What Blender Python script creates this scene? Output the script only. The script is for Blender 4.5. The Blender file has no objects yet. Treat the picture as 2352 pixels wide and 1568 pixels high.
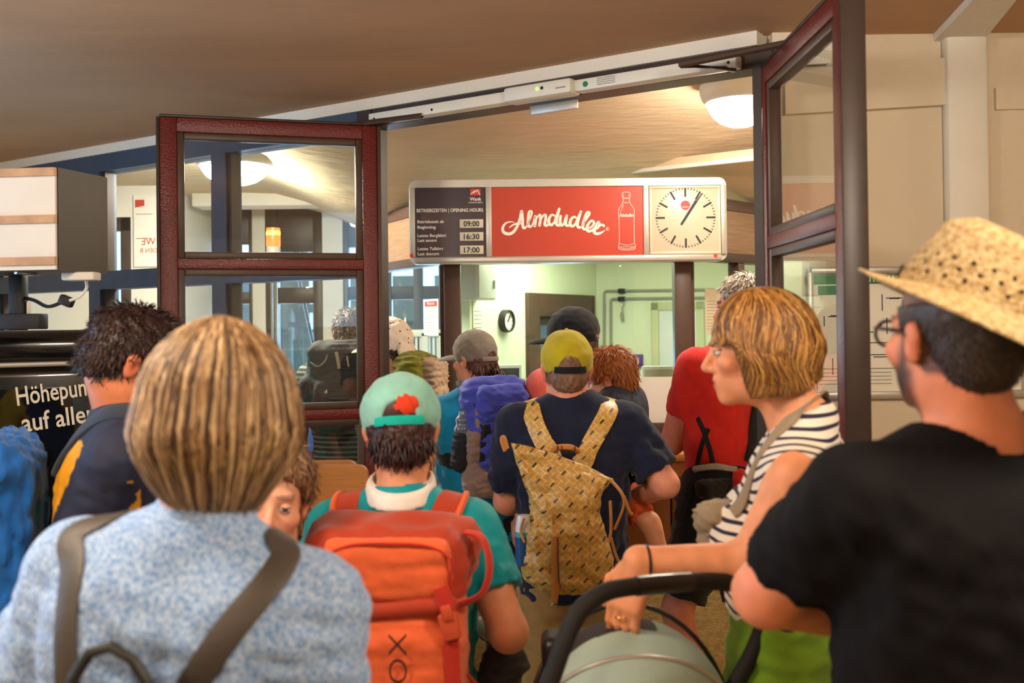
import bpy, bmesh, math, random
import numpy as np
from mathutils import Vector, Matrix, Euler
random.seed(7)
RNG = np.random.default_rng(11)
SC = bpy.context.scene
COL = SC.collection
PI = math.pi
# ---------------------------------------------------------------- camera
F_PX, CX, CY = 2287.0, 1176.0, 722.0
ROLL, PITCH = 0.012, 0.010
CAM = Vector((0, 0, 1.70))
_f = Vector((0, math.cos(PITCH), math.sin(PITCH)))
_r0 = Vector((1, 0, 0)); _u0 = Vector((0, -math.sin(PITCH), math.cos(PITCH)))
C_R = _r0 * math.cos(ROLL) - _u0 * math.sin(ROLL)
C_U = _u0 * math.cos(ROLL) + _r0 * math.sin(ROLL)
cam_d = bpy.data.cameras.new('camera')
cam = bpy.data.objects.new('camera', cam_d); COL.objects.link(cam)
M = Matrix.Identity(4)
for i in range(3):
    M[i][0] = C_R[i]; M[i][1] = C_U[i]; M[i][2] = -_f[i]; M[i][3] = CAM[i]
cam.matrix_world = M
cam_d.sensor_width = 36.0; cam_d.sensor_fit = 'HORIZONTAL'
cam_d.lens = F_PX / 2352 * 36
cam_d.shift_y = (CY - 784) / 2352
cam_d.clip_start = 0.05
cam_d.dof.use_dof = True; cam_d.dof.focus_distance = 3.9; cam_d.dof.aperture_fstop = 3.2
SC.camera = cam
def W(u, v, Y):
    """a point of the place that lies Y metres ahead on the sight line of photo pixel (u, v)"""
    d = _f * F_PX + C_R * (u - CX) - C_U * (v - CY)
    return CAM + d * (Y / d.y)
# ---------------------------------------------------------------- colour helper, world, lamps, exposure
def c(r, g, b, a=1.0):
    f = lambda x: (x / 255 / 12.92) if x / 255 <= 0.04045 else ((x / 255 + 0.055) / 1.055) ** 2.4
    return (f(r), f(g), f(b), a)
world = bpy.data.worlds.new('world'); SC.world = world; world.use_nodes = True
bg = world.node_tree.nodes['Background']
bg.inputs[0].default_value = c(168, 205, 240); bg.inputs[1].default_value = 3.4
SC.view_settings.view_transform = 'Standard'; SC.view_settings.look = 'None'
SC.view_settings.gamma = 1.0; SC.view_settings.use_curve_mapping = False
SC.view_settings.exposure = 0.0
def lamp(name, kind, loc, power, color, size=0.3, size_y=None, rot=(0, 0, 0), spread=None):
    d = bpy.data.lights.new(name, kind); d.energy = power; d.color = color[:3]
    if kind == 'AREA':
        d.shape = 'RECTANGLE' if size_y else 'DISK'; d.size = size
        if size_y: d.size_y = size_y
        if spread: d.spread = spread
    elif kind == 'POINT': d.shadow_soft_size = size
    o = bpy.data.objects.new(name, d); COL.objects.link(o); o.location = loc; o.rotation_euler = rot
    return o
WARM = (1.0, 0.87, 0.70); DAY = (0.42, 0.66, 1.0); OFFICE = (0.95, 1.0, 0.80)
# lamps of the front lobby (they hang behind the photographer)
for i_, p_ in enumerate(((-1.1, 1.25, 2.38), (1.05, 0.95, 2.38), (-1.5, -1.1, 2.36))): lamp('lobby_light_%d' % (i_ + 1), 'POINT', p_, 62, WARM, 0.16)
# lamps of the ticket hall (domes are built below), one more out of sight
HALL_LAMPS = [W(1700, 205, 4.15), W(540, 372, 5.35)]
lamp('hall_light_3', 'POINT', (2.3, 5.0, 2.4), 36, WARM, 0.14)
# fluorescent light of the ticket office
lamp('office_light', 'AREA', (0.45, 6.3, 2.29), 34, OFFICE, 1.4, 0.5)
# daylight through the lobby window on the left and the glazing of the station hall
lamp('daylight_lobby', 'AREA', (-3.22, 2.55, 1.75), 48, DAY, 2.0, 1.5, (0, -PI / 2, 0))
lamp('daylight_hall', 'AREA', (-1.6, 9.3, 1.8), 380, DAY, 4.5, 2.2, (-PI / 2, 0, 0))
# ---------------------------------------------------------------- materials
MATS = {}
def nd(nt, t, **kw):
    n = nt.nodes.new(t)
    for k, v in kw.items():
        if k[0] == 'i' and k[1:].isdigit(): n.inputs[int(k[1:])].default_value = v
        else: setattr(n, k, v)
    return n
def mat(name, col, rough=0.6, metal=0.0, var=0.12, vscale=8.0, bump=0.0, bscale=60.0, stretch=None,
        emit=None, trans=0.0, coat=0.0, spec=0.5, attr=None, sheen=0.0, col2=None, sss=0.0):
    """procedural surface: a base colour broken up by noise, optional bump relief"""
    if name in MATS: return MATS[name]
    m = bpy.data.materials.new(name); m.use_nodes = True; MATS[name] = m
    nt = m.node_tree; b = nt.nodes['Principled BSDF']; L = nt.links.new
    b.inputs['Roughness'].default_value = rough; b.inputs['Metallic'].default_value = metal
    b.inputs['Specular IOR Level'].default_value = spec
    b.inputs['Coat Weight'].default_value = coat; b.inputs['Sheen Weight'].default_value = sheen
    if trans: b.inputs['Transmission Weight'].default_value = trans
    tc = nd(nt, 'ShaderNodeTexCoord'); mp = nd(nt, 'ShaderNodeMapping'); L(tc.outputs['Object'], mp.inputs[0])
    if stretch: mp.inputs['Scale'].default_value = stretch
    if attr:
        a = nd(nt, 'ShaderNodeAttribute', attribute_name=attr); src = a.outputs['Color']
    else:
        rgb = nd(nt, 'ShaderNodeRGB'); rgb.outputs[0].default_value = col; src = rgb.outputs[0]
    if var:
        nz = nd(nt, 'ShaderNodeTexNoise'); nz.inputs['Scale'].default_value = vscale; nz.inputs['Detail'].default_value = 5
        L(mp.outputs[0], nz.inputs['Vector'])
        if col2 is not None:
            rp = nd(nt, 'ShaderNodeValToRGB'); rp.color_ramp.elements[0].position = 0.38; rp.color_ramp.elements[1].position = 0.62
            L(nz.outputs['Fac'], rp.inputs[0]); mx = nd(nt, 'ShaderNodeMix', data_type='RGBA')
            L(rp.outputs[0], mx.inputs[0]); L(src, mx.inputs[6]); mx.inputs[7].default_value = col2
            src = mx.outputs[2]
        else:
            mr = nd(nt, 'ShaderNodeMapRange'); mr.inputs[1].default_value = 0.25; mr.inputs[2].default_value = 0.75
            mr.inputs[3].default_value = 1 - var; mr.inputs[4].default_value = 1 + var
            L(nz.outputs['Fac'], mr.inputs[0])
            mx = nd(nt, 'ShaderNodeVectorMath', operation='SCALE'); L(src, mx.inputs[0]); L(mr.outputs[0], mx.inputs['Scale'])
            src = mx.outputs[0]
    L(src, b.inputs['Base Color'])
    if sss:
        b.inputs['Subsurface Weight'].default_value = sss; b.inputs['Subsurface Radius'].default_value = (0.012, 0.005, 0.003)
        b.inputs['Subsurface Scale'].default_value = 1.0
    if bump:
        n2 = nd(nt, 'ShaderNodeTexNoise'); n2.inputs['Scale'].default_value = bscale; n2.inputs['Detail'].default_value = 4
        L(mp.outputs[0], n2.inputs['Vector']); bp = nd(nt, 'ShaderNodeBump'); bp.inputs['Strength'].default_value = bump
        bp.inputs['Distance'].default_value = 0.01; L(n2.outputs['Fac'], bp.inputs['Height']); L(bp.outputs[0], b.inputs['Normal'])
    if emit:
        b.inputs['Emission Color'].default_value = emit[0]; b.inputs['Emission Strength'].default_value = emit[1]
    return m
def glass_mat(name, tint=(0.965, 0.985, 0.975, 1), refl=0.10):
    """pane glass: clear with a mirror layer, so light passes without caustics"""
    if name in MATS: return MATS[name]
    m = bpy.data.materials.new(name); m.use_nodes = True; MATS[name] = m
    nt = m.node_tree; nt.nodes.clear(); L = nt.links.new
    out = nd(nt, 'ShaderNodeOutputMaterial'); t = nd(nt, 'ShaderNodeBsdfTransparent'); t.inputs[0].default_value = tint
    g = nd(nt, 'ShaderNodeBsdfGlossy'); g.inputs['Roughness'].default_value = 0.0
    tc = nd(nt, 'ShaderNodeTexCoord'); nz = nd(nt, 'ShaderNodeTexNoise'); nz.inputs['Scale'].default_value = 3.0
    L(tc.outputs['Object'], nz.inputs['Vector'])
    lw = nd(nt, 'ShaderNodeLayerWeight'); lw.inputs[0].default_value = 0.18
    mr = nd(nt, 'ShaderNodeMath', operation='MULTIPLY_ADD'); L(lw.outputs['Fresnel'], mr.inputs[0]); mr.inputs[1].default_value = 1.0; mr.inputs[2].default_value = refl - 0.03
    cl = nd(nt, 'ShaderNodeMath', operation='MULTIPLY_ADD', use_clamp=True); L(nz.outputs['Fac'], cl.inputs[0]); cl.inputs[1].default_value = 0.02; L(mr.outputs[0], cl.inputs[2])
    ge = nd(nt, 'ShaderNodeNewGeometry'); fr = nd(nt, 'ShaderNodeMath', operation='SUBTRACT'); fr.inputs[0].default_value = 1.0; L(ge.outputs['Backfacing'], fr.inputs[1])
    ml = nd(nt, 'ShaderNodeMath', operation='MULTIPLY'); L(cl.outputs[0], ml.inputs[0]); L(fr.outputs[0], ml.inputs[1])
    mx = nd(nt, 'ShaderNodeMixShader'); L(ml.outputs[0], mx.inputs[0]); L(t.outputs[0], mx.inputs[1]); L(g.outputs[0], mx.inputs[2])
    L(mx.outputs[0], out.inputs[0])
    return m
# ---------------------------------------------------------------- object helpers
def tag(o, label=None, cat=None, group=None, kind=None):
    if label: o['label'] = label
    if cat: o['category'] = cat
    if group: o['group'] = group
    if kind: o['kind'] = kind
    return o
def empty(name, loc=(0, 0, 0), rz=0.0, label=None, cat=None, group=None):
    o = bpy.data.objects.new(name, None); COL.objects.link(o); o.location = loc; o.rotation_euler = (0, 0, rz)
    o.empty_display_size = 0.1
    return tag(o, label, cat, group)
def link(name, me, m=None, parent=None, label=None):
    o = bpy.data.objects.new(name, me); COL.objects.link(o)
    if m is not None:
        me.materials.clear(); me.materials.append(m)
    if parent is not None: o.parent = parent
    if label: o['label'] = label
    return o
class MB:
    """collects boxes, tubes, lathes and prisms into ONE mesh"""
    def __init__(s): s.v = []; s.f = []
    def add(s, vs, fs):
        n = len(s.v); s.v += [tuple(p) for p in vs]; s.f += [tuple(i + n for i in f) for f in fs]; return s
    def bm(s, bm):
        bm.verts.index_update(); s.add([v.co[:] for v in bm.verts], [[v.index for v in f.verts] for f in bm.faces]); bm.free(); return s
    def box(s, cen, size, R=None, bev=0.0, seg=2):
        b = bmesh.new(); bmesh.ops.create_cube(b, size=1.0)
        for v in b.verts: v.co = Vector((v.co.x * size[0], v.co.y * size[1], v.co.z * size[2]))
        if bev: bmesh.ops.bevel(b, geom=b.edges[:], offset=bev, segments=seg, profile=0.5, affect='EDGES')
        for v in b.verts:
            if R is not None: v.co = R @ v.co
            v.co += Vector(cen)
        return s.bm(b)
    def tube(s, pts, rad, n=8, cap=True, flat=1.0):
        pts = [Vector(p) for p in pts]; N = len(pts)
        if not hasattr(rad, '__len__'): rad = [rad] * N
        ref = None; vs = []; fs = []
        for i in range(N):
            t = (pts[min(i + 1, N - 1)] - pts[max(i - 1, 0)]).normalized()
            if ref is None:
                ref = t.orthogonal().normalized() if abs(t.z) > 0.9 else Vector((0, 0, 1)).cross(t).normalized()
            ref = (ref - t * ref.dot(t)).normalized(); w = t.cross(ref)
            for k in range(n):
                a = 2 * PI * k / n
                vs.append(pts[i] + ref * (rad[i] * math.cos(a)) + w * (rad[i] * flat * math.sin(a)))
        for i in range(N - 1):
            for k in range(n):
                a = i * n + k; b2 = i * n + (k + 1) % n
                fs.append((a, b2, b2 + n, a + n))
        if cap: fs.append(tuple(range(n))[::-1]); fs.append(tuple((N - 1) * n + k for k in range(n)))
        return s.add(vs, fs)
    def lathe(s, prof, cen=(0, 0, 0), n=32, R=None, sx=1.0, sy=1.0):
        vs = []; fs = []
        for r, z in prof:
            for k in range(n):
                a = 2 * PI * k / n; p = Vector((r * sx * math.cos(a), r * sy * math.sin(a), z))
                if R is not None: p = R @ p
                vs.append(p + Vector(cen))
        for i in range(len(prof) - 1):
            for k in range(n):
                a = i * n + k; b2 = i * n + (k + 1) % n; fs.append((a, b2, b2 + n, a + n))
        return s.add(vs, fs)
    def prism(s, poly, fn, d0, d1):
        """polygon (x, y) list pushed from depth d0 to d1; fn(x, y, d) gives the point"""
        n = len(poly); vs = [fn(x, y, d0) for x, y in poly] + [fn(x, y, d1) for x, y in poly]
        fs = [tuple(range(n)), tuple(range(2 * n - 1, n - 1, -1))] + [(i, i + n, (i + 1) % n + n, (i + 1) % n) for i in range(n)]
        return s.add(vs, fs)
    def ribbon(s, pts, nrm, width, th=0.004):
        """a flat band following pts, nrm = outward normals, rounded edges"""
        pts = [Vector(p) for p in pts]; N = len(pts); vs = []; fs = []
        if not hasattr(width, '__len__'): width = [width] * N
        for i in range(N):
            t = (pts[min(i + 1, N - 1)] - pts[max(i - 1, 0)]).normalized(); n = Vector(nrm[i]); n = (n - t * n.dot(t)).normalized(); w = t.cross(n)
            h = width[i] / 2; e = min(th, h * 0.4)
            for a, b2 in ((-h, -th / 2), (-h, th * .2), (-h + e, th / 2), (h - e, th / 2), (h, th * .2), (h, -th / 2)):
                vs.append(pts[i] + w * a + n * b2)
        for i in range(N - 1):
            for k in range(6):
                a = i * 6 + k; b2 = i * 6 + (k + 1) % 6; fs.append((a, b2, b2 + 6, a + 6))
        fs.append(tuple(range(6))[::-1]); fs.append(tuple((N - 1) * 6 + k for k in range(6)))
        return s.add(vs, fs)
    def build(s, name, m, parent=None, label=None, smooth=35):
        me = bpy.data.meshes.new(name); me.from_pydata(s.v, [], s.f)
        b = bmesh.new(); b.from_mesh(me); bmesh.ops.recalc_face_normals(b, faces=b.faces[:]); b.to_mesh(me); b.free()
        if smooth:
            me.shade_smooth(); me.set_sharp_from_angle(angle=math.radians(smooth))
        return link(name, me, m, parent, label)
def struct(o): o['kind'] = 'structure'; return o
def text(s, m, parent, fn, x, z, h=None, w=None, align='l', name='lettering', bold=0.0, depth=0.0008, label=None, curve_fn=None):
    """lettering: cap height h (or width w) with its lower left (or centre) at (x, z); fn(x, z, d) maps onto the surface"""
    cu = bpy.data.curves.new('txt', 'FONT'); cu.body = s; cu.size = 1.0; cu.offset = bold; cu.resolution_u = 3
    o = bpy.data.objects.new('txt', cu); COL.objects.link(o)
    bpy.context.view_layer.update()
    me = bpy.data.meshes.new_from_object(o.evaluated_get(bpy.context.evaluated_depsgraph_get()))
    bpy.data.objects.remove(o); bpy.data.curves.remove(cu)
    xs = [v.co.x for v in me.vertices]; x0, x1 = min(xs), max(xs)
    sz = (h / 0.69) if h else w / (x1 - x0); sx = (w / (x1 - x0)) if w else sz
    off = -x0 * sx - ((x1 - x0) * sx / 2 if align == 'c' else (x1 - x0) * sx if align == 'r' else 0)
    vs = [((v.co.x * sx + off), v.co.y * sz) for v in me.vertices]; fs = [tuple(p.vertices) for p in me.polygons]
    bpy.data.meshes.remove(me)
    mb = MB(); n = len(vs)
    mb.add([fn(x + a, z + b2, depth) for a, b2 in vs], fs)
    o = mb.build(name, m, parent, label, smooth=0)
    return o
# ================================================================ the setting
M_ceil = mat('brushed_plaster_lobby', c(190, 152, 116), 0.9, var=0.07, vscale=1.6, bump=0.35, bscale=4.0, stretch=(1.0, 2.6, 1.0))
M_ceil_hall = mat('brushed_plaster_hall', c(214, 192, 158), 0.9, var=0.06, vscale=3.0, bump=0.8, bscale=6.0, stretch=(1.0, 3.5, 1.0))
M_wall = mat('cream_wall_paint', c(214, 200, 176), 0.85, var=0.04, vscale=2.0, bump=0.15, bscale=30)
M_white = mat('white_wall_paint', c(226, 221, 208), 0.8, var=0.04, vscale=4.0, bump=0.12, bscale=40)
M_office = mat('office_wall_paint', c(222, 230, 202), 0.85, var=0.03, vscale=2.0)
M_dark = mat('dark_bronze_frame', c(58, 46, 40), 0.4, var=0.15, vscale=14, spec=0.4)
M_bluelit = mat('bluelit_brown_frame', c(62, 76, 96), 0.45, var=0.12, vscale=14, spec=0.4)  # dark brown frames, blue of the daylight put into the base colour
M_brown = mat('brown_frame_paint', c(74, 52, 40), 0.45, var=0.12, vscale=20, spec=0.4)
M_red = mat('dark_red_door_paint', c(100, 26, 22), 0.33, var=0.10, vscale=30, bump=0.25, bscale=150, spec=0.5)
M_glass = glass_mat('pane_glass'); M_glass2 = glass_mat('office_glass', (0.93, 0.98, 0.95, 1), 0.06)
M_floor = mat('woven_floor_mat', c(186, 160, 104), 0.95, var=0.28, vscale=60, bump=0.8, bscale=160, stretch=(0.6, 1.6, 1))
M_black = mat('black_gap', c(16, 14, 14), 0.6, var=0.1)
M_alu = mat('brushed_aluminium', c(186, 182, 174), 0.38, 0.55, var=0.06, vscale=20, stretch=(1, 1, 12))
M_op = mat('white_powder_coat', c(226, 224, 212), 0.45, var=0.03)
M_steel = mat('stainless_steel', c(200, 200, 196), 0.22, 1.0, var=0.08)
M_wood = mat('oak_veneer', c(172, 112, 52), 0.42, var=0.22, vscale=7, stretch=(1.2, 1.2, 26), bump=0.05, bscale=20)
M_woodb = mat('brown_oak_fascia', c(132, 104, 76), 0.5, var=0.30, vscale=5, stretch=(1.2, 1.2, 22), bump=0.08, bscale=16)
M_counter = mat('counter_oak', c(150, 92, 44), 0.4, var=0.25, vscale=7, stretch=(22, 22, 1.2))
CEIL = 2.62
A = Vector((0.80, 3.20, 0)); B = Vector((-0.534, 4.06, 0)); T = (B - A).normalized(); N = Vector((-T.y, T.x, 0))   # N points to the lobby
if N.y > 0: N = -N
def part_fn(s, z, d=0.0): p = A + T * s + N * d; return Vector((p.x, p.y, z))
R_P = Matrix(((T.x, N.x, 0), (T.y, N.y, 0), (0, 0, 1)))
def pbox(mb, s0, s1, z0, z1, d0=-0.05, d1=0.05, bev=0.0):
    return mb.box(part_fn((s0 + s1) / 2, (z0 + z1) / 2, (d0 + d1) / 2), (s1 - s0, d1 - d0, z1 - z0), R_P, bev)
# floor, lobby ceiling, walls
struct(MB().box((0, 4.0, -0.05), (9.0, 13.4, 0.1)).build('floor', M_floor))
s_end = 4.9
P_end = part_fn(s_end, 0)
mb = MB(); poly = [(-3.4, -2.6), (3.2, -2.6), (3.2, 3.20), (0.80, 3.20), (B.x, B.y), (P_end.x, P_end.y), (-3.4, P_end.y)]
mb.prism(poly, lambda x, y, d: Vector((x, y, d)), CEIL, CEIL + 0.1); struct(mb.build('ceiling', M_ceil))
struct(MB().box((0, -2.65, 1.3), (7, 0.1, 2.8)).build('wall_back', M_wall))
struct(MB().box((3.25, 0.3, 1.3), (0.1, 6.0, 2.8)).build('wall_right', M_wall))
mb = MB(); mb.box((-3.45, -0.55, 1.3), (0.1, 4.1, 2.8)); mb.box((-3.45, 4.85, 1.3), (0.1, 2.5, 2.8)); mb.box((-3.45, 2.55, 0.45), (0.1, 2.1, 1.1)); mb.box((-3.45, 2.55, 2.6), (0.1, 2.1, 0.2))
struct(mb.build('wall_left', M_wall))
wl = struct(MB().box((-3.42, 2.55, 1.75), (0.05, 0.06, 1.5)).build('window_9', M_bluelit))
MB().box((-3.44, 2.55, 1.75), (0.01, 2.1, 1.5)).build('pane', M_glass, wl)
# frontal wall right of the doorway, ledge step, pilaster and the white beam on the ceiling
mb = MB(); mb.box((2.05, 3.26, 1.31), (2.40, 0.12, 2.62)); struct(mb.build('wall_front', M_wall))
mb = MB(); mb.prism([(0.88, 2.50), (1.40, 2.535), (1.40, 2.385), (0.88, 2.36)], lambda x, y, d: Vector((x, d, y)), 3.20, 3.17); struct(mb.build('trim_1', M_wall))
mb = MB(); mb.box((1.455, 3.175, 1.31), (0.13, 0.05, 2.62), bev=0.012); mb.prism([(1.37, 3.2), (1.53, 3.2), (1.21, 1.9), (1.09, 1.9), (1.30, 2.75)], lambda x, y, d: Vector((x, y, d)), CEIL - 0.025, CEIL + 0.01)
struct(mb.build('trim_2', M_white))
mb = MB(); mb.prism([(1.56, 2.44), (3.2, 2.46), (3.2, 2.39), (1.56, 2.37)], lambda x, y, d: Vector((x, d, y)), 3.20, 3.185); struct(mb.build('trim_3', M_wall))
mb = MB(); mb.prism([(0.84, 2.62), (0.97, 2.62), (1.06, 2.57), (1.02, 2.52), (0.84, 2.51)], lambda x, y, d: Vector((x, d, y)), 3.20, 3.165); struct(mb.build('trim_4', M_white))
# ---- glazed partition: white lintel, frames, panes
H_DOOR = 2.505
mb = MB(); pbox(mb, -0.02, s_end, 2.575, CEIL + 0.05, -0.06, 0.06); struct(mb.build('wall_partition', M_white))
S_B = (B - A).length
mb = MB(); pbox(mb, -0.06, S_B + 0.06, H_DOOR, 2.575, -0.05, 0.045); struct(mb.build('trim_5', M_dark))
mb = MB(); pbox(mb, -0.06, 0.0, 0, 2.575, -0.05, 0.05); struct(mb.build('trim_6', M_dark))
mull = [S_B + 0.03, 2.50, 3.42, 4.33, s_end]
for k in range(4):
    s0, s1 = mull[k], mull[k + 1]
    w = struct(empty('window_%d' % (k + 1), part_fn((s0 + s1) / 2, 0)))
    w_inv = Matrix.Translation(-w.location)
    def loc(mb):
        mb.v = [tuple(w_inv @ Vector(p)) for p in mb.v]; return mb
    m = M_brown if k == 0 and False else M_bluelit
    fr = MB(); hw = 0.045
    pbox(fr, s0 - hw if k else s0 - 0.03, s0 + hw, 0, 2.575); 
    loc(fr).build('mullion', M_dark if k == 0 else M_bluelit, w)
    for z0, z1, nm in ((2.49, 2.575, 'head_rail'), (1.90, 1.99, 'transom'), (0.86, 0.95, 'transom'), (0.0, 0.10, 'sill_rail')):
        fr = MB(); pbox(fr, s0 + hw, s1 - hw, z0, z1); loc(fr).build(nm, M_bluelit, w)
    for z0, z1 in ((1.99, 2.49), (0.95, 1.90), (0.10, 0.86)):
        g = MB(); pbox(g, s0 + hw, s1 - hw, z0, z1, -0.004, 0.004); loc(g).build('pane', M_glass, w)
        for q in ((s0 + hw, s0 + hw + 0.022, z0, z1), (s1 - hw - 0.022, s1 - hw, z0, z1)):
            g = MB(); pbox(g, *q, -0.02, 0.03); loc(g).build('glazing_bead', M_dark, w)
# ---- the two open door leaves
def leaf(name, hinge, free, wd):
    d = (free - hinge); d.z = 0; L = d.length; d.normalize(); n = Vector((-d.y, d.x, 0))
    root = struct(empty(name, hinge)); R = Matrix(((d.x, n.x, 0), (d.y, n.y, 0), (0, 0, 1)))
    def bx(x0, x1, z0, z1, t, mt, nm, y0=None, lab=None, bev=0.004):
        m = MB(); p = R @ Vector(((x0 + x1) / 2, 0 if y0 is None else y0, (z0 + z1) / 2)); m.box(p, (x1 - x0, t, z1 - z0), R, bev); return m.build(nm, mt, root, lab)
    st = 0.062; rails = [(0.02, 0.14), (0.735, 0.79), (1.335, 1.375), (1.925, 1.965), (2.445, H_DOOR - 0.005)]
    bx(0.004, st, 0.02, H_DOOR - 0.005, 0.05, M_red, 'stile'); bx(L - st, L, 0.02, H_DOOR - 0.005, 0.05, M_red, 'stile')
    bx(-0.012, 0.003, 0.02, H_DOOR - 0.005, 0.056, M_brown, 'edge_strip'); bx(L, L + 0.012, 0.02, H_DOOR - 0.005, 0.062, M_dark, 'edge_strip')
    for z0, z1 in rails: bx(st, L - st, z0, z1, 0.05, M_red, 'rail')
    bx(0, L, H_DOOR - 0.005, H_DOOR + 0.006, 0.054, M_dark, 'edge_strip')
    for i in range(4):
        z0 = rails[i][1]; z1 = rails[i + 1][0]; b = 0.026
        bx(st + b, L - st - b, z0 + b, z1 - b, 0.007, M_glass, 'pane', bev=0)
        for x0, x1, a0, a1 in ((st, st + b, z0, z1), (L - st - b, L - st, z0, z1), (st + b, L - st - b, z0, z0 + b), (st + b, L - st - b, z1 - b, z1)):
            bx(x0, x1, a0, a1, 0.038, M_brown, 'glazing_bead')
    m = MB()
    for sg in (-1, 1):
        y = 0.025 * sg
        m.tube([R @ Vector((L - 0.05, y, 0.95)), R @ Vector((L - 0.05, y * 2.6, 0.97)), R @ Vector((L - 0.05, y * 2.6, 1.23)), R @ Vector((L - 0.05, y, 1.25))], 0.011, 8)
    m.build('handle', M_steel, root)
    for z in (0.3, 1.25, 2.25):
        m = MB(); m.tube([(0.0, 0, z - 0.05), (0.0, 0, z + 0.05)], 0.014, 10); m.build('hinge', M_dark, root)
    return root
leaf('door_1', B + N * 0.05 + T * -0.03, W(369, 600, 3.77) * 1.0, 0.85)
leaf('door_2', Vector((0.822, 3.165, 0)), Vector((0.818, 2.37, 0)), 0.85)
# ---- the ticket hall: vaulted ceiling, cornice, side walls
def sm(a, b, x): t = min(1, max(0, (x - a) / (b - a))); return t * t * (3 - 2 * t)
def hall_z(x, y):
    return 2.70 - 0.30 * sm(4.3, 5.9, y) * sm(-1.7, -0.7, x) - 0.08 * sm(4.5, 6.5, y)
gx = np.linspace(-5.6, 3.4, 46); gy = np.linspace(2.9, 9.0, 40)
vs = []; idx = {}
for j, y in enumerate(gy):
    for i, x in enumerate(gx):
        idx[i, j] = len(vs); vs.append((x, y, hall_z(x, y)))
fs = []
for j in range(len(gy) - 1):
    for i in range(len(gx) - 1):
        x, y = (gx[i] + gx[i + 1]) / 2, (gy[j] + gy[j + 1]) / 2
        if (Vector((x, y, 0)) - A).dot(N) < -0.02 or (x > A.x and y > 3.3) : fs.append((idx[i, j], idx[i + 1, j], idx[i + 1, j + 1], idx[i, j + 1]))
mb = MB().add(vs, fs); struct(mb.build('ceiling_hall', M_ceil_hall, smooth=60))
struct(MB().box((3.3, 6.0, 1.4), (0.1, 5.6, 2.8)).build('wall_right_hall', M_wall))
p0 = W(1292, 411, 5.55); p1 = W(1755, 362, 4.75)
mb = MB(); mb.box((p0 + p1) / 2 - Vector((0, 0, 0.0)), ((p1 - p0).length, 0.03, 0.022), (p1 - p0).to_track_quat('X', 'Z').to_matrix(), 0.004); struct(mb.build('trim_7', M_white))
# lower soffit beside the cornice
mb = MB(); q = [p0 + Vector((0, .01, 0)), p1 + Vector((0, .01, 0)), Vector((3.2, 4.9, p1.z - 0.02)), Vector((3.2, 6.4, 2.36)), Vector((0.9, 6.4, 2.36))]
mb.add([tuple(a) for a in q] + [(a.x, a.y, a.z + 0.05) for a in q], [(4, 3, 2, 1, 0), (5, 6, 7, 8, 9)] + [(i, (i + 1) % 5, (i + 1) % 5 + 5, i + 5) for i in range(5)])
struct(mb.build('ceiling_soffit', M_ceil_hall, smooth=0))
# ---- ticket office bay: front facet at Y 5.1, two receding side facets
YF = 5.10
xl, xr = W(1040, 700, YF).x, W(1566, 700, YF).x
L1 = Vector((xl, YF, 0)); L2 = Vector((-0.80, 6.02, 0)); R1 = Vector((xr, YF, 0)); R2 = Vector((1.62, 5.86, 0))
def facet(P, Q, splits, n_win, fasc=True):
    d = (Q - P); L = d.length; d.normalize(); n = Vector((d.y, -d.x, 0))
    R = Matrix(((d.x, n.x, 0), (d.y, n.y, 0), (0, 0, 1)))
    def bx(root, x0, x1, z0, z1, t, mt, nm, y=0.0, bev=0.003):
        p = P + d * ((x0 + x1) / 2) + n * y; m = MB(); m.box(Vector((p.x, p.y, (z0 + z1) / 2)) - root.location, (x1 - x0, t, z1 - z0), R, bev); return m.build(nm, mt, root)
    mid = P + d * (L / 2)
    root = struct(empty('window_%d' % n_win, (mid.x, mid.y, 0)))
    zt = 2.02; zb = 1.19
    bx(root, 0, L, zt, zt + 0.05, 0.08, M_dark, 'head_rail'); bx(root, 0, L, zb - 0.065, zb, 0.08, M_brown, 'sill_rail')
    xs = [0.0] + list(splits) + [L]
    for i, x in enumerate(xs):
        if 0 < i < len(xs) - 1: bx(root, x - 0.03, x + 0.03, zb, zt, 0.07, M_brown, 'mullion')
    for i in range(len(xs) - 1): bx(root, xs[i], xs[i + 1], zb, zt, 0.008, M_glass2, 'pane', bev=0)
    bx(root, 0, L, zt + 0.05, 2.30, 0.06, M_woodb, 'fascia_board'); bx(root, 0, L, 2.30, 2.36, 0.075, M_brown, 'fascia_cap')
    bx(root, 0, L, 0.0, zb - 0.065, 0.06, M_counter, 'dado_panel')
    return root
facet(L1, R1, [], 5); facet(L2, L1, [], 6); facet(R1, R2, [0.52], 7)
for P in (L1, R1):
    mb = MB(); mb.box((P.x, P.y - 0.0, 1.0), (0.085, 0.085, 2.06), bev=0.006); mb.box((P.x + (0.05 if P is R1 else -0.05), P.y + 0.03, 1.0), (0.03, 0.06, 2.06)); struct(mb.build('trim_8' if P is L1 else 'trim_9', M_brown))
M_frost = mat('frosted_film', c(222, 226, 220), 0.6, var=0.03, vscale=3)
mb = MB(); x0, x1 = xl + 0.045, xr - 0.045; mb.box(((x0 + x1) / 2, YF - 0.008, (1.19 + 1.423) / 2), (x1 - x0, 0.004, 0.233)); o = mb.build('privacy_panel', M_frost); tag(o, 'white opaque privacy panel across the lower part of the ticket window', 'panel')
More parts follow.
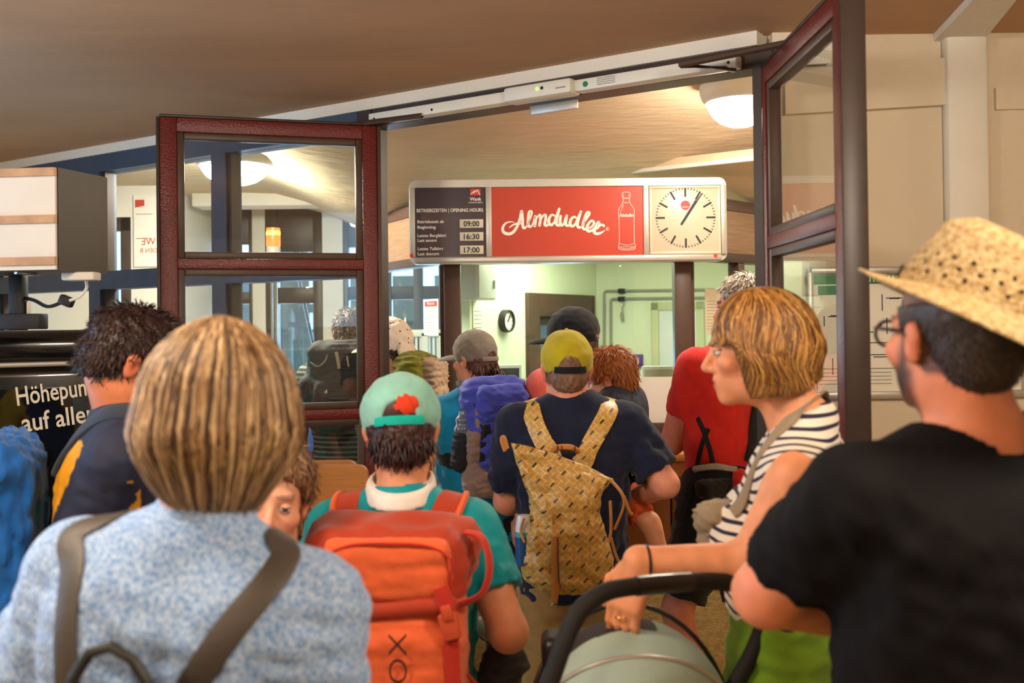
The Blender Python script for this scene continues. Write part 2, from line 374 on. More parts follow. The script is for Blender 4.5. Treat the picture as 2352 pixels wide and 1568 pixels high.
# office shell
Pa, Pb, Pc = W(1098, 700, 6.15), W(1372, 700, 7.7), W(1760, 700, 7.2)
for p_ in (Pa, Pb, Pc): p_.z = 0
DL = (Pb - Pa).normalized(); NL = Vector((DL.y, -DL.x, 0)); R_L = Matrix(((DL.x, NL.x, 0), (DL.y, NL.y, 0), (0, 0, 1)))
def on_left(u, v, d=0.0):
    """where the sight line of pixel (u, v) meets the receding office wall"""
    a = W(u, v, 1.0) - CAM; P0 = Pa + NL * d
    t = (P0 - CAM).dot(NL) / a.dot(NL); return CAM + a * t
def sl(p): return (p - Pa).dot(DL)
s0, s1 = sl(on_left(1206, 700)), sl(on_left(1359, 700)); zt = on_left(1206, 672).z; Lw = (Pb - Pa).length
mb = MB()
for a0, a1, z0, z1 in ((-0.1, s0, 0, 2.62), (s1, Lw, 0, 2.62), (s0, s1, zt, 2.62)):
    p = Pa + DL * ((a0 + a1) / 2) - NL * 0.04; mb.box((p.x, p.y, (z0 + z1) / 2), (a1 - a0, 0.08, z1 - z0), R_L)
struct(mb.build('wall_office_left', M_office))
d8 = struct(empty('door_3', Pa + DL * s0))
def lb(a0, a1, z0, z1, t, d, mt, nm, root=d8, bev=0.003, lab=None):
    p = Pa + DL * ((a0 + a1) / 2) + NL * d; m = MB(); m.box(Vector((p.x, p.y, (z0 + z1) / 2)) - root.location, (a1 - a0, t, z1 - z0), R_L, bev); return m.build(nm, mt, root, lab)
lb(s0, s0 + 0.16, 0, zt, 0.10, -0.02, M_brown, 'frame_post'); lb(s1 - 0.06, s1, 0, zt, 0.10, -0.02, M_brown, 'frame_post')
lb(s0 + .16, s1 - 0.06, zt - 0.16, zt, 0.10, -0.02, M_brown, 'frame_head')
lb(s0 + .18, s1 - .06, 0.0, 1.0, 0.05, -0.03, M_brown, 'lower_panel'); lb(s0 + .20, s1 - .08, 1.0, zt - .16, 0.008, -0.03, M_glass2, 'pane')
lb(s0 + .16, s0 + .22, 1.0, zt - .16, 0.06, -0.03, M_dark, 'sash_post'); lb(s0 + .22, s1 - .06, zt - .22, zt - .16, 0.06, -0.03, M_dark, 'sash_head')
def wall_seg(P, Q, z0, z1, t, mt, name):
    d = Q - P; L = d.length; d.normalize(); n = Vector((d.y, -d.x, 0)); R = Matrix(((d.x, n.x, 0), (d.y, n.y, 0), (0, 0, 1)))
    m = MB(); p = (P + Q) / 2; m.box((p.x, p.y, (z0 + z1) / 2), (L, t, z1 - z0), R); return struct(m.build(name, mt))
wall_seg(Pb, Pc, 0, 2.62, 0.06, M_office, 'wall_office_back'); wall_seg(Pc, Vector((1.66, 5.95, 0)), 0, 2.62, 0.06, M_office, 'wall_office_right')
wall_seg(Vector((1.62, 5.90, 0)), Vector((3.3, 5.90, 0)), 0, 2.7, 0.06, M_wall, 'wall_hall_back')
# pale door in the office back wall
def on_back(u, v, d=0.0):
    dd = (Pc - Pb).normalized(); n = Vector((dd.y, -dd.x, 0)); a = W(u, v, 1.0) - CAM; t = (Pb + n * (0.03 + d) - CAM).dot(n) / a.dot(n); return CAM + a * t
DB = (Pc - Pb).normalized(); NB = Vector((DB.y, -DB.x, 0)); R_B = Matrix(((DB.x, NB.x, 0), (DB.y, NB.y, 0), (0, 0, 1)))
M_paledoor = mat('pale_grey_door', c(214, 220, 222), 0.5, var=0.02); M_casing = mat('pale_green_casing', c(196, 200, 160), 0.6, var=0.04)
q0, q1 = on_back(1496, 695), on_back(1618, 690); d4 = struct(empty('door_4', (q0.x, q0.y, 0)))
def bb(p, sx, z0, z1, t, mt, nm, root): m = MB(); m.box(Vector((p.x, p.y, (z0 + z1) / 2)) - root.location, (sx, t, z1 - z0), R_B, 0.004); return m.build(nm, mt, root)
wd = (q1 - q0).length
bb(q0 + DB * 0.03, 0.06, 0, q0.z, 0.05, M_casing, 'casing_post', d4); bb(q1 - DB * 0.03, 0.06, 0, q0.z, 0.05, M_casing, 'casing_post', d4)
bb((q0 + q1) / 2, wd, q0.z - 0.06, q0.z, 0.05, M_casing, 'casing_head', d4); bb((q0 + q1) / 2, wd - 0.12, 0, q0.z - 0.06, 0.03, M_paledoor, 'door_panel', d4)
m = MB(); p = q1 - DB * 0.12 + NB * 0.04; m.tube([p + Vector((0, 0, 1.05 - p.z)) - Vector((q0.x, q0.y, 0)), p + Vector((0, 0, 1.05 - p.z)) - DB * 0.1 - Vector((q0.x, q0.y, 0))], 0.01); m.build('handle', M_steel, d4)
# ---- far left of the hall: white return wall with a window, then the glazed back wall and what stands behind it
mb = MB()
xa, xb, xc = W(255, 500, 6.4).x, W(300, 500, 6.4).x, W(368, 500, 6.4).x
mb.box(((xb + xc) / 2, 6.45, 1.35), (xc - xb, 0.1, 2.7)); mb.box((xa - 0.9, 6.45, 1.35), (1.6, 0.1, 2.7)); mb.box(((xa + xb) / 2 - .05, 6.45, 2.56), (xb - xa + .1, 0.1, 0.28)); mb.box((xc - 0.05, 7.1, 1.35), (0.1, 1.2, 2.7))
struct(mb.build('wall_hall_left', M_white))
w10 = struct(empty('window_10', ((xa + xb) / 2, 6.45, 0)))
for x0, x1, z0, z1, nm in ((xa - .1, xa + .0, 0, 2.42, 'frame_post'), (xb - 0.07, xb, 0, 2.42, 'frame_post'), (xa, xb, 2.33, 2.42, 'frame_head'), (xa, xb, 0.0, .9, 'lower_panel')):
    m = MB(); m.box(((x0 + x1) / 2 - w10.location.x, 0, (z0 + z1) / 2), (x1 - x0, 0.09, z1 - z0), bev=0.004); m.build(nm, M_dark, w10)
m = MB(); m.box((0, 0, 1.6), (xb - xa, 0.008, 1.5)); m.build('pane', M_glass, w10)
YB = 7.6
w11 = struct(empty('window_11', (-1.5, YB, 0)))
def bk(u0, u1, z0, z1, t, mt, nm, y=0.0):
    x0, x1 = W(u0, 600, YB).x, W(u1, 600, YB).x; m = MB(); m.box(((x0 + x1) / 2 + 1.5, y, (z0 + z1) / 2), (x1 - x0, t, z1 - z0), bev=0.004); return m.build(nm, mt, w11)
for u0, u1, mt, nm in ((418, 436, M_white, 'white_post'), (583, 613, M_white, 'white_post'), (743, 790, M_white, 'white_post'), (540, 552, M_dark, 'mullion'), (575, 583, M_dark, 'mullion'), (613, 640, M_dark, 'mullion'), (722, 743, M_dark, 'mullion'), (790, 802, M_dark, 'mullion'), (880, 900, M_bluelit, 'mullion'), (950, 972, M_bluelit, 'mullion'), (1008, 1030, M_bluelit, 'mullion')):
    bk(u0, u1, 0, 2.62, 0.10, mt, nm)
for u0, u1, z0, z1, mt in ((436, 583, 2.33, 2.62, M_dark), (613, 743, 2.27, 2.62, M_dark), (802, 1040, 2.30, 2.62, M_bluelit), (436, 583, 1.88, 1.97, M_dark), (613, 743, 1.88, 2.0, M_dark), (802, 1040, 1.90, 2.0, M_bluelit), (436, 1040, 0.0, 0.75, M_bluelit), (436, 743, 1.0, 1.06, M_dark)):
    bk(u0, u1, z0, z1, 0.08, mt, 'rail')
for u0, u1 in ((436, 540), (640, 722), (802, 880), (900, 950), (972, 1008)): bk(u0, u1, 0.75, 2.3, 0.008, M_glass, 'pane')
mb = MB(); p = W(760, 455, 6.9); mb.box((W(700, 455, 6.9).x, 6.9, p.z), (1.5, 0.22, 0.12), bev=0.01); struct(mb.build('trim_10', M_white))
# ================================================================ things of the hall and lobby
M_emit = mat('lit_opal_glass', c(255, 246, 226), 0.3, var=0, emit=((1.0, 0.88, 0.72, 1), 120.0))
M_emit2 = mat('lit_opal_glass_white', c(255, 250, 236), 0.3, var=0, emit=((1.0, 0.92, 0.78, 1), 210.0))
M_rim = mat('grey_white_lamp_ring', c(212, 206, 194), 0.5, var=0.03)
for i, (p, D) in enumerate(zip(HALL_LAMPS, (0.335, 0.44))):
    zc = hall_z(p.x, p.y) - .012 * (1 - i); lo = Vector((p.x, p.y, zc))
    r = empty('ceiling_lamp', lo, 0, ('round lit ceiling lamp partly behind the right door leaf', 'round lit ceiling lamp seen through the left door leaf')[i], 'lamp', None)
    R = D / 2; d = p.z - zc
    mb = MB().lathe([(0, -0.001), (R, -0.001), (R * 1.0, -0.03), (R * 0.95, -0.055), (R * 0.86, -0.075), (R * 0.80, -0.07), (R * .8, -0.02)], n=48); mb.build('ring', M_rim, r)
    mb = MB().lathe([(R * .83, -0.068), (R * .80, -0.092), (R * .70, -0.126), (R * .52, -0.154), (R * .3, -0.170), (0.001, -0.175)], n=48); mb.build('diffuser', M_emit if i == 0 else M_emit2, r)
# ---------------------------------------------------------------- opening hours sign with the clock
YS = 4.98
M_slate = mat('slate_purple_panel', c(62, 52, 62), 0.22, var=0.05, coat=0.6); M_orange = mat('orange_red_panel', c(182, 52, 24), 0.45, var=0.08, vscale=5)
M_ink = mat('white_print', c(238, 232, 220), 0.6, var=0); M_inkb = mat('black_print', c(22, 20, 24), 0.6, var=0); M_cream = mat('cream_time_plate', c(206, 196, 172), 0.5, var=0.02)
M_logo = mat('red_emblem', c(206, 44, 36), 0.5, var=0)
M_dial = mat('clock_dial', c(194, 180, 156), 0.35, var=0.02); M_acryl = mat('clear_frame_plastic', c(206, 192, 170), 0.2, var=0.02, coat=0.5)
SO = W(1304, 507, YS); kx = YS / F_PX
def sg(u, v, d=0.0):      # sign coordinates: photo-sized units, x right, y down, d towards the viewer
    return Vector(((u - 1304) * kx, -d, -(v - 507) * kx))
sign = empty('opening_hours_sign', SO, 0.012, 'long aluminium framed sign with opening hours, drink advert and clock above the ticket window', 'sign')
def sb(u0, u1, v0, v1, d0, d1, mt, nm, par=sign, bev=0.0, lab=None):
    m = MB(); m.box(sg((u0 + u1) / 2, (v0 + v1) / 2, (d0 + d1) / 2), ((u1 - u0) * kx, d1 - d0, (v1 - v0) * kx), None, bev); return m.build(nm, mt, par, lab)
def rrect(u0, u1, v0, v1, r, n=8):
    out = []
    for cx_, cy_, a0 in ((u1 - r, v0 + r, -90), (u1 - r, v1 - r, 0), (u0 + r, v1 - r, 90), (u0 + r, v0 + r, 180)):
        for k in range(n + 1):
            a = math.radians(a0 + 90 * k / n); out.append((cx_ + r * math.cos(a), cy_ + r * math.sin(a)))
    return out
mb = MB(); mb.prism(rrect(940, 1669, 411, 603, 18), lambda x, y, d: sg(x, y, d), -0.10, 0.012); mb.build('case', M_alu, sign)
mb = MB(); mb.prism([(954, 415), (1655, 415), (1655, 429), (954, 429)], lambda x, y, d: sg(x, y, d), 0.0, 0.026); mb.build('frame_bar', M_alu, sign)
sb(954, 1655, 588, 601, 0, 0.026, M_alu, 'frame_bar', bev=0.004); sb(942, 954, 429, 588, 0, 0.026, M_alu, 'frame_bar', bev=0.004); sb(1655, 1667, 429, 588, 0, 0.026, M_alu, 'frame_bar', bev=0.004)
sb(1116, 1129, 429, 588, 0, 0.024, M_alu, 'frame_bar', bev=0.002); sb(1477, 1489, 429, 588, 0, 0.024, M_alu, 'frame_bar', bev=0.002)
p1 = sb(954, 1116, 429, 588, 0.0, 0.016, M_slate, 'hours_panel', lab='dark slate panel with white opening hours')
p2 = sb(1129, 1477, 429, 588, 0.0, 0.016, M_orange, 'advert_panel', lab='orange red advert panel with white script')
p3 = sb(1489, 1655, 429, 588, 0.0, 0.014, M_acryl, 'clock_panel', lab='square pale clock face')
fs_ = lambda x, y, d: sg(x, y, 0.0165 + d)
def stext(s, u, v, w, h, m, par=p1, align='l', bold=0.0): # v = baseline, h = cap height
    text(s, m, par, lambda x, y, d: Vector((x, -0.0165 - d, y)), (u - 1304) * kx, -(v - 507) * kx, h * kx, w * kx, align, bold=bold)
stext('BETRIEBSZEITEN | OPENING HOURS', 958, 484.5, 152, 7.6, M_ink, bold=0.012)
for s_, u, v, w, h in (('Betriebszeit ab', 959.5, 509.5, 60, 6.8), ('Beginning', 959.5, 522, 41.5, 6.8), ('Letzte Bergfahrt', 959.5, 541.3, 65, 6.8), ('Last ascent', 959.5, 552.3, 44, 6.8), ('Letzte Talfahrt', 959.5, 571.5, 58, 6.8), ('Last descent', 959.5, 583, 49, 6.8)):
    stext(s_, u, v, w, h, M_ink, bold=0.012)
stext('Wank', 1079.5, 459.3, 26.5, 7.8, M_ink, bold=0.015); stext('PANORAMABERG', 1077, 465, 32, 3.0, M_ink)
mb = MB(); mb.prism(rrect(1081, 1104.5, 432, 447, 2.4, 4), lambda x, y, d: sg(x, y, d), 0.0165, 0.0172); mb.build('emblem', M_logo, p1)
def stroke(pts, wd, mt, par, d=0.0176, nm='emblem_stroke'):
    """flat pen stroke with round ends; wd may vary along it"""
    m = MB(); pts = [Vector((a, b, 0)) for a, b in pts]; N_ = len(pts)
    if not hasattr(wd, '__len__'): wd = [wd] * N_
    L_, R_ = [], []
    for i in range(N_):
        t = (pts[min(i + 1, N_ - 1)] - pts[max(i - 1, 0)]).normalized(); n = Vector((-t.y, t.x, 0))
        L_.append(pts[i] + n * wd[i] / 2); R_.append(pts[i] - n * wd[i] / 2)
    vs = [sg(p.x, p.y, d) for p in L_] + [sg(p.x, p.y, d) for p in R_]
    m.add(vs, [(i, i + 1, N_ + i + 1, N_ + i) for i in range(N_ - 1)])
    for p, w_ in ((pts[0], wd[0]), (pts[-1], wd[-1])):
        m.add([sg(p.x + w_ / 2 * math.cos(a * PI / 6), p.y + w_ / 2 * math.sin(a * PI / 6), d) for a in range(12)], [tuple(range(12))])
    return m, nm
def spline(P, n=6):
    out = []
    for i in range(len(P) - 1):
        p0 = P[max(i - 1, 0)]; p1_ = P[i]; p2_ = P[i + 1]; p3_ = P[min(i + 2, len(P) - 1)]
        for k in range(n):
            t = k / n
            out.append(tuple(0.5 * (2 * p1_[j] + (p2_[j] - p0[j]) * t + (2 * p0[j] - 5 * p1_[j] + 4 * p2_[j] - p3_[j]) * t * t + (3 * p1_[j] - p0[j] - 3 * p2_[j] + p3_[j]) * t ** 3) for j in range(len(p0))))
    return out + [tuple(P[-1])]
m = MB()
for pts, w_ in (([(1081.5, 444), (1086, 441.5), (1091, 440.5)], 1.6), ([(1087, 439), (1093, 438), (1096, 439)], 1.3), ([(1090, 437.5), (1094, 436.5), (1098, 434.6)], 1.2), ([(1098, 434.8), (1099.5, 438), (1101, 443), (1103, 446)], 1.8)):
    q, _ = stroke(pts, w_, None, None); m.add(q.v, q.f)
m.build('emblem_stroke', M_ink, p1, smooth=0)
for t_, v in (('09:00', 512), ('16:30', 541.5), ('17:00', 572)):
    pl = sb(1056, 1110, v - 10, v + 9.5, 0.015, 0.02, M_cream, 'time_plate', p1, 0.001)
    text(t_, M_inkb, p1, lambda x, y, d: Vector((x, -0.0205 - d, y)), (1083 - 1304) * kx, -(v + 6 - 507) * kx, 12 * kx, 36 * kx, 'c', bold=0.02)
# white script word along an arc: every letter a pen stroke (picture coordinates of the panel)
Z = lambda L_: [(1120 + x * 0.24235, 400 + y * 0.24235) for x, y in L_]
script = [
 ([(248, 452), (215, 448), (170, 462), (142, 505), (150, 545), (190, 562), (232, 552), (268, 510), (300, 440), (322, 352)], [7, 11, 17, 25, 29, 30, 28, 27, 26, 30]),
 ([(205, 502), (235, 480), (275, 466), (310, 464)], [9, 15, 19, 22]),
 ([(322, 352), (330, 420), (332, 490), (345, 508), (366, 496)], [30, 27, 27, 27, 18]),
 ([(366, 496), (392, 440), (418, 372), (410, 350), (392, 362), (384, 420), (382, 478), (398, 496), (420, 486)], [16, 17, 19, 22, 24, 27, 27, 25, 18]),
 ([(420, 486), (438, 440), (450, 396), (452, 440), (444, 488)], [16, 18, 24, 26, 28]),
 ([(450, 440), (478, 396), (498, 388), (498, 430), (490, 484)], [16, 18, 22, 26, 28]),
 ([(496, 440), (524, 396), (548, 386), (548, 430), (540, 476), (556, 488), (578, 474)], [16, 18, 22, 26, 27, 24, 16]),
 ([(640, 400), (612, 386), (586, 410), (578, 456), (598, 482), (626, 462), (650, 400), (678, 332)], [18, 20, 25, 28, 27, 22, 20, 25]),
 ([(676, 336), (652, 430), (650, 472), (668, 488), (690, 474)], [25, 27, 27, 24, 16]),
 ([(690, 400), (684, 450), (692, 484), (716, 476), (744, 400)], [25, 28, 27, 20, 22]),
 ([(748, 396), (738, 456), (742, 484), (762, 490), (784, 480)], [24, 27, 27, 24, 16]),
 ([(846, 426), (822, 408), (794, 424), (778, 464), (790, 494), (820, 486), (850, 430), (882, 360)], [18, 20, 25, 28, 27, 22, 20, 25]),
 ([(880, 364), (854, 446), (848, 490), (866, 510), (890, 498)], [25, 27, 27, 24, 16]),
 ([(890, 498), (926, 440), (962, 386), (958, 366), (938, 374), (914, 436), (898, 500), (912, 526), (940, 518)], [15, 17, 20, 22, 24, 27, 27, 24, 18]),
 ([(940, 518), (980, 506), (1006, 470), (990, 446), (960, 464), (938, 508), (946, 542), (980, 540), (1010, 514)], [16, 18, 22, 22, 24, 27, 27, 23, 17]),
 ([(1010, 514), (1036, 470), (1050, 462), (1054, 492), (1036, 520)], [15, 20, 25, 24, 20]),
 ([(1056, 494), (1082, 486), (1098, 496)], [18, 22, 24]),
 ([(1044, 500), (1012, 530), (1008, 558), (1036, 570), (1072, 560), (1108, 538)], [22, 27, 29, 27, 19, 6]),
]
m = MB()
for q, (pts, wd) in enumerate(script):
    sp = spline([(x, y, w_) for (x, y), w_ in zip(pts, wd)])
    mm, _ = stroke(Z([(a, b) for a, b, _w in sp]), [w_ * 0.24235 for *_q, w_ in sp], None, None, d=0.0172 + q * 0.00004); m.add(mm.v, mm.f)
ring = [(1134 + 15 * math.cos(a * PI / 10), 525 + 15 * math.sin(a * PI / 10)) for a in range(21)]
mm, _ = stroke(Z(ring), 0.7, None, None); m.add(mm.v, mm.f)
m.build('script_lettering', M_ink, p2, smooth=0)
stext('R', 1392.5, 529.5, 3.4, 4.4, M_ink, p2)
# white line drawing of a bottle
m = MB()
def line(pts, w_=0.75, sm_=True):
    mm, _ = stroke(Z(spline(pts, 5) if sm_ else pts), w_, None, None); m.add(mm.v, mm.f)
for sgn in (-1, 1):
    X = lambda d: 1314 + sgn * d
    line([(X(32), 182), (X(38), 195), (X(36), 228), (X(30), 232), (X(33), 275), (X(45), 300), (X(66), 330), (X(75), 362), (X(72), 420), (X(70), 560), (X(72), 650), (X(77), 680), (X(77), 712), (X(60), 722)], 1.0)
line([(1282, 182), (1314, 177), (1346, 182)], 1.0); line([(1276, 228), (1314, 235), (1352, 228)]); line([(1284, 232), (1314, 240), (1344, 232)]); line([(1281, 272), (1314, 280), (1347, 272)])
line([(1242, 664), (1314, 680), (1386, 664)]); line([(1240, 704), (1314, 716), (1388, 704)]); line([(1254, 722), (1314, 728), (1374, 722)], 1.0); line([(1287, 200), (1287, 222)]); line([(1340, 200), (1340, 222)])
for k in range(12): line([(1250 + k * 3, 372 - k * 7), (1256 + k * 3.2, 380 - k * 7)], 0.5)
for k in range(14): line([(1248 + k * 10, 690 + 2 * math.sin(k)), (1252 + k * 10, 702)], 0.5, False)
m.build('bottle_drawing', M_ink, p2, smooth=0)
text('Almdudler', M_ink, p2, lambda x, y, d: Vector((x, -0.0172 - d, y)), (1120 + 1248 * .24235 - 1304) * kx, -(400 + 412 * .24235 - 507) * kx, 7.5 * kx, 33 * kx, 'l', bold=0.02)
# clock
uc, vc = 1574, 503.5
sb(1494, 1651, 433, 585, 0.012, 0.018, M_dial, 'dial', p3, 0.001)
for a0, a1, b0, b1 in ((1491, 1654, 430, 436), (1491, 1654, 581, 587), (1491, 1497, 436, 581), (1648, 1654, 436, 581)): sb(a0, a1, b0, b1, 0.012, 0.024, M_acryl, 'dial_frame', p3, 0.002)
for k in range(60):
    a = 2 * PI * k / 60; big = k % 5 == 0; r0, r1, w_ = (47.5, 69, 4.6) if big else (64.5, 69, 2.0)
    m = MB(); ca, sa = math.sin(a), -math.cos(a); tx, ty = -sa, ca
    q = [(uc + ca * r0 + tx * w_ / 2, vc + sa * r0 + ty * w_ / 2), (uc + ca * r1 + tx * w_ / 2, vc + sa * r1 + ty * w_ / 2), (uc + ca * r1 - tx * w_ / 2, vc + sa * r1 - ty * w_ / 2), (uc + ca * r0 - tx * w_ / 2, vc + sa * r0 - ty * w_ / 2)]
    m.prism(q, lambda x, y, d: sg(x, y, d), 0.018, 0.0188); m.build('hour_mark' if big else 'minute_mark', M_inkb, p3, smooth=0)
m = MB(); m.prism([(uc + 11 * math.cos(a * PI / 12), 475 + 11 * math.sin(a * PI / 12)) for a in range(24)], lambda x, y, d: sg(x, y, d), 0.018, 0.0188); m.build('red_disc', M_logo, p3)
text('südur', M_dial, p3, lambda x, y, d: Vector((x, -0.0192 - d, y)), (1565 - 1304) * kx, -(481 - 507) * kx, 5.5 * kx, 19 * kx, 'l')
def hand(ang, r0, r1, w0, w1, d, nm):
    m = MB(); a = math.radians(ang); ca, sa = math.sin(a), -math.cos(a); tx, ty = -sa, ca
    q = [(uc + ca * r + tx * s_ * w_ / 2, vc + sa * r + ty * s_ * w_ / 2) for r, w_, s_ in ((-r0, w0, 1), (r1, w1, 1), (r1, w1, -1), (-r0, w0, -1))]
    m.prism(q, lambda x, y, d_: sg(x, y, d_), d, d + 0.002); m.build(nm, M_inkb, p3)
hand(33, 18, 46, 5.2, 6.5, 0.022, 'hour_hand'); hand(34.5, 18, 66, 4.4, 2.6, 0.026, 'minute_hand')
for u, v, nm in ((945.5, 583.5, 'red_sticker'), (1641, 592, 'red_sticker')):
    m = MB(); m.prism([(u + 4.3 * math.cos(a * PI / 10), v + 4.3 * math.sin(a * PI / 10)) for a in range(20)], lambda x, y, d: sg(x, y, d), 0.02, 0.0275); m.build(nm, M_logo, sign)
# ---------------------------------------------------------------- automatic door operator on the lintel
op = empty('door_operator', part_fn(0.8, 2.54), 0, 'white automatic door operator rail with sensor on the lintel', 'door opener')
inv = Matrix.Translation(-op.location)
def opb(s0, s1, z0, z1, d0, d1, mt, nm, bev=0.004, lab=None):
    m = MB(); pbox(m, s0, s1, z0, z1, d0, d1, bev); m.v = [tuple(inv @ Vector(p)) for p in m.v]; return m.build(nm, mt, op, lab)
opb(0.035, 0.62, 2.506, 2.546, 0.045, 0.10, M_op, 'cover'); opb(0.90, S_B - 0.03, 2.506, 2.546, 0.045, 0.10, M_op, 'cover')
sns = opb(0.62, 0.90, 2.500, 2.553, 0.045, 0.125, M_op, 'sensor_unit', 0.012)
M_led = mat('green_led', c(120, 255, 60), 0.3, var=0, emit=((0.3, 1.0, 0.1, 1), 2.0)); M_green = mat('green_sticker', c(20, 120, 60), 0.5, var=0); M_small = mat('grey_small_print', c(150, 148, 140), 0.6, var=0)
def disc(s, z, r, d, mt, nm):
    m = MB(); m.prism([(s + r * math.cos(a * PI / 8), z + r * math.sin(a * PI / 8)) for a in range(16)], lambda x, y, dd: inv @ part_fn(x, y, dd), d, d + 0.002); return m.build(nm, mt, op)
disc(0.755, 2.529, 0.0065, 0.1245, M_led, 'led'); disc(0.735, 2.530, 0.006, 0.1245, M_black, 'lens'); disc(0.575, 2.526, 0.010, 0.0995, M_green, 'round_sticker')
for s_ in (0.06, 1.24, S_B - 0.06): disc(s_, 2.522, 0.005, 0.0995, M_black, 'screw')
for k in range(4): opb(0.46, 0.53, 2.516 + k * 0.007, 2.519 + k * 0.007, 0.0995, 0.1005, M_small, 'fine_print', 0)
opb(0.64, 0.68, 2.519, 2.524, 0.1245, 0.126, M_small, 'fine_print', 0)
opb(0.66, 0.86, 2.470, 2.507, 0.0, 0.004, M_alu, 'hanging_plate')
m = MB(); m.tube([inv @ part_fn(0.05, 2.505, 0.07), inv @ part_fn(0.17, 2.505, 0.22), inv @ Vector((0.83, 2.9, 2.515))], 0.011, 6); m.build('arm', M_brown, op); m = MB(); m.tube([inv @ part_fn(S_B - 0.05, 2.505, 0.07), inv @ part_fn(S_B - 0.3, 2.505, 0.10), inv @ (B + N * .1 + T * .15 + Vector((0, 0, 2.515)))], 0.011, 6); m.build('arm', M_brown, op)
# ---------------------------------------------------------------- counter with rail, mat-covered panel standing in for the floor
ct = empty('ticket_counter', (0.35, 4.9, 0), 0, 'wooden ticket counter below the office window', 'counter')
def cb(x0, x1, y0, y1, z0, z1, mt, nm, bev=0.006): m = MB(); m.box(((x0 + x1) / 2 - .35, (y0 + y1) / 2 - 4.9, (z0 + z1) / 2), (x1 - x0, y1 - y0, z1 - z0), None, bev); return m.build(nm, mt, ct)
zc = 1.095
cb(xl - .25, xr + 0.25, 4.60, 5.045, zc - 0.04, zc, M_wood, 'worktop', 0.01); cb(xl - .2, xr + .2, 4.62, 4.70, zc - 0.11, zc - 0.04, M_wood, 'front_rail')
for k in range(5):
    x0 = xl - .2 + k * (xr - xl + .4) / 5; cb(x0 + 0.004, x0 + (xr - xl + .4) / 5 - 0.004, 4.80, 4.84, 0.47, zc - 0.11, M_counter, 'front_panel')
cb(xl - .2, xr + .2, 4.84, 5.04, 0.0, zc - 0.11, M_counter, 'carcass'); cb(xl - .2, xr + .2, 4.79, 4.84, 0.0, 0.47, M_floor, 'floor_standin')  # last box: upright panel in floor material, stands in for floor beyond
M_paper = mat('white_paper', c(232, 228, 216), 0.7, var=0.02); M_redp = mat('red_print', c(200, 58, 44), 0.6, var=0)
lf = empty('leaflet_stack', (W(1500, 991, 4.82).x, 4.82, zc), 0, 'small stack of white leaflets on the wooden counter', 'leaflets')
for k in range(5): MB().box((random.uniform(-.004, .004), random.uniform(-.004, .004), 0.003 + k * 0.005), (0.21, 0.12, 0.004)).build('leaflet', M_paper, lf)
# ---------------------------------------------------------------- office things
M_mon = mat('dark_monitor_back', c(40, 42, 44), 0.4, var=0.08); M_monf = mat('light_monitor_rim', c(220, 222, 214), 0.4, var=0.02); M_scr = mat('grey_screen', c(176, 176, 150), 0.35, var=0.06)
def monitor(u0, u1, v0, v1, Y, back, lab, tl=0.0):
    a, b = W(u0, v0, Y), W(u1, v1, Y); w_, h_ = b.x - a.x, a.z - b.z
    r = empty('computer_monitor', ((a.x + b.x) / 2, Y, 1.121), tl, lab, 'monitor'); zz = (a.z + b.z) / 2 - 1.12
    MB().box((0, 0, zz), (w_, 0.035, h_), None, 0.008).build('housing', M_monf, r); MB().box((0, -0.018, zz - .004), (w_ - 0.03, 0.006, h_ - 0.03), None, 0.002).build('back_panel' if back else 'screen', M_mon if back else M_scr, r)
    MB().box((0, 0.03, (zz - h_ / 2) / 2 + 0.02), (0.06, 0.03, max(0.02, zz - h_ / 2 + 0.06))).build('stand', M_monf, r); MB().box((0, 0.03, 0.008), (0.22, 0.16, 0.016), None, 0.004).build('foot', M_monf, r)
monitor(1112, 1199, 838, 930, 5.6, True, 'dark computer monitor left of the office door', 0.15); monitor(1474, 1560, 841, 930, 5.6, False, 'pale rimmed computer monitor under the purple alarm box', -0.1); monitor(1572, 1650, 838, 930, 5.75, False, 'pale computer monitor behind the right office pane', -0.3)
o = empty('office_desk', (0.45, 5.6, 0), 0, 'long pale office desk behind the ticket window', 'desk'); MB().box((0, 0.02, 1.10), (1.16, 0.66, 0.04), None, 0.006).build('desk_top', M_monf, o)
for sx in (-.52, .52):
    for sy in (-.25, .25): MB().box((sx, sy, 0.54), (0.05, 0.05, 1.08)).build('leg', M_steel, o)
pc = on_left(1163, 737, 0.02); ck = empty('wall_clock', pc, 0, 'round white wall clock with black rim on the pale green office wall', 'clock')
RL = Matrix(((DL.x, 0, NL.x), (DL.y, 0, NL.y), (0, 1, 0)))
hs = 26 * (pc.y / F_PX)
MB().lathe([(hs, -0.018), (hs, 0.02), (hs * .96, 0.028), (hs * .86, 0.026), (hs * .85, 0.008)], n=40, R=RL).build('rim', M_black, ck); MB().prism([(hs * .85 * math.cos(k * PI / 18), hs * .85 * math.sin(k * PI / 18)) for k in range(36)], lambda x, y, d: RL @ Vector((x, y, d)), 0.0, 0.012).build('dial', M_paper, ck)
m = MB()
for k in range(12): a = k * PI / 6; m.box(RL @ Vector((hs * .72 * math.sin(a), hs * .72 * math.cos(a), 0.011)), (0.006, 0.006, 0.008))
m.build('marks', M_inkb, ck)
for a, l_, nm in ((33, .5, 'hour_hand'), (40, .68, 'minute_hand')):
    m = MB(); a = math.radians(a); m.tube([RL @ Vector((-hs * .1 * math.sin(a), -hs * .1 * math.cos(a), 0.014)), RL @ Vector((hs * l_ * math.sin(a), hs * l_ * math.cos(a), 0.014))], 0.005, 6); m.build(nm, M_inkb, ck)
M_purp = mat('purple_alarm_plastic', c(72, 48, 140), 0.4, var=0.03)
pp = on_back(1464.5, 827, 0.0); al = empty('alarm_box', pp, 0, 'purple alarm call point on the office back wall', 'alarm'); k_ = pp.y / F_PX
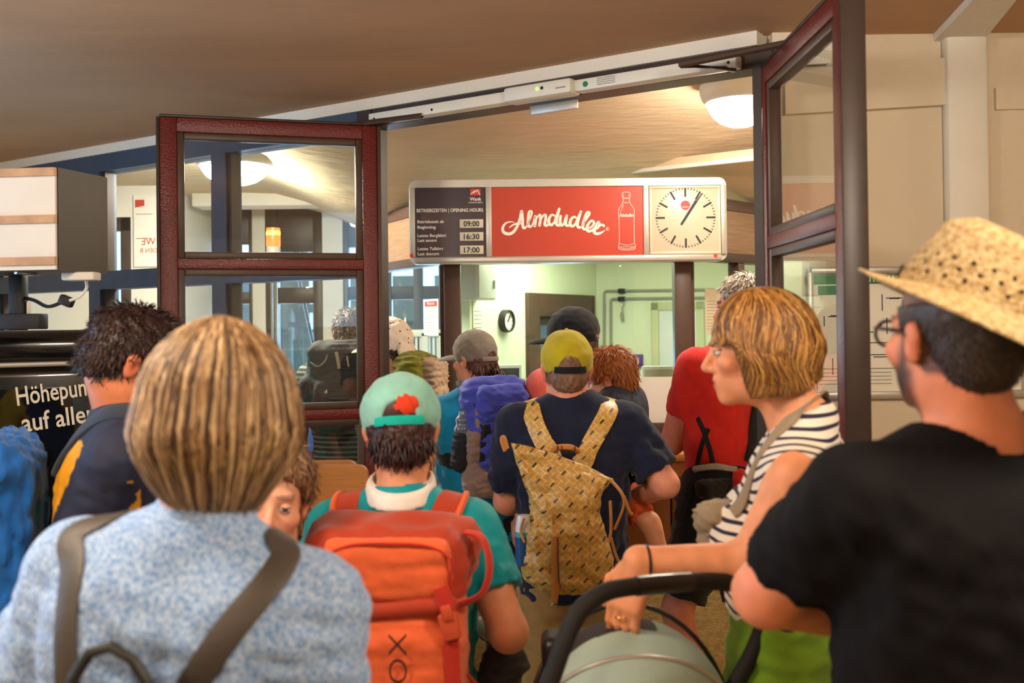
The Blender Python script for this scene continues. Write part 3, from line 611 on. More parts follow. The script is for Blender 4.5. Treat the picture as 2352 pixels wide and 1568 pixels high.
MB().box(NB * 0.02, (27 * k_, 0.04, 28 * k_), R_B, 0.004).build('housing', M_purp, al); MB().box(NB * 0.043 - Vector((0, 0, 2 * k_)), (12 * k_, 0.006, 15 * k_), R_B, 0.002).build('front_plate', M_paper, al); MB().lathe([(0.0005, 0.05), (0.012, 0.05), (0.012, 0.04)], n=12, R=Matrix(((DB.x, 0, NB.x), (DB.y, 0, NB.y), (0, 1, 0)))).build('button', M_inkb, al)
for q, (ug, vt, lab) in enumerate(((1388, 668, 'upper grey conduit along the office back wall'), (1403, 686, 'lower grey conduit along the office back wall'))):
    cd = empty('conduit_pipe', on_back(ug, vt, .02), 0, lab, 'pipe'); l0 = cd.location
    m = MB(); m.tube([on_back(ug, 900, .02) - l0, on_back(ug, vt + 6, .02) - l0, on_back(ug + 2, vt + 1.5, .02) - l0, on_back(ug + 6, vt, .02) - l0, on_back(1640, vt - 3, .02) - l0], 0.0095, 8); m.build('pipe', M_small, cd); m = MB(); m.box(on_back(1428, vt, .02) - l0, (0.05, 0.05, 0.035), R_B, .006); m.build('clamp', M_black, cd)
m = MB(); pl = on_back(1431, 690, .03); pts = [on_back(u, v, .03) - pl for u, v in ((1432, 690), (1433, 700), (1429, 706), (1430, 712), (1426, 722), (1430, 738), (1432, 726), (1429, 714))]; m.tube(spline([tuple(p) for p in pts], 4), 0.005, 6); o = m.build('hanging_cable', M_small); o.location = pl; tag(o, 'thin looped cable hanging from the lower conduit', 'cable')
# notices
def notice(name, P0, X, Z_, w_, h_, lab, head=None, rows=8, mb_=M_paper, hcol=None):
    r = empty(name, P0, 0, lab, 'notice'); X = X.normalized(); n = X.cross(Z_); R = Matrix((X, -n, Z_)).transposed()
    MB().box((0, 0, 0), (w_, 0.003, h_), R).build('sheet', mb_, r)
    f = lambda x, y, d: R @ Vector((x, -0.002 - d, y))
    if head:
        m = MB(); m.prism([(-w_ * .42, h_ * .30), (w_ * .42, h_ * .30), (w_ * .42, h_ * .44), (-w_ * .42, h_ * .44)], f, 0, 0.0006); m.build('header', hcol or M_redp, r); text(head, M_ink, r, f, 0, h_ * .345, None, w_ * .5, 'c', depth=0.0012)
    m = MB()
    for k in range(rows):
        y = h_ * (.24 - .68 * k / rows); m.prism([(-w_ * .42, y), (w_ * (.1 + .3 * random.random()), y), (w_ * .2, y - h_ * .012), (-w_ * .42, y - h_ * .012)], f, 0, 0.0005)
    o = m.build('print_rows', M_small, r); o['kind'] = 'stuff'; return r
dL = (L1 - L2).normalized(); nL = Vector((dL.y, -dL.x, 0))
def on_fac(u, v, P, n, d=0.0): a = W(u, v, 1.0) - CAM; t = (P + n * d - CAM).dot(n) / a.dot(n); return CAM + a * t
pa, pb = on_fac(974, 688, L1, nL, 0.012), on_fac(1008, 770, L1, nL, 0.012)
notice('tariff_notice', (pa + pb) / 2, dL, Vector((0, 0, 1)), (Vector((pb.x, pb.y, 0)) - Vector((pa.x, pa.y, 0))).length, pa.z - pb.z, 'white notice with red header on the left office pane', 'Fahrpreise', 9)
pq = on_left(1090, 737, .01)
o = notice('framed_notice', on_left(1100, 737, .004), DL, Vector((0, 0, 1)), 0.14, 0.26, 'red rimmed notice at the left edge of the ticket window', None, 7)
pa = on_fac(1638, 716, R1, Vector(((R2 - R1).normalized().y, -(R2 - R1).normalized().x, 0)), .012); dR = (R2 - R1).normalized()
o = notice('house_rules_notice', pa, dR, Vector((0, 0, 1)), 0.15, 0.24, 'beige notice sheet on the right office pane beside the red T-shirt', None, 10, M_cream)
# ---------------------------------------------------------------- evacuation plan on the front wall
xa_, xb_ = 0.945, 1.645; za_, zb_ = W(2000, 612, 3.18).z, W(2000, 916, 3.18).z
ev = empty('evacuation_plan', ((xa_ + xb_) / 2, 3.20, (za_ + zb_) / 2), 0, 'framed escape plan with green header on the wall beside the straw hat', 'notice board')
w_, h_ = xb_ - xa_, za_ - zb_
MB().box((0, -0.008, 0), (w_, 0.012, h_), None).build('sheet', M_paper, ev)
for p, s_ in (((0, -0.014, h_ / 2 - .012), (w_, 0.024, 0.024)), ((0, -0.014, -h_ / 2 + .012), (w_, 0.024, 0.024)), ((-w_ / 2 + .01, -0.014, 0), (0.02, 0.024, h_)), ((w_ / 2 - .01, -0.014, 0), (0.02, 0.024, h_))): MB().box(p, s_, None, 0.007).build('frame_bar', M_alu, ev)
fe = lambda x, y, d: Vector((x, -0.0145 - d, y))
m = MB(); m.prism([(-w_ / 2 + .02, h_ / 2 - .055), (w_ / 2 - .02, h_ / 2 - .055), (w_ / 2 - .02, h_ / 2 - .026), (-w_ / 2 + .02, h_ / 2 - .026)], fe, 0, .001); m.build('header_band', M_green, ev)
text('Flucht- und Rettungsplan', M_ink, ev, fe, -.005, h_ / 2 - .0485, None, w_ * .62, 'c', depth=0.0016, bold=0.01)
m = MB()
def ln(x0, y0, x1, y1, t=0.0014): m.prism([(min(x0, x1) - t, min(y0, y1) - t), (max(x0, x1) + t, min(y0, y1) - t), (max(x0, x1) + t, max(y0, y1) + t), (min(x0, x1) - t, max(y0, y1) + t)], fe, 0, .0008)
rr = random.Random(3)
for k in range(46):
    x, y = rr.uniform(-w_ * .44, w_ * .36), rr.uniform(-h_ * .2, h_ * .33)
    if k % 2: ln(x, y, x + rr.choice((.03, .05, .08)), y)
    else: ln(x, y, x, y - rr.choice((.03, .05)))
for k in range(3): ln(-w_ * .46 + k * .14, -h_ * .27, -w_ * .46 + k * .14 + .12, -h_ * .27, .0008); ln(-w_ * .46 + k * .14, -h_ * .27, -w_ * .46 + k * .14, -h_ * .43, .0008); [ln(-w_ * .45 + k * .14, -h_ * .3 - j * .012, -w_ * .45 + k * .14 + .09, -h_ * .3 - j * .012, .0006) for j in range(4)]
o = m.build('plan_lines', M_inkb, ev); o['kind'] = 'stuff'
m = MB(); m.prism([(-w_ * .45, h_ * .29), (-w_ * .33, h_ * .29), (-w_ * .33, h_ * .36), (-w_ * .45, h_ * .36)], fe, 0, .001); m.prism([(-w_ * .3, 0), (-w_ * .2, 0), (-w_ * .2, .004), (-w_ * .3, .004)], fe, 0, .0012); m.build('green_marks', M_green, ev)
m = MB(); [m.prism([(x, y), (x + .007, y), (x + .007, y + .007), (x, y + .007)], fe, 0, .0012) for x, y in ((-.12, .02), (-.2, -.03), (0.02, .05), (-.06, -.06))]; m.build('red_marks', M_redp, ev)
# ---------------------------------------------------------------- far hall: pole, beacon, steelwork, railing
o = empty('steel_post', (W(630, 700, 5.6).x, 5.6, 0), 0, 'polished round steel post seen through the left door leaf', 'post'); MB().tube([(0, 0, 0.01), (0, 0, 1.97)], 0.019, 16).build('shaft', M_steel, o); MB().lathe([(0.07, 0), (0.07, 0.012), (0.02, 0.014)], n=20).build('foot_plate', M_steel, o); MB().lathe([(0.019, 1.95), (0.024, 1.96), (0.022, 1.985), (0.001, 1.99)], n=16).build('cap', M_steel, o)
M_beacon = mat('lit_orange_beacon', c(255, 90, 30), 0.3, var=0, emit=((1.0, 0.16, 0.03, 1), 3.0)); M_yel = mat('lit_yellow_lamp', c(255, 200, 60), 0.3, var=0, emit=((1.0, 0.55, 0.08, 1), 5.0))
pb_ = W(628, 580, 6.9); o = empty('signal_beacon', pb_, 0, 'lit orange signal beacon behind the left door glass', 'beacon'); rb = 16 * 6.9 / F_PX
MB().lathe([(rb, 0), (rb, .03), (rb * .9, .04)], n=20).build('base', M_monf, o); MB().lathe([(rb * .95, .04), (rb, .05), (rb, .12)], n=20).build('lens', M_beacon, o); MB().lathe([(rb, .12), (rb, .145), (rb * .9, .15)], n=20).build('lamp_band', M_yel, o); MB().lathe([(rb * .95, .15), (rb * .95, .17), (.001, .175)], n=20).build('cap', M_beacon, o); MB().tube([(0, 0, -pb_.z + .005), (0, 0, 0)], .02).build('stem', M_steel, o)
M_gst = mat('galvanised_steel', c(120, 132, 136), 0.5, 0.3, var=0.12); M_conc = mat('station_concrete', c(112, 116, 112), 0.9, var=0.15, vscale=3); M_bluep = mat('blue_board', c(44, 84, 160), 0.5, var=0.1)
def beam(name, a, b, w_, lab, mt=M_gst, cat='beam'): 
    a, b = Vector(a), Vector(b); m = MB(); q = (b - a).to_track_quat('Z', 'Y').to_matrix(); L_ = (b - a).length; mid = (a + b) / 2
    m.box((0, 0, 0), (w_, w_ * .25, L_), q); m.box(q @ Vector((w_ * .5, 0, 0)), (w_ * .1, w_ * .8, L_), q); m.box(q @ Vector((-w_ * .5, 0, 0)), (w_ * .1, w_ * .8, L_), q)
    o = m.build(name, mt); o.location = mid; return tag(o, lab, cat)
beam('steel_beam', W(672, 640, 8.3), W(720, 860, 8.3), .13, 'slanting grey steel beam behind the left door glass'); beam('steel_beam', W(470, 560, 9.0), W(545, 470, 9.0), .10, 'grey steel beam rising behind the upper left door pane')
beam('steel_beam', W(430, 712, 9.2), W(860, 706, 9.2), .10, 'long level steel beam outside the far glazing'); beam('steel_beam', W(430, 520, 9.4), W(760, 530, 9.4), .14, 'high level steel beam outside the far glazing')
M_redb = mat('red_machine_paint', c(190, 40, 34), 0.45, var=0.06)
beam('red_column', W(722, 470, 8.6), W(722, 620, 8.6), .05, 'red upright machine column outside the far glazing', M_redb, 'column')
o = empty('winch_drive', W(680, 560, 9.3), 0, 'dark winch drive with grey hoses outside the far glazing', 'machine'); MB().box((0, 0, 0.05), (.28, .3, .34), None, .03).build('gearbox', M_dark, o); MB().lathe([(.09, -.3), (.09, -.1), (.04, -.08)], n=20).build('motor', M_gst, o)
for k in range(4): MB().tube(spline([(.02 * k, -.17, .0), (.02 * k + .02, -.24, -.12), (.03 * k, -.2, -.3)], 5), .012, 6).build('hose', M_steel, o)
MB().box((0, 0, -.55), (.3, .3, .5)).build('pedestal', M_gst, o)
# small wall lamp, glass sticker, banner, office cabinet
p_ = W(816, 505, YB - .12); o = empty('wall_lamp', p_, 0, 'small white wall lamp at the right edge of the upper left door pane', 'lamp'); MB().box((0, .03, .045), (.10, .06, .03), None, .006).build('bracket', M_dark, o); MB().lathe([(.055, .03), (.05, -.01), (.03, -.045), (.0005, -.055)], n=20).build('shade', M_emit3 if False else mat('lit_small_shade', c(255, 248, 230), .3, var=0, emit=((1, .93, .8, 1), 4.0)), o)
p_ = W(336, 530, 6.39); o = notice('wall_poster', p_, Vector((1, 0, 0)), Vector((0, 0, 1)), .16, .46, 'pale poster with red print on the white wall left of the red door leaf', None, 2)
fpo = lambda x, y, d: Vector((x, -.0025 - d, y)); m = MB(); m.prism([(-.07, .15), (-.01, .16), (-.01, .20), (-.07, .20)], fpo, 0, .0008); m.build('red_block', M_redp, o); text('WE', M_redp, o, fpo, .06, -.09, .045, -.09); text('DEN B', M_redp, o, fpo, .07, -.14, .028, -.11)
o = empty('pale_banner', W(458, 488, 8.2), 0, 'pale blue banner hanging outside behind the upper left door pane', 'banner'); MB().box((0, 0, 0), (.34, .012, .13), Matrix.Rotation(.10, 3, 'Y'), .003).build('banner_sheet', mat('pale_blue_banner', c(196, 212, 236), .7, var=.03), o); MB().tube([(-.18, 0, .085), (.18, 0, .05)], .012, 8).build('banner_rod', M_steel, o); m = MB(); m.box((.10, -.008, -.01), (.05, .004, .018)); m.build('red_mark', M_redp, o)
p_ = on_left(1094, 640, .07); o = empty('wall_cabinet', p_, 0, 'white wall cabinet at the upper left corner of the office', 'cabinet'); MB().box((0, 0, 0), (.22, .14, .26), R_L, .006).build('carcass', M_monf, o); MB().box(NL * .074, (.20, .012, .24), R_L, .004).build('door', M_monf, o); MB().tube([NL * .085 + DL * .07 + Vector((0, 0, -.06)), NL * .085 + DL * .07 + Vector((0, 0, -.01))], .005, 6).build('knob', M_steel, o)
# station building outside
bl = struct(empty('wall_station', (-1.6, 11.2, 0))); MB().box((0, 0, 1.0), (8, .3, 2.0)).build('concrete_wall', M_conc, bl); 
for k in range(7): MB().box((-3.2 + k * 1.1, -.2, 2.0), (.9, .05, .5)).build('window_pane', M_conc if k % 3 == 0 else M_gst, bl)
o = empty('blue_ticket_gate', (W(720, 1010, 7.2).x, 7.1, 0), 0, 'blue lit board behind the lower left door pane', 'board'); MB().box((0, 0, .78), (.26, .05, .5), None, .01).build('board', M_bluep, o); MB().box((0, .03, .78), (.32, .05, .56), None, .01).build('frame', M_monf, o); MB().box((0, .03, .26), (.06, .05, .52)).build('post', M_monf, o)
rl = empty('white_railing', (-.55, 7.0, 0), 0, 'white barred railing behind the left office pane', 'railing'); xr0, xr1 = W(930, 800, 7.0).x + .55, W(1022, 800, 7.0).x + .55; zt_ = W(960, 765, 7.0).z
MB().box(((xr0 + xr1) / 2, 0, zt_), (xr1 - xr0, .05, .05), None, .005).build('top_rail', M_op, rl); MB().box(((xr0 + xr1) / 2, 0, .12), (xr1 - xr0, .05, .05)).build('bottom_rail', M_op, rl)
for k in range(9): MB().box((xr0 + .02 + k * (xr1 - xr0 - .04) / 8, 0, zt_ / 2), (.014 if k % 4 else .04, .014 if k % 4 else .05, zt_)).build('baluster', M_op, rl)
# ---------------------------------------------------------------- left side: light box on a pole, black gondola
M_glossb = mat('black_gloss_paint', c(14, 14, 16), 0.18, var=0.1, coat=0.8); M_lbox = mat('white_box_panel', c(220, 214, 202), 0.6, var=0.05, vscale=6); M_cop = mat('worn_copper_batten', c(186, 148, 112), 0.5, 0.1, var=0.30, vscale=14); M_side = mat('dark_weathered_metal', c(48, 40, 28), 0.42, 0.3, var=0.4, vscale=5, stretch=(1, 1, .35))
c0 = W(133, 500, 2.95); c1 = W(247, 500, 3.16); zt_ = W(133, 384, 2.95).z; zb_ = W(133, 622, 2.95).z
dside = (c1 - c0); dside.z = 0; Ls = dside.length; dside.normalize(); dfront = Vector((-1, 0.10, 0)).normalized(); Lf = 0.75
bx = empty('light_box', (c0.x, c0.y, zb_), 0, 'white panelled display box with copper battens above the black gondola', 'display box')
f_fr = lambda a, z, d: dfront * a + dside * (-d) + Vector((0, 0, z)); H_ = zt_ - zb_
quad = lambda a0, a1, z0, z1, d0, d1, mt, nm, lab=None: MB().prism([(a0, z0), (a1, z0), (a1, z1), (a0, z1)], f_fr, d0, d1).build(nm, mt, bx, lab)
quad(0, Lf, 0.0, H_, -Ls, -0.002, M_side, 'case', 'dark weathered metal case')
quad(0.004, Lf - .004, 0.004, H_ - .004, -0.002, 0.006, M_lbox, 'front_panel')
for z0 in (H_ - .026, H_ * .50 - .012, 0.018): quad(-0.0, Lf, z0, z0 + .024, 0.004, 0.016, M_cop, 'batten')
for k in range(2): m = MB(); m.tube([f_fr(.15 + k * .3, -.002, -.1), f_fr(.15 + k * .3, .0, -.02)], .006); m.build('bolt', M_steel, bx)
pl_ = W(42, 660, 3.2)
gz = 1.70
m = MB().box((0, 0, 0), (.055, .055, zb_ - gz - .02)); 
MB().box((pl_.x - c0.x, pl_.y - c0.y, -(zb_ - gz) / 2), (.045, .045, zb_ - gz), None, .004).build('pole', M_black, bx)
MB().box((.02 + W(188, 640, 3.1).x - c0.x, .1, -.012), (.10, .06, .026), None, .006).build('junction_box', M_lbox, bx)
m = MB(); q0 = W(195, 636, 3.1); pts = [q0, W(199, 660, 3.1), W(185, 680, 3.1), W(160, 690, 3.1)]; m.tube(spline([tuple(p - Vector((c0.x, c0.y, zb_))) for p in pts], 5), .005, 6); m.build('white_cable', M_op, bx)
m = MB(); m.box(W(153, 691, 3.12) - Vector((c0.x, c0.y, zb_)), (.045, .03, .032), Matrix.Rotation(.4, 3, 'Y'), .007); m.build('plug', M_black, bx)
m = MB(); pts = [W(140, 695, 3.12), W(110, 704, 3.14), W(80, 690, 3.18), W(58, 684, 3.2)]; m.tube(spline([tuple(p - Vector((c0.x, c0.y, zb_))) for p in pts], 5), .006, 6); m.build('black_cable', M_black, bx)
# gondola: rounded black cabin, right rear corner near the left door leaf
ga = math.radians(32); GR = Vector((-1.42, 3.55, 0)); gd = Vector((-math.cos(ga), -math.sin(ga), 0)); gn = Vector((math.sin(ga), -math.cos(ga), 0))   # along the face to the left, out of the face
gon = empty('gondola_cabin', GR + gd * .6 - gn * .4, 0, 'glossy black gondola cabin with white lettering under the white display box', 'gondola')
gf = lambda x, z, d: GR - gon.location + gd * x + gn * d + Vector((0, 0, z))
top = W(265, 745, GR.y).z
def cabin(z0, z1, e, mt, nm, bev, x0=0.0, x1=1.25, d0=-.85, d1=0.0, lab=None):
    b = bmesh.new(); bmesh.ops.create_cube(b, size=1.0); Rg = Matrix(((gd.x, gn.x, 0), (gd.y, gn.y, 0), (0, 0, 1)))
    for v in b.verts: v.co = Vector((v.co.x * (x1 - x0 + 2 * e), v.co.y * (d1 - d0 + 2 * e), v.co.z * (z1 - z0)))
    bmesh.ops.bevel(b, geom=b.edges[:], offset=bev, segments=5, profile=.5, affect='EDGES')
    for v in b.verts: v.co = Rg @ v.co + gf((x0 + x1) / 2, (z0 + z1) / 2, (d0 + d1) / 2)
    return MB().bm(b).build(nm, mt, gon, lab)
cabin(.08, gz - .11, 0, M_glossb, 'cabin_body', .05); cabin(gz - .125, gz, .018, M_glossb, 'roof', .05); cabin(gz - .125, gz - .108, .026, M_alu, 'roof_trim', .006); cabin(0, .10, -.08, M_black, 'base', .02)
MB().prism([(0.10, .55), (1.12, .55), (1.08, gz - .2), (.14, gz - .2)], gf, -.001, .006).build('side_window', mat('dark_tinted_window', c(10, 12, 14), .06, var=0, coat=1.0), gon)
M_let = mat('cream_sticker', c(226, 220, 204), .6, var=.02)
hit = lambda u, v: (lambda a: CAM + a * ((GR + gn * .008 - CAM).dot(gn) / a.dot(gn)))(W(u, v, 1.0) - CAM)
for s_, u0, v0, u1, v1, hh in (('Höhepunkt', 40, 931, 236, 902, .062), ('auf allen', 52, 992, 222, 966, .062)):
    a, b = hit(u0, v0), hit(u1, v1); X_ = (b - a); L_ = X_.length; X_.normalize(); up = (Vector((0, 0, 1)) - X_ * X_.z).normalized()
    o0 = a - gon.location; text(s_, M_let, gon, lambda x, y, d: o0 + X_ * x + up * y + gn * d, 0, 0, hh, L_, bold=.012)
cl = empty('bolt_clamp', (W(25, 690, 3.2).x, 3.2, gz), 0, 'black clamp bar with steel bolts on the gondola roof', 'clamp'); MB().box((0.02, 0, .028), (.17, .07, .05), None, .005).build('bar', M_black, cl)
for k in range(3): MB().tube([(-.045 + k * .05, 0, .05), (-.045 + k * .05, 0, .092)], .009, 8).build('bolt', M_steel, cl)
# ---------------------------------------------------------------- wooden barrier boards in front of the left door leaf
yb = 3.15
wb = empty('wooden_barrier', (W(760, 1100, yb).x, yb, 0), 0, 'orange oak barrier with rounded board corners in front of the left door leaf', 'barrier')
def board(u0, u1, v0, v1, y, nm, rad=.03, th=.03):
    a, b = W(u0, v0, y), W(u1, v1, y); mb = MB(); mb.prism([(x, z) for x, z in rrect(a.x, b.x, b.z, a.z, rad)], lambda x, z, d: Vector((x, y + d, z)) - wb.location, 0, th); return mb.build(nm, M_wood, wb)
board(470, 845, 1073, 1187, yb, 'board'); board(470, 820, 1062, 1130, yb + .12, 'board')
for u in (500, 700): 
    p = W(u, 1180, yb + .07); m = MB(); m.tube([(p.x - wb.location.x, .07, 0.01), (p.x - wb.location.x, .07, p.z + .05)], .02, 10); m.tube([(p.x - wb.location.x - .18, .07, 0.02), (p.x - wb.location.x + .18, .07, .02)], .02, 8); m.build('leg', M_black, wb)
m = MB(); m.tube([(-.6, .07, .75), (.15, .07, .75)], .012, 8); m.build('cross_bar', M_steel, wb)
# ================================================================ organic shapes: blended distance fields turned into one smooth skin
f32 = np.float32
def V(*a): return np.array(a, dtype=f32)
class S:
    def __init__(s): s.ops = []; s.dis = None
    # --- primitives: (fn(P)->d, bbox_min, bbox_max)
    def _add(s, fn, lo, hi, k, op): s.ops.append((op, fn, np.array(lo, f32), np.array(hi, f32), k)); return s
    def cap(s, a, b, ra, rb, k=0.02, op='u', flat=False):
        a = V(*a); b = V(*b); ba = b - a; L2 = max(float(ba @ ba), 1e-9); r = max(ra, rb)
        def fn(P):
            h = np.clip(((P - a) @ ba) / L2, 0, 1)
            d = np.linalg.norm(P - a - h[:, None] * ba, axis=1) - (ra + (rb - ra) * h)
            if flat: d = np.maximum(d, ((P - b) @ ba) / math.sqrt(L2))
            return d
        return s._add(fn, np.minimum(a, b) - r, np.maximum(a, b) + r, k, op)
    def ecap(s, a, b, ra, rb, wide, k=0.03, op='u'):
        """capsule with elliptical section: ra, rb = (half width along 'wide', half depth)"""
        a = V(*a); b = V(*b); ba = b - a; L = float(np.linalg.norm(ba)); z = ba / max(L, 1e-6)
        x = V(*wide); x = x - z * (x @ z); x /= np.linalg.norm(x); y = np.cross(z, x); R = max(max(ra), max(rb))
        def fn(P):
            q = P - a; t = q @ z; h = np.clip(t / max(L, 1e-6), 0, 1); ax = t - h * L
            w = ra[0] + (rb[0] - ra[0]) * h; d = ra[1] + (rb[1] - ra[1]) * h; e = np.minimum(w, d)
            qx = (q @ x) / w; qy = (q @ y) / d; qz = ax / e
            n = np.sqrt(qx * qx + qy * qy + qz * qz); g = np.sqrt((qx / w) ** 2 + (qy / d) ** 2 + (qz / e) ** 2) + 1e-6
            return n * (n - 1) / g
        return s._add(fn, np.minimum(a, b) - R, np.maximum(a, b) + R, k, op)
    def ell(s, cen, r, R=None, k=0.02, op='u'):
        cen = V(*cen); r = V(*r); Rm = None if R is None else np.array(R, f32); m = float(r.max())
        def fn(P):
            q = P - cen
            if Rm is not None: q = q @ Rm
            n = np.linalg.norm(q / r, axis=1); g = np.linalg.norm(q / (r * r), axis=1) + 1e-6
            return n * (n - 1) / g
        return s._add(fn, cen - m, cen + m, k, op)
    def box(s, cen, h, rad, R=None, k=0.02, op='u'):
        cen = V(*cen); h = V(*h); Rm = None if R is None else np.array(R, f32); m = float(np.linalg.norm(h))
        def fn(P):
            q = P - cen
            if Rm is not None: q = q @ Rm
            q = np.abs(q) - (h - rad)
            return np.linalg.norm(np.maximum(q, 0), axis=1) + np.minimum(q.max(axis=1), 0) - rad
        return s._add(fn, cen - m, cen + m, k, op)
    def fn(s, f, lo, hi, k=0.01, op='u'): return s._add(f, lo, hi, k, op)
    def cut(s, p, n, k=0.006):
        """keep only what lies behind the plane"""
        p = V(*p); n = V(*n); n = n / np.linalg.norm(n)
        return s._add(lambda P: (P - p) @ n, (-9, -9, -9), (9, 9, 9), k, 'i')
    @staticmethod
    def _comb(op, F, d, k):
        k = max(k, 1e-4)
        if op == 'u': h = np.clip(.5 + .5 * (F - d) / k, 0, 1); return F + (d - F) * h - k * h * (1 - h)
        if op == 's': d = -d
        h = np.clip(.5 - .5 * (F - d) / k, 0, 1); return F + (d - F) * h + k * h * (1 - h)
    def ev(s, P):
        P = np.asarray(P, f32); F = np.full(len(P), 1.0, f32)
        for op, fn, lo, hi, k in s.ops: F = s._comb(op, F, fn(P).astype(f32), k)
        if s.dis is not None: F = F + s.dis(P).astype(f32)
        return F
    def grad(s, P, e=0.003):
        P = np.asarray(P, f32); g = np.stack([s.ev(P + np.eye(3, dtype=f32)[i] * e) - s.ev(P - np.eye(3, dtype=f32)[i] * e) for i in range(3)], 1)
        return g / (np.linalg.norm(g, axis=1, keepdims=True) + 1e-9)
    def onto(s, P, off=0.0, it=8):
        """pull points onto the surface (plus an offset); returns points and normals"""
        P = np.array(P, f32)
        for _ in range(it):
            d = s.ev(P) - off; P = P - s.grad(P) * np.clip(d, -.05, .05)[:, None] * 0.9
        return P, s.grad(P)
    def mesh(s, h):
        us = [o for o in s.ops if o[0] == 'u']; lo = np.min([o[2] for o in us], 0) - 3 * h; hi = np.max([o[3] for o in us], 0) + 3 * h
        n = np.ceil((hi - lo) / h).astype(int) + 1; F = np.full(n, 1.0, f32); ax = [lo[i] + h * np.arange(n[i], dtype=f32) for i in range(3)]
        for op, fn, a, b, k in s.ops:
            m = k + 3 * h
            i0 = np.clip(np.floor((a - m - lo) / h).astype(int), 0, n); i1 = np.clip(np.ceil((b + m - lo) / h).astype(int) + 1, 0, n)
            if np.any(i1 <= i0): continue
            sl = tuple(slice(i0[q], i1[q]) for q in range(3)); sub = F[sl]
            if op != 'u':
                msk = sub < (k + 2 * h)
                if not msk.any(): continue
                ii = np.nonzero(msk); P = np.stack([ax[q][i0[q]:i1[q]][ii[q]] for q in range(3)], 1); sub[ii] = s._comb(op, sub[ii], fn(P).astype(f32), k)
            else:
                g = np.meshgrid(*[ax[q][i0[q]:i1[q]] for q in range(3)], indexing='ij'); P = np.stack([q.ravel() for q in g], 1)
                F[sl] = s._comb(op, sub, fn(P).astype(f32).reshape(sub.shape), k)
        if s.dis is not None:
            ii = np.nonzero(np.abs(F) < 5 * h); P = np.stack([ax[q][ii[q]] for q in range(3)], 1); F[ii] += s.dis(P).astype(f32)
        F[0] = F[-1] = 1; F[:, 0] = F[:, -1] = 1; F[:, :, 0] = F[:, :, -1] = 1
        return nets(F, lo, h)
def nets(F, lo, h):
    ins = F < 0; n = np.array(F.shape) - 1
    cnt = np.zeros(n, np.int8)
    for dx in (0, 1):
        for dy in (0, 1):
            for dz in (0, 1): cnt += ins[dx:dx + n[0], dy:dy + n[1], dz:dz + n[2]]
    act = (cnt > 0) & (cnt < 8); ii = np.stack(np.nonzero(act), 1); idx = np.full(n, -1, np.int64); idx[tuple(ii.T)] = np.arange(len(ii))
    C = {}
    for q in range(8):
        o = np.array([q & 1, (q >> 1) & 1, q >> 2]); C[q] = F[tuple((ii + o).T)]
    acc = np.zeros((len(ii), 3), f32); num = np.zeros(len(ii), f32)
    for q in range(8):
        for axis in range(3):
            if q >> axis & 1: continue
            r = q | (1 << axis); a, b = C[q], C[r]; m = (a < 0) != (b < 0); t = np.where(m, a / np.where(m, a - b, 1), 0)
            base = np.array([q & 1, (q >> 1) & 1, q >> 2], f32)[None, :].repeat(len(ii), 0); base[:, axis] += t
            acc += base * m[:, None]; num += m
    Vt = lo + h * (ii + acc / np.maximum(num, 1)[:, None]); Q = []
    for axis in range(3):
        u, w = [q for q in range(3) if q != axis]
        A_ = [slice(None)] * 3; A_[axis] = slice(0, -1); B_ = [slice(None)] * 3; B_[axis] = slice(1, None)
        a, b = ins[tuple(A_)], ins[tuple(B_)]; e = np.stack(np.nonzero(a != b), 1)
        e = e[(e[:, u] > 0) & (e[:, w] > 0)]
        if not len(e): continue
        flip = ~a[tuple(e.T)]
        def cell(du, dw):
            q = e.copy(); q[:, u] -= du; q[:, w] -= dw; q = np.minimum(q, n - 1); return idx[tuple(q.T)]
        q4 = np.stack([cell(0, 0), cell(1, 0), cell(1, 1), cell(0, 1)], 1)
        if axis == 1: flip = ~flip
        q4[flip] = q4[flip][:, ::-1]; Q.append(q4)
    Q = np.concatenate(Q); Q = Q[(Q >= 0).all(1)]
    return Vt.astype(f32), Q[:, ::-1]
def to_obj(name, Vt, Q, m, parent=None, label=None, col=None, smooth=True, attr=None):
    me = bpy.data.meshes.new(name); nv, nf = len(Vt), len(Q); kf = Q.shape[1]
    me.vertices.add(nv); me.vertices.foreach_set('co', np.ascontiguousarray(Vt, f32).ravel()); me.loops.add(nf * kf); me.loops.foreach_set('vertex_index', np.ascontiguousarray(Q).astype(np.int32).ravel())
    me.polygons.add(nf); me.polygons.foreach_set('loop_start', (np.arange(nf) * kf).astype(np.int32)); me.update(calc_edges=True)
    if smooth: me.polygons.foreach_set('use_smooth', np.ones(nf, bool))
    if col is not None:
        ca = me.color_attributes.new('Col', 'FLOAT_COLOR', 'POINT'); c4 = np.ones((nv, 4), f32); c4[:, :3] = col; ca.data.foreach_set('color', c4.ravel())
    if attr is not None:
        at = me.attributes.new(attr[0], 'FLOAT', 'POINT'); at.data.foreach_set('value', np.ascontiguousarray(attr[1], f32))
    return link(name, me, m, parent, label)
def noise3(P, sc, seed=0, n=6):
    """cheap smooth noise about +-1: a few warped waves"""
    r = np.random.default_rng(seed); out = np.zeros(len(P), f32); sc = sc * 2.6
    for i in range(n):
        k = r.normal(size=3); k /= np.linalg.norm(k); ph = r.uniform(0, 6.28); k2 = r.normal(size=3) * .6
        out += np.sin((P @ k.astype(f32)) * sc * r.uniform(.6, 1.6) + ph + 1.3 * np.sin((P @ k2.astype(f32)) * sc + ph))
    return out / n * 1.6
def rotz(a): return np.array(((math.cos(a), -math.sin(a), 0), (math.sin(a), math.cos(a), 0), (0, 0, 1)), f32)
def rotx(a): return np.array(((1, 0, 0), (0, math.cos(a), -math.sin(a)), (0, math.sin(a), math.cos(a))), f32)
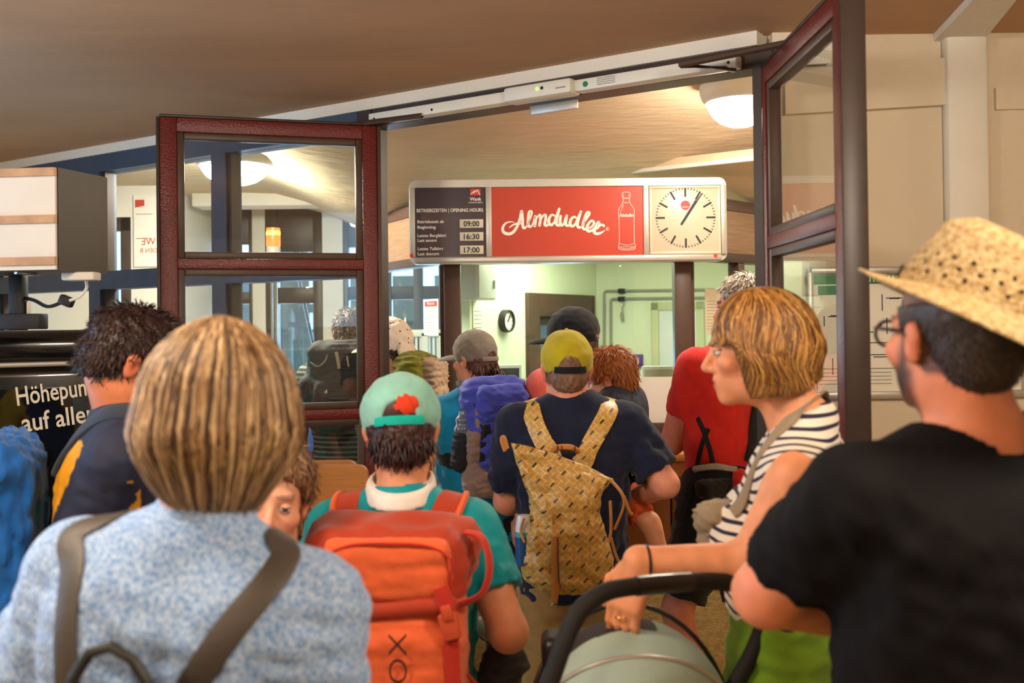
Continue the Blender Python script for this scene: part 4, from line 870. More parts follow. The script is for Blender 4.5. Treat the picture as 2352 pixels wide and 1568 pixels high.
def roty(a): return np.array(((math.cos(a), 0, math.sin(a)), (0, 1, 0), (-math.sin(a), 0, math.cos(a))), f32)
def strands(roots_fn, n, m, width, name, mt, parent, colfn, seed=0, thick=0.6):
    """locks of hair: n flat tapering strips of m points; roots_fn(rng)->(m,3) points and (m,3) outward normals"""
    r = np.random.default_rng(seed); VV = []; CC = []; QQ = []; b = 0
    for i in range(n):
        o = roots_fn(r)
        if o is None: continue
        p, nn = o; t = np.gradient(p, axis=0); t /= np.linalg.norm(t, axis=1, keepdims=True) + 1e-9; sd = np.cross(t, nn); sd /= np.linalg.norm(sd, axis=1, keepdims=True) + 1e-9
        w = width * r.uniform(.6, 1.3) * np.sin(np.linspace(.5, 2.95, m))[:, None]
        L_ = p - sd * w; R_ = p + sd * w; Cn = p + nn * w * thick
        v = np.stack([L_, Cn, R_], 1).reshape(-1, 3); VV.append(v); cc = colfn(r, p); CC.append(np.repeat(cc, 3, 0) if np.ndim(cc) > 1 else np.tile(cc, (len(v), 1)))
        k = np.arange(m - 1)[:, None] * 3; QQ.append(np.concatenate([k + np.array([0, 1, 4, 3]), k + np.array([1, 2, 5, 4])]) + b); b += len(v)
    return to_obj(name, np.concatenate(VV), np.concatenate(QQ), mt, parent, None, np.concatenate(CC))
# ================================================================ people
M_skin = mat('skin', c(214, 160, 128), 0.5, var=0.06, vscale=30, bump=0.08, bscale=300, attr='Col', sss=0.12, spec=0.4)
M_hair = mat('hair', c(120, 80, 50), 0.5, var=0.12, vscale=60, attr='Col', spec=0.45)
M_eye = mat('eye', c(240, 236, 230), 0.12, var=0, attr='Col', coat=0.6)
def fabric(name, col, **k):
    d = dict(spec=0.2, rough=0.85, var=0.08, vscale=25, bump=0.25, bscale=350, sheen=0.15); d.update(k); return mat(name, col, **d)
C3 = lambda r, g, b: np.array(c(r, g, b)[:3], f32)
class Human:
    def __init__(s, label, X, Y, yaw=0, H=1.75, sw=0.205, hw=0.165, ww=0.145, wd=0.105, cw=0.16, cd=0.115, lean=0, tilt=0, twist=0, head=(0, 0, 0), hc=None, hs=1.0, z0=0.0,
                 skin=(214, 150, 116), fem=False, armg=1.0, legs=None, arms=None, neck=1.0, group=None, hair_scalp=None, beard=None, trz=0.0, brow=(70, 46, 30), iris=(70, 80, 90), lips=(186, 96, 84)):
        s.root = empty('person', (X, Y, z0), math.radians(yaw), label, 'person', group)
        s.H = H; k = s.k = H / 1.75; s.yaw = math.radians(yaw); s.pos = np.array((X, Y, z0)); s.Ri = rotz(-s.yaw)
        s.p = dict(sw=sw, hw=hw, ww=ww, wd=wd, cw=cw, cd=cd); s.fem = fem; s.trz = trz; s.armg = armg; s.hs = hs; s.skin = np.array(c(*skin)[:3]); s.neck = neck
        a = math.radians; s.piv = np.array((0, 0, .95 * k)); s.Rt = rotz(a(twist)) @ roty(a(tilt)) @ rotx(-a(lean))
        s.Rh = rotz(a(head[0])) @ rotx(-a(head[1])) @ roty(a(head[2]))
        s.hc = s.up((0, .018, 1.615)) if hc is None else s.l(hc)
        s.nb = s.up((0, -.012, 1.46)); s.sc_ = hair_scalp; s.beard = beard; s.brow = brow; s.iris = iris; s.lipc = lips
        s.sh = {q: s.up((q * (sw - .015), -.008, 1.405 - trz * .6)) for q in (-1, 1)}
        s.el = {q: np.array((q * (sw + .035), -.02, 1.12)) * k for q in (-1, 1)}; s.wr = {q: np.array((q * (sw + .03), .07, .88)) * k for q in (-1, 1)}
        s.hd = {q: np.array((0, .25, -1.0)) for q in (-1, 1)}; s.pn = {q: np.array((-q, 0.1, 0)) for q in (-1, 1)}; s.curl = {-1: .35, 1: .35}
        for q, v in (arms or {}).items():
            s.el[q] = np.array(v['el']) if 'loc' in v else s.l(v['el']); s.wr[q] = np.array(v['wr']) if 'loc' in v else s.l(v['wr'])
            if 'hd' in v: s.hd[q] = np.array(v['hd'], float) if 'loc' in v else s.Ri @ np.array(v['hd'], float)
            if 'pn' in v: s.pn[q] = np.array(v['pn'], float) if 'loc' in v else s.Ri @ np.array(v['pn'], float)
            if 'curl' in v: s.curl[q] = v['curl']
        s.hip = {q: np.array((q * .088, 0, .90)) * k for q in (-1, 1)}; s.kn = {q: np.array((q * .10, .015, .50)) * k for q in (-1, 1)}; s.an = {q: np.array((q * .105, -.025, .085)) * k for q in (-1, 1)}; s.ft = {q: np.array((.12 * q, 1, 0)) for q in (-1, 1)}
        for q, v in (legs or {}).items():
            s.kn[q] = s.l(v['kn']); s.an[q] = s.l(v['an'])
            if 'ft' in v: s.ft[q] = s.Ri @ np.array(v['ft'], float)
    def up(s, p): return s.piv + s.Rt @ (np.array(p, float) * s.k - s.piv)
    def l(s, w): return s.Ri @ (np.array(w, float) - s.pos)
    def hp(s, p): return s.hc + s.Rh @ (np.array(p, float) * s.hs)
    # ---- body parts as field primitives
    def torso(s, F, e=0.0, k=0.05, low=.86):
        p = s.p; K = s.k; u = s.up; wide = s.Rt @ np.array((1, 0, 0.)); E = lambda a, b: ((a * K + e), (b * K + e))
        F.ecap(u((0, 0, low)), u((0, 0, .99)), E(p['hw'], .105), E(p['hw'] * .95, .10), wide, k)
        F.ecap(u((0, 0, 1.0)), u((0, 0, 1.16)), E(p['ww'], p['wd']), E(p['cw'] * .97, p['cd']), wide, k)
        F.ecap(u((0, 0, 1.16)), u((0, -.005, 1.34)), E(p['cw'], p['cd']), E(p['cw'] + .012, p['cd'] * .93), wide, k)
        q = p['sw'] - .035; r = .052 * K + e
        F.cap(u((-q, -.008, 1.398 - s.trz * .5)), u((q, -.008, 1.398 - s.trz * .5)), r, r, .05)
        for g in (-1, 1):
            F.cap(u((g * p['sw'] * .62, -.012, 1.41 - s.trz)), u((g * .02, -.018, 1.485 - s.trz)), .046 * K + e, .044 * K + e, .05)
            F.ell(u((g * .085, -.075, 1.30)), np.array((.075, .045, .10)) * K + e, s.Rt, .05)
        if s.fem:
            for g in (-1, 1): F.ell(u((g * .072, .095, 1.245)), np.array((.062, .055, .062)) * K + e, s.Rt, .04)
    def arm(s, F, q, e=0.0, f=1.0, re=None, k=.03, flat=False):
        """sleeve or arm along the upper arm (f<=1) or to the wrist (f=2)"""
        g = s.armg * s.k; a, b, w = s.sh[q], s.el[q], s.wr[q]; m = a + (b - a) * min(f, 1)
        F.cap(a, m, .053 * g + e, (.041 * g + e) if (re is None or f > 1) else re, k, flat=flat and f <= 1)
        if f > 1: F.cap(b, b + (w - b) * (f - 1), .041 * g + e, .029 * g + e, .02, flat=flat)
        return m
    def leg(s, F, q, e=0.0, f=2.0, re=None, e2=None):
        K = s.k; h, n, a = s.hip[q], s.kn[q], s.an[q]; f1 = min(f, 1); r1 = .085 * K + e; rk = .056 * K + (e if e2 is None else e2)
        if f <= 1: F.cap(h, h + (n - h) * f, r1, (re if re else .06 * K + e), .03, flat=e > .005)
        else:
            F.cap(h, n, r1, rk, .03); F.cap(n, n + (a - n) * (f - 1), rk, .037 * K + (e if e2 is None else e2), .02, flat=e > .005)
            if e < .01: c_ = n + (a - n) * .32 + np.array((0, -.018, 0)) * K; F.ell(c_, np.array((.048, .05, .11)) * K + e, None, .03)
    def hand_(s, F, q):
        g = s.k * (1.0 if s.hs > .95 else .95); d = s.hd[q] / np.linalg.norm(s.hd[q]); n = s.pn[q] - d * (s.pn[q] @ d); n /= np.linalg.norm(n); w = np.cross(d, n) * 1.0
        R = np.stack([w, d, n], 1); o = s.wr[q]; P = lambda x, y, z: o + (w * x + d * y + n * z) * g
        F.cap(o, P(0, .03, 0), .026 * g, .024 * g, .02); F.box(P(0, .058, 0), np.array((.040, .042, .0135)) * g, .012 * g, R, .015)
        cu = s.curl[q]; th = -q * (1 if True else 1)
        # the thumb side: index finger lies towards side sgn*w
        sg_ = np.sign(w @ (np.array((0, 1, 0)) if abs(w[1]) > .3 else np.array((-q, 0, 0)))) or 1
        for i, (x, L_) in enumerate(((.030, .072), (.0105, .080), (-.0095, .074), (-.0285, .058))):
            x *= sg_; a = P(x, .094, 0); dirv = d.copy(); r = .0088 * g
            for j, fr in enumerate((.45, .32, .23)):
                ang = cu * (0.9, 1.1, .8)[j]; dirv = dirv * math.cos(ang) + (n * math.cos(0) - d * 0) * math.sin(ang); dirv /= np.linalg.norm(dirv)
                b = a + dirv * L_ * fr * g; F.cap(a, b, r, r * .93, .006 if j == 0 else .004); a = b; r *= .93
        a = P(sg_ * .028, .022, .004); b = P(sg_ * .056, .052, .014); e_ = P(sg_ * .060, .082, .022); F.cap(a, b, .0125 * g, .0105 * g, .012); F.cap(b, e_, .0105 * g, .009 * g, .004); F.cap(e_, P(sg_ * .054, .102, .026), .009 * g, .0078 * g, .004)
    def headprims(s, F):
        h = s.hs; E = lambda c_, r, k=.02, op='u': F.ell(s.hp(c_), np.array(r) * h, s.Rh, k * h, op); Cc = lambda a, b, ra, rb, k=.012, op='u': F.cap(s.hp(a), s.hp(b), ra * h, rb * h, k * h, op)
        fw = .93 if s.fem else 1.0
        E((0, -.018, .036), (.075, .096, .087)); E((0, .022, -.035), (.060 * fw, .070, .083), .03); E((0, .075, -.096), (.024 * fw, .018, .018), .03)
        for g in (-1, 1): E((g * .040 * fw, .015, -.07), (.022, .035, .03), .03); E((g * .042, .062, -.022), (.024, .022, .02), .025)
        E((0, .078, .026), (.048, .016, .014), .02); E((0, .072, -.062), (.032, .024, .024), .02)
        for g in (-1, 1): E((g * .031, .098, .004), (.017, .013, .012), .010, 's')
        Cc((0, .090, .008), (0, .112, -.028), .0075, .0105, .012); E((0, .103, -.033), (.012, .013, .009), .008)
        for g in (-1, 1): E((g * .013, .096, -.034), (.008, .010, .008), .006)
        E((0, .0935, -.058), (.022, .008, .0055), .004); E((0, .0915, -.0695), (.019, .009, .007), .005); E((0, .103, -.0635), (.022, .006, .0012), .004, 's')
        for g in (-1, 1):
            E((g * .0765, -.008, -.008), (.009, .019, .031), .006); E((g * .084, -.014, .004), (.007, .017, .022), .004); E((g * .086, -.002, -.006), (.006, .009, .013), .006, 's')
        a = s.hp((0, -.028, -.05)); F.cap(a, s.nb, .055 * h * s.neck, .060 * s.k * s.neck, .03)
    def body(s, h=0.0056, feet=True, shoes=None):
        F = S(); s.torso(F)
        for q in (-1, 1):
            s.arm(F, q, 0, 2.0); s.hand_(F, q); s.leg(F, q)
            a = s.an[q]; d = s.ft[q] / np.linalg.norm(s.ft[q]); F.cap(a + np.array((0, 0, -.03)) * s.k - d * .02 * s.k, a + d * .13 * s.k + np.array((0, 0, -.055)) * s.k, .036 * s.k, .026 * s.k, .03)
        s.headprims(F); s.F = F
        Vt, Q = F.mesh(h); L_ = ((Vt - s.hc.astype(f32)) @ s.Rh.astype(f32)) / s.hs; x, y, z = L_.T; near = np.linalg.norm(L_, axis=1) < .2
        col = np.tile(s.skin.astype(f32), (len(Vt), 1)); col *= (1 + .07 * noise3(Vt, 40, 3))[:, None]
        def mix(mask, rgb, a=1.0): m = (np.clip(mask, 0, 1) * a * near)[:, None]; col[:] = col * (1 - m) + np.array(c(*rgb)[:3], f32) * m
        blob = lambda cx_, cy_, cz_, rx, ry, rz: np.clip(1.4 * (1 - np.sqrt(((x - cx_) / rx) ** 2 + ((y - cy_) / ry) ** 2 + ((z - cz_) / rz) ** 2)), 0, 1)
        for g in (-1, 1): mix(blob(g * .045, .07, -.03, .035, .05, .03), (214, 110, 90), .35); mix(blob(g * .08, -.01, -.01, .02, .03, .045), (206, 104, 84), .5)
        mix(blob(0, .11, -.03, .02, .02, .02), (214, 110, 90), .35); mix(blob(0, .095, -.058, .027, .03, .0085) + blob(0, .092, -.070, .024, .03, .010), s.lipc, .85)
        mix((np.abs(z + .0635) < .0016) * (np.abs(x) < .023) * (y > .08), (90, 40, 36), .8)
        for g in (-1, 1): mix((blob(g * .031, .085, .027 - 0.0, .024, .05, .0075) > .05) * (y > .05), s.brow, .8); mix(blob(g * .031, .09, .004, .019, .03, .012), (150, 90, 70), .45)
        if s.beard: mix(np.clip((-.035 - z + .55 * np.maximum(0, .06 - y) * 0) * 60, 0, 1) * np.clip((y + .005) * 60, 0, 1) * (z > -.14) * (1 - blob(0, .095, -.064, .03, .04, .012)) * np.clip((np.abs(x) > .012) + (z < -.075) + 0.0, 0, 1), s.beard, .85); mix(np.clip((np.abs(x) - .05) * 200, 0, 1) * np.clip(1.3 - np.abs(y - .020 + .25 * np.minimum(z, 0)) / .016, 0, 1) * (z < .03) * (z > -.10), s.beard, .85)
        if s.sc_ is not None: mix(np.clip((z - (-.055 + np.clip((y + .02) * 1.35, 0, .2))) * 120, 0, 1) * (np.abs(L_[:, 0]) < .0755 + 0 * x), s.sc_, .85)
        o = to_obj('body', Vt, Q, M_skin, s.root, None, col); s.bodyobj = o
        for g in (-1, 1):
            mb = MB(); n = 14; prof = [(0.0118 * math.sin(a_), 0.0118 * math.cos(a_)) for a_ in np.linspace(0.001, PI - .001, 16)]; mb.lathe(prof, n=n)
            Pv = np.array(mb.v, f32); cc = np.tile(np.array((.82, .78, .74), f32), (len(Pv), 1)); zz = Pv[:, 2] / .0118; cc[zz > .80] = c(*s.iris)[:3]; cc[zz > .955] = (.01, .01, .01)
            Rq = s.Rh @ rotx(-PI / 2); Pw = (Pv @ Rq.T.astype(f32)) * s.hs + s.hp((g * .031, .0805, .003)); to_obj('eye', Pw, np.array(mb.f), M_eye, s.root, None, cc)
            # eyelids, upper and lower
            F2 = S(); F2.ell(s.hp((g * .031, .0805, .003)), np.array((.0145, .0136, .0136)) * s.hs, s.Rh, .002)
            F2.box(s.hp((g * .031, .09, .0015)), np.array((.03, .03, .0034)) * s.hs, .003 * s.hs, s.Rh, .003, 's'); F2.cut(s.hp((0, .074, 0)), s.Rh @ np.array((0, -1, 0)), .002)
            v2, q2 = F2.mesh(.0019 * s.hs); to_obj('eyelid', v2, q2, M_skin, s.root, None, np.where((np.abs(((v2 - s.hc.astype(f32)) @ s.Rh.astype(f32))[:, 2] / s.hs - .0015) < .0052)[:, None], np.array(c(70, 44, 34)[:3], f32), (s.skin * .92).astype(f32)))
        return o
    def shoes(s, mt, sock=None):
        for q in (-1, 1):
            F = S(); a = s.an[q]; d = s.ft[q] / np.linalg.norm(s.ft[q]); K = s.k; fl = np.array((a[0], a[1], 0.0)) if abs(s.root.location.z) < .01 else a - np.array((0, 0, .085 * K))
            F.cap(fl - d * .035 * K + (0, 0, .052 * K), fl + d * .15 * K + (0, 0, .04 * K), .048 * K, .038 * K, .02); F.cap(fl + (0, 0, .05 * K), fl + (0, 0, .10 * K), .046 * K, .044 * K, .02); F.cut(fl + (0, 0, .012), (0, 0, -1)); v, f = F.mesh(.008); to_obj('shoe', v, f, mt, s.root)
            G = S(); G.box(fl + d * .055 * K + (0, 0, .010), np.array((.046, .135, .010)) * K, .009, np.stack([np.cross(d, (0, 0, 1)), d, np.array((0, 0, 1.))], 1)); v, f = G.mesh(.007); to_obj('sole', v, f, M_monf, s.root)
    def shirt(s, mt, e=.014, sl=.55, hem=.80, neck=.075, h=.0085, fold=.006, sre=None, name='shirt', seed=0, colfn=None, attr=None, vneck=0.0, sleeveless=False, collar=None, hold=None):
        F = S(); s.torso(F, e); K = s.k
        ncut = s.up((0, -.005, 1.50))
        if hem < .9:  F.ecap(s.up((0, 0, hem - .05)), s.up((0, 0, .92)), (s.p['hw'] * K + e + .006, .108 * K + e + .006), (s.p['hw'] * K + e, .104 * K + e), s.Rt @ np.array((1, 0, 0.)), .04)
        if not sleeveless:
            for q in (-1, 1):
                s.arm(F, q, e * .9, sl, sre or (.044 * s.armg * K + e * 1.35), flat=True)
        else:
            for q in (-1, 1):
                a = s.sh[q]; F.ell(a + s.Rt @ np.array((q * .043, .0, -.035)) * K, np.array((.05, .075, .085)) * K, s.Rt, .012, 's')
        nn = s.nb - s.hc; nn = nn / np.linalg.norm(nn)
        F.cap(s.nb + (s.hc - s.nb) * .0 - nn * -.0 + np.array((0, 0, .01)), s.hc, neck * K, neck * K, .012, 's')
        if vneck: F.ell(s.up((0, .115, 1.42 - vneck * .3)), np.array((.05, .07, vneck)) * K, s.Rt, .01, 's')
        F.cut(s.up((0, 0, hem)), s.Rt @ np.array((0, 0, -1.)), .006)
        if fold:
            def dis(P):
                Lq = (P - s.piv.astype(f32)) @ s.Rt.astype(f32)
                return fold * (.55 * noise3(Lq * np.array((2.2, 2.2, .8), f32), 16, seed) + .45 * noise3(Lq * np.array((1, 1, 2.0), f32), 22, seed + 5)) * np.clip((1.52 * K - P[:, 2]) * 6, .35, 1) * np.clip((np.linalg.norm(P - s.nb.astype(f32), axis=1) - .09) * 9, 0, 1)
            F.dis = dis
        s.FS = F; v, f = F.mesh(h); col = colfn(s, v) if colfn else None; at = attr(s, v) if attr else None
        return to_obj(name, v, f, mt, s.root, None, col, attr=at)
    def pants(s, mt, e=.02, f=1.88, waist=1.0, h=.009, re=None, name='trousers', fold=.007, seed=3, colfn=None):
        F = S(); K = s.k; wide = s.Rt @ np.array((1, 0, 0.)); E = lambda a, b: (a * K + e, b * K + e)
        F.ecap(s.up((0, 0, .86)), s.up((0, 0, waist)), E(s.p['hw'], .105), E(s.p['hw'] * .93, .10), wide, .05)
        for q in (-1, 1):
            s.leg(F, q, e, f, re, e2=e * .9)
        F.cut(s.up((0, 0, waist)), s.Rt @ np.array((0, 0, 1.)), .006)
        if fold: F.dis = lambda P: fold * (.6 * noise3(P * np.array((1, 1, 1.6), f32), 18, seed) + .4 * noise3(P * np.array((1, 1, 2.5), f32), 34, seed + 1))
        s.FP = F; v, f_ = F.mesh(h); return to_obj(name, v, f_, mt, s.root, None, colfn(s, v) if colfn else None)
    # ---- hair
    def short_hair(s, colA, colB, t=.010, ln=.022, n=1600, spike=.35, nape=-.065, front=.062, wd=.0022, seed=1, fuzz=.004, fringe=0.0, top=0.0, side=1.0, down=.75, zmax=None, bare=True):
        F = S(); h = s.hs; E = lambda c_, r, k=.02, op='u': F.ell(s.hp(c_), np.array(r) * h, s.Rh, k * h, op)
        E((0, -.020, .038), (.0765 + t * side, .098 + t, .088 + t)); 
        if top: E((0, .02, .075), (.062, .085, .06 + top), .03)
        if nape < -.03: E((0, -.06, -.03), (.058 + t * .6, .05 + t * .5, .055), .03)
        P_ = lambda p_, n_, k=.006: F.cut(s.hp(p_), s.Rh @ np.array(n_, float), k * h)
        if fringe: P_((0, .085, .05 - fringe), (0, .8, -1.0)); 
        else: P_((0, front, .045), (0, 1.0, -.42))
        P_((0, -.055, nape), (0, .25, -1.0)); 
        if zmax is not None: P_((0, -.05, zmax + .030), (0, .10, 1.0))
        F.box(s.hp((0, .052, -.055)), np.array((.12, .062, .06)) * h, .02 * h, s.Rh, .01, 's')
        for g in (-1, 1): F.ell(s.hp((g * .09, -.008, -.018)), np.array((.03, .027, .040)) * h, s.Rh, .006, 's')
        F.dis = lambda P: fuzz * noise3(P, 130, seed) 
        v, f_ = F.mesh(.0042 * h); A_, B_ = np.array(c(*colA)[:3], f32), np.array(c(*colB)[:3], f32)
        w = (.5 + .5 * noise3(v, 120, seed + 2)).clip(0, 1)[:, None]; o = to_obj('hair', v, f_, M_hair, s.root, None, A_ * (1 - w) + B_ * w)
        nr = F.grad(v, .004); crown = s.hp((0, -.045, .12)).astype(f32); N_ = len(v)
        Lr = (v - s.hc.astype(f32)) @ s.Rh.astype(f32) / h; okm = np.ones(N_, bool)
        if zmax is not None: okm &= Lr[:, 2] + .10 * Lr[:, 1] < zmax
        okm &= ~((Lr[:, 1] > .045) & (Lr[:, 2] < .075)); okm &= Lr[:, 2] > nape + .004
        ids = np.nonzero(okm)[0]
        def root(r):
            i = ids[r.integers(len(ids))]; p = v[i]; nn = nr[i]; fl = p - crown; fl = fl - nn * (fl @ nn); fl /= np.linalg.norm(fl) + 1e-6; fl += r.normal(size=3) * (.28 if spike > .3 else .13)
            Lz = (s.Rh.T @ (p - s.hc))[2]; d1 = nn * spike * (1.6 if Lz > .07 * h else .7) + fl * down; d1 /= np.linalg.norm(d1); d2 = d1 + fl * .5 - nn * .25; d2 /= np.linalg.norm(d2); L_ = ln * h * r.uniform(.5, 1.25)
            return np.stack([p - nn * .002, p + d1 * L_ * .4, p + d1 * L_ * .4 + d2 * L_ * .35, p + d1 * L_ * .4 + d2 * L_ * .7]), np.stack([nn] * 4)
        strands(root, n, 4, wd * h, 'hair_tufts', M_hair, s.root, lambda r, p: A_ + (B_ - A_) * r.uniform(0, 1.15) ** 1.3, seed)
        return o
    def bob(s, cols, rx=.112, ryb=.122, ryf=.098, top=.132, hem=-.125, face=58, fringe=.035, n=2600, tuck=.80, bulge=.04, wave=.0, seed=2, part=0.0, wd=.0028, hemback=0.0, lock=.006, flick=0.0, rexp=.92):
        """chin-length hair: a thick shell of locks round the head, open at the face"""
        h = s.hs; C_ = [np.array(c(*q)[:3], f32) for q in cols]; r0 = np.random.default_rng(seed); ph = r0.uniform(0, 6.28, 12); fq = r0.integers(5, 46, 12)
        def ridge(phi): return sum(np.sin(fq[i] * phi + ph[i]) for i in range(12)) / 12 * 1.8
        def pt(phi, t, off=0.0):
            ph_ = (phi + PI) % (2 * PI) - PI; a = abs(ph_); fr = np.clip((math.radians(face + 10) - a) / math.radians(20), 0, 1); fr = fr * fr * (3 - 2 * fr)
            zh = (hem + hemback * np.clip((a - 1.8) / 1.3, 0, 1)) * (1 - fr) + fringe * fr; ry = ryf if math.cos(ph_) > 0 else ryb
            th = np.minimum(t / .5, 1) * PI / 2; low = np.clip((t - .5) / .5, 0, 1)
            z = np.where(t <= .5, .02 + (top - .02) * np.cos(th), .02 + (zh - .02) * low); R = np.where(t <= .5, np.sin(th) ** rexp, (1 + bulge * np.sin(np.minimum(low * 1.5, 1) * PI)) * (1 - (1 - tuck) * low ** 2.5) + flick * low ** 4)
            R = R * (1 + lock * ridge(ph_ + wave * np.sin(t * 9 + ph_ * 2)) * 6 * np.clip(t * 2, .1, 1)) + off
            if fr > 0: R = R * (1 - .0 * fr)
            ph2 = ph_ + wave * .5 * np.sin(t * 11 + ph_ * 3)
            x = rx * R * np.sin(ph2); y = ry * R * np.cos(ph2) - .012; x = x + part * np.cos(th) * (t <= .5)
            return np.stack([x, y, z], -1)
        nph, nt = 360, 40; tt = np.linspace(0.01, 1, nt); Vo = np.stack([pt(p_, tt) for p_ in np.linspace(0, 2 * PI, nph, endpoint=False)]); Vi = np.stack([pt(p_, tt, -.20) * np.array((1, 1, .97)) for p_ in np.linspace(0, 2 * PI, nph, endpoint=False)])
        g = (.5 + .5 * np.array([ridge(2.2 * p_ + 1) for p_ in np.linspace(0, 2 * PI, nph, endpoint=False)])).clip(0, 1)[:, None, None]; cc = (C_[0] * (1 - g) + C_[1] * g) * np.ones((1, nt, 1))
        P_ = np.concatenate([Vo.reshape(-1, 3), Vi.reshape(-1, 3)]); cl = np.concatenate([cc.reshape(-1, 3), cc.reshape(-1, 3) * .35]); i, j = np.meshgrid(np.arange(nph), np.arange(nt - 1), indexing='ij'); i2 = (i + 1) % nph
        q = np.stack([i * nt + j, i * nt + j + 1, i2 * nt + j + 1, i2 * nt + j], -1).reshape(-1, 4); b = nph * nt; q2 = q[:, ::-1] + b; k_ = np.arange(nph); k2 = (k_ + 1) % nph; rim = np.stack([k_ * nt + nt - 1, k_ * nt + nt - 1 + b, k2 * nt + nt - 1 + b, k2 * nt + nt - 1], -1)
        to_obj('hair', s.hc + (P_ * h) @ s.Rh.T, np.concatenate([q, q2, rim]), M_hair, s.root, None, cl)
        def root(r):
            phi = r.uniform(-PI, PI); t0 = r.uniform(0.0, .55) * r.uniform(.2, 1); t1 = min(1.0, r.uniform(.72, 1.03)); t = np.linspace(t0, t1, 9); dp = r.normal() * .05
            p = np.stack([pt(phi + dp * (q_ - t0), np.array([q_]), r.uniform(.004, .03))[0] for q_ in t]); p = p + r.normal(size=3) * .0015
            nn = p * np.array((1, 1, .6)); nn /= np.linalg.norm(nn, axis=1, keepdims=True); return s.hc + (p * h) @ s.Rh.T, nn @ s.Rh.T
        def colr(r, p):
            ph_ = math.atan2(*((s.Rh.T @ (p[4] - s.hc))[:2])); w = float(np.clip(.5 + .75 * ridge(1.7 * ph_ + .5) + .3 * r.normal(), 0, 1)) * (len(C_) - 1.001); i_ = int(w); base = C_[i_] * (1 - w + i_) + C_[i_ + 1] * (w - i_); return base[None, :] * np.ones((9, 1)) * (r.uniform(.8, 1.15))
        strands(root, n, 9, wd * h, 'hair_locks', M_hair, s.root, colr, seed)
    # ---- caps
    def cap_hat(s, mt, strap_m, arch=True, brim=True, r=(.087, .109, .100), low=.012, pitch=0.0, cz=.040, brim_m=None, tuft=None, seed=0, archw=.046, archh=.05, fold=.002):
        F = S(); h = s.hs; R = s.Rh @ rotx(pitch)
        q = lambda p_: s.hc + s.Rh @ (np.array((0, -.012, cz)) * h + rotx(pitch) @ (np.array(p_, float) * h))
        F.ell(q((0, 0, 0)), np.array(r) * h, R, .01); F.cut(q((0, 0, low - cz - .012)), R @ np.array((0, -.0, -1.)), .006)
        if arch: F.ell(q((0, -r[1], low - cz - .012)), np.array((archw, .040, archh)) * h, R, .004, 's')
        F.dis = lambda P: fold * noise3(P, 45, seed) + .0016 * np.abs(np.sin(3 * np.arctan2(*(((P - q((0, 0, 0)).astype(f32)) @ R.astype(f32)).T[:2]))) < .03) * 0
        v, f_ = F.mesh(.0038); to_obj('cap', v, f_, mt, s.root)
        if brim:
            G = S(); G.ell(q((0, .125, low - cz - .012)), np.array((.078, .085, .03)) * h, R, .004); G.ell(q((0, .125, low - cz - .020)), np.array((.080, .088, .03)) * h, R, .003, 's'); G.cut(q((0, .07, 0)), R @ np.array((0, -1., 0)), .003); v, f_ = G.mesh(.003); to_obj('cap_brim', v, f_, brim_m or mt, s.root)
        if arch:
            a = np.linspace(-.62, .62, 17); z = low - cz + .001; pts = [q((r[0] * 1.0 * math.sin(t), -r[1] * 1.015 * math.cos(t), z)) for t in a]; nr = [R @ np.array((math.sin(t), -math.cos(t), .1)) for t in a]
            MB().ribbon(pts, nr, .021 * h, .005).build('cap_strap', strap_m, s.root)
        m = MB(); m.lathe([(.0005, .004), (.005, .003), (.0065, 0)], n=12); tp = q((0, 0, r[2])); m.v = [tuple(tp + R @ np.array(p_)) for p_ in m.v]; m.build('cap_button', mt, s.root)
        return q, R
def strap_on(H, pts, width, mt, parent, off, name='strap', th=.005, loc=True, F=None, wide=None):
    """a band laid over the clothing along guide points (person coordinates)"""
    F = F or H.FS; sp = np.array(spline([tuple(p) for p in pts], 8), f32); P, Nn = F.onto(sp, th * .6); 
    for _ in range(10): P[1:-1] = P[1:-1] * .5 + .25 * (P[:-2] + P[2:]); Nn[1:-1] = Nn[1:-1] * .5 + .25 * (Nn[:-2] + Nn[2:])
    return MB().ribbon(P - np.array(off), Nn, width, th).build(name, mt, parent)
def worn(H, name, off, label, cat, group=None):
    """a top-level thing carried by person H: its parts are given in person coordinates minus off"""
    w = rotz(H.yaw) @ np.array(off) + H.pos; return empty(name, tuple(w), H.yaw, label, cat, group)
def sdf_part(F, h, name, mt, parent, off, dis=None, col=None):
    F.dis = dis; v, f_ = F.mesh(h); return to_obj(name, v - np.array(off, f32), f_, mt, parent, None, col(v) if col else None)
# ---------------------------------------------------------------- the queue, nearest first
M_khaki = fabric('khaki_cotton', c(122, 100, 66)); M_darkpants = fabric('black_cotton', c(26, 25, 28)); M_jeans = fabric('dark_blue_denim', c(44, 52, 74)); M_shoe = mat('grey_shoe_leather', c(70, 66, 62), .6); M_bshoe = mat('black_shoe', c(24, 24, 26), .5)
# 1 --- woman with the streaked bob
M_floral = mat('pale_blue_printed_cotton', c(178, 205, 238), .85, var=.3, vscale=185, col2=c(98, 142, 204), bump=.15, bscale=300, sheen=.2)
P1 = Human('person in pale blue printed blouse with streaked blond bob, back turned', -.50, 1.42, -8, 1.69, sw=.20, tilt=7, trz=.03, hc=W(512, 957, 1.42), hw=.17, ww=.15, cw=.158, fem=True, head=(-6, 2, 2), hair_scalp=(90, 66, 44))
P1.body(.0075); P1.bob(((60, 42, 30), (98, 70, 48), (144, 110, 74), (190, 154, 108), (228, 200, 156)), rx=.106, ryb=.112, ryf=.10, top=.140, hem=-.130, tuck=.52, bulge=.10, rexp=1.15, n=9500, lock=.0035, seed=4, wd=.0013, wave=.03)
P1.shirt(M_floral, e=.020, sl=.62, hem=.78, neck=.06, h=.0065, fold=.009, seed=4, sre=.075)
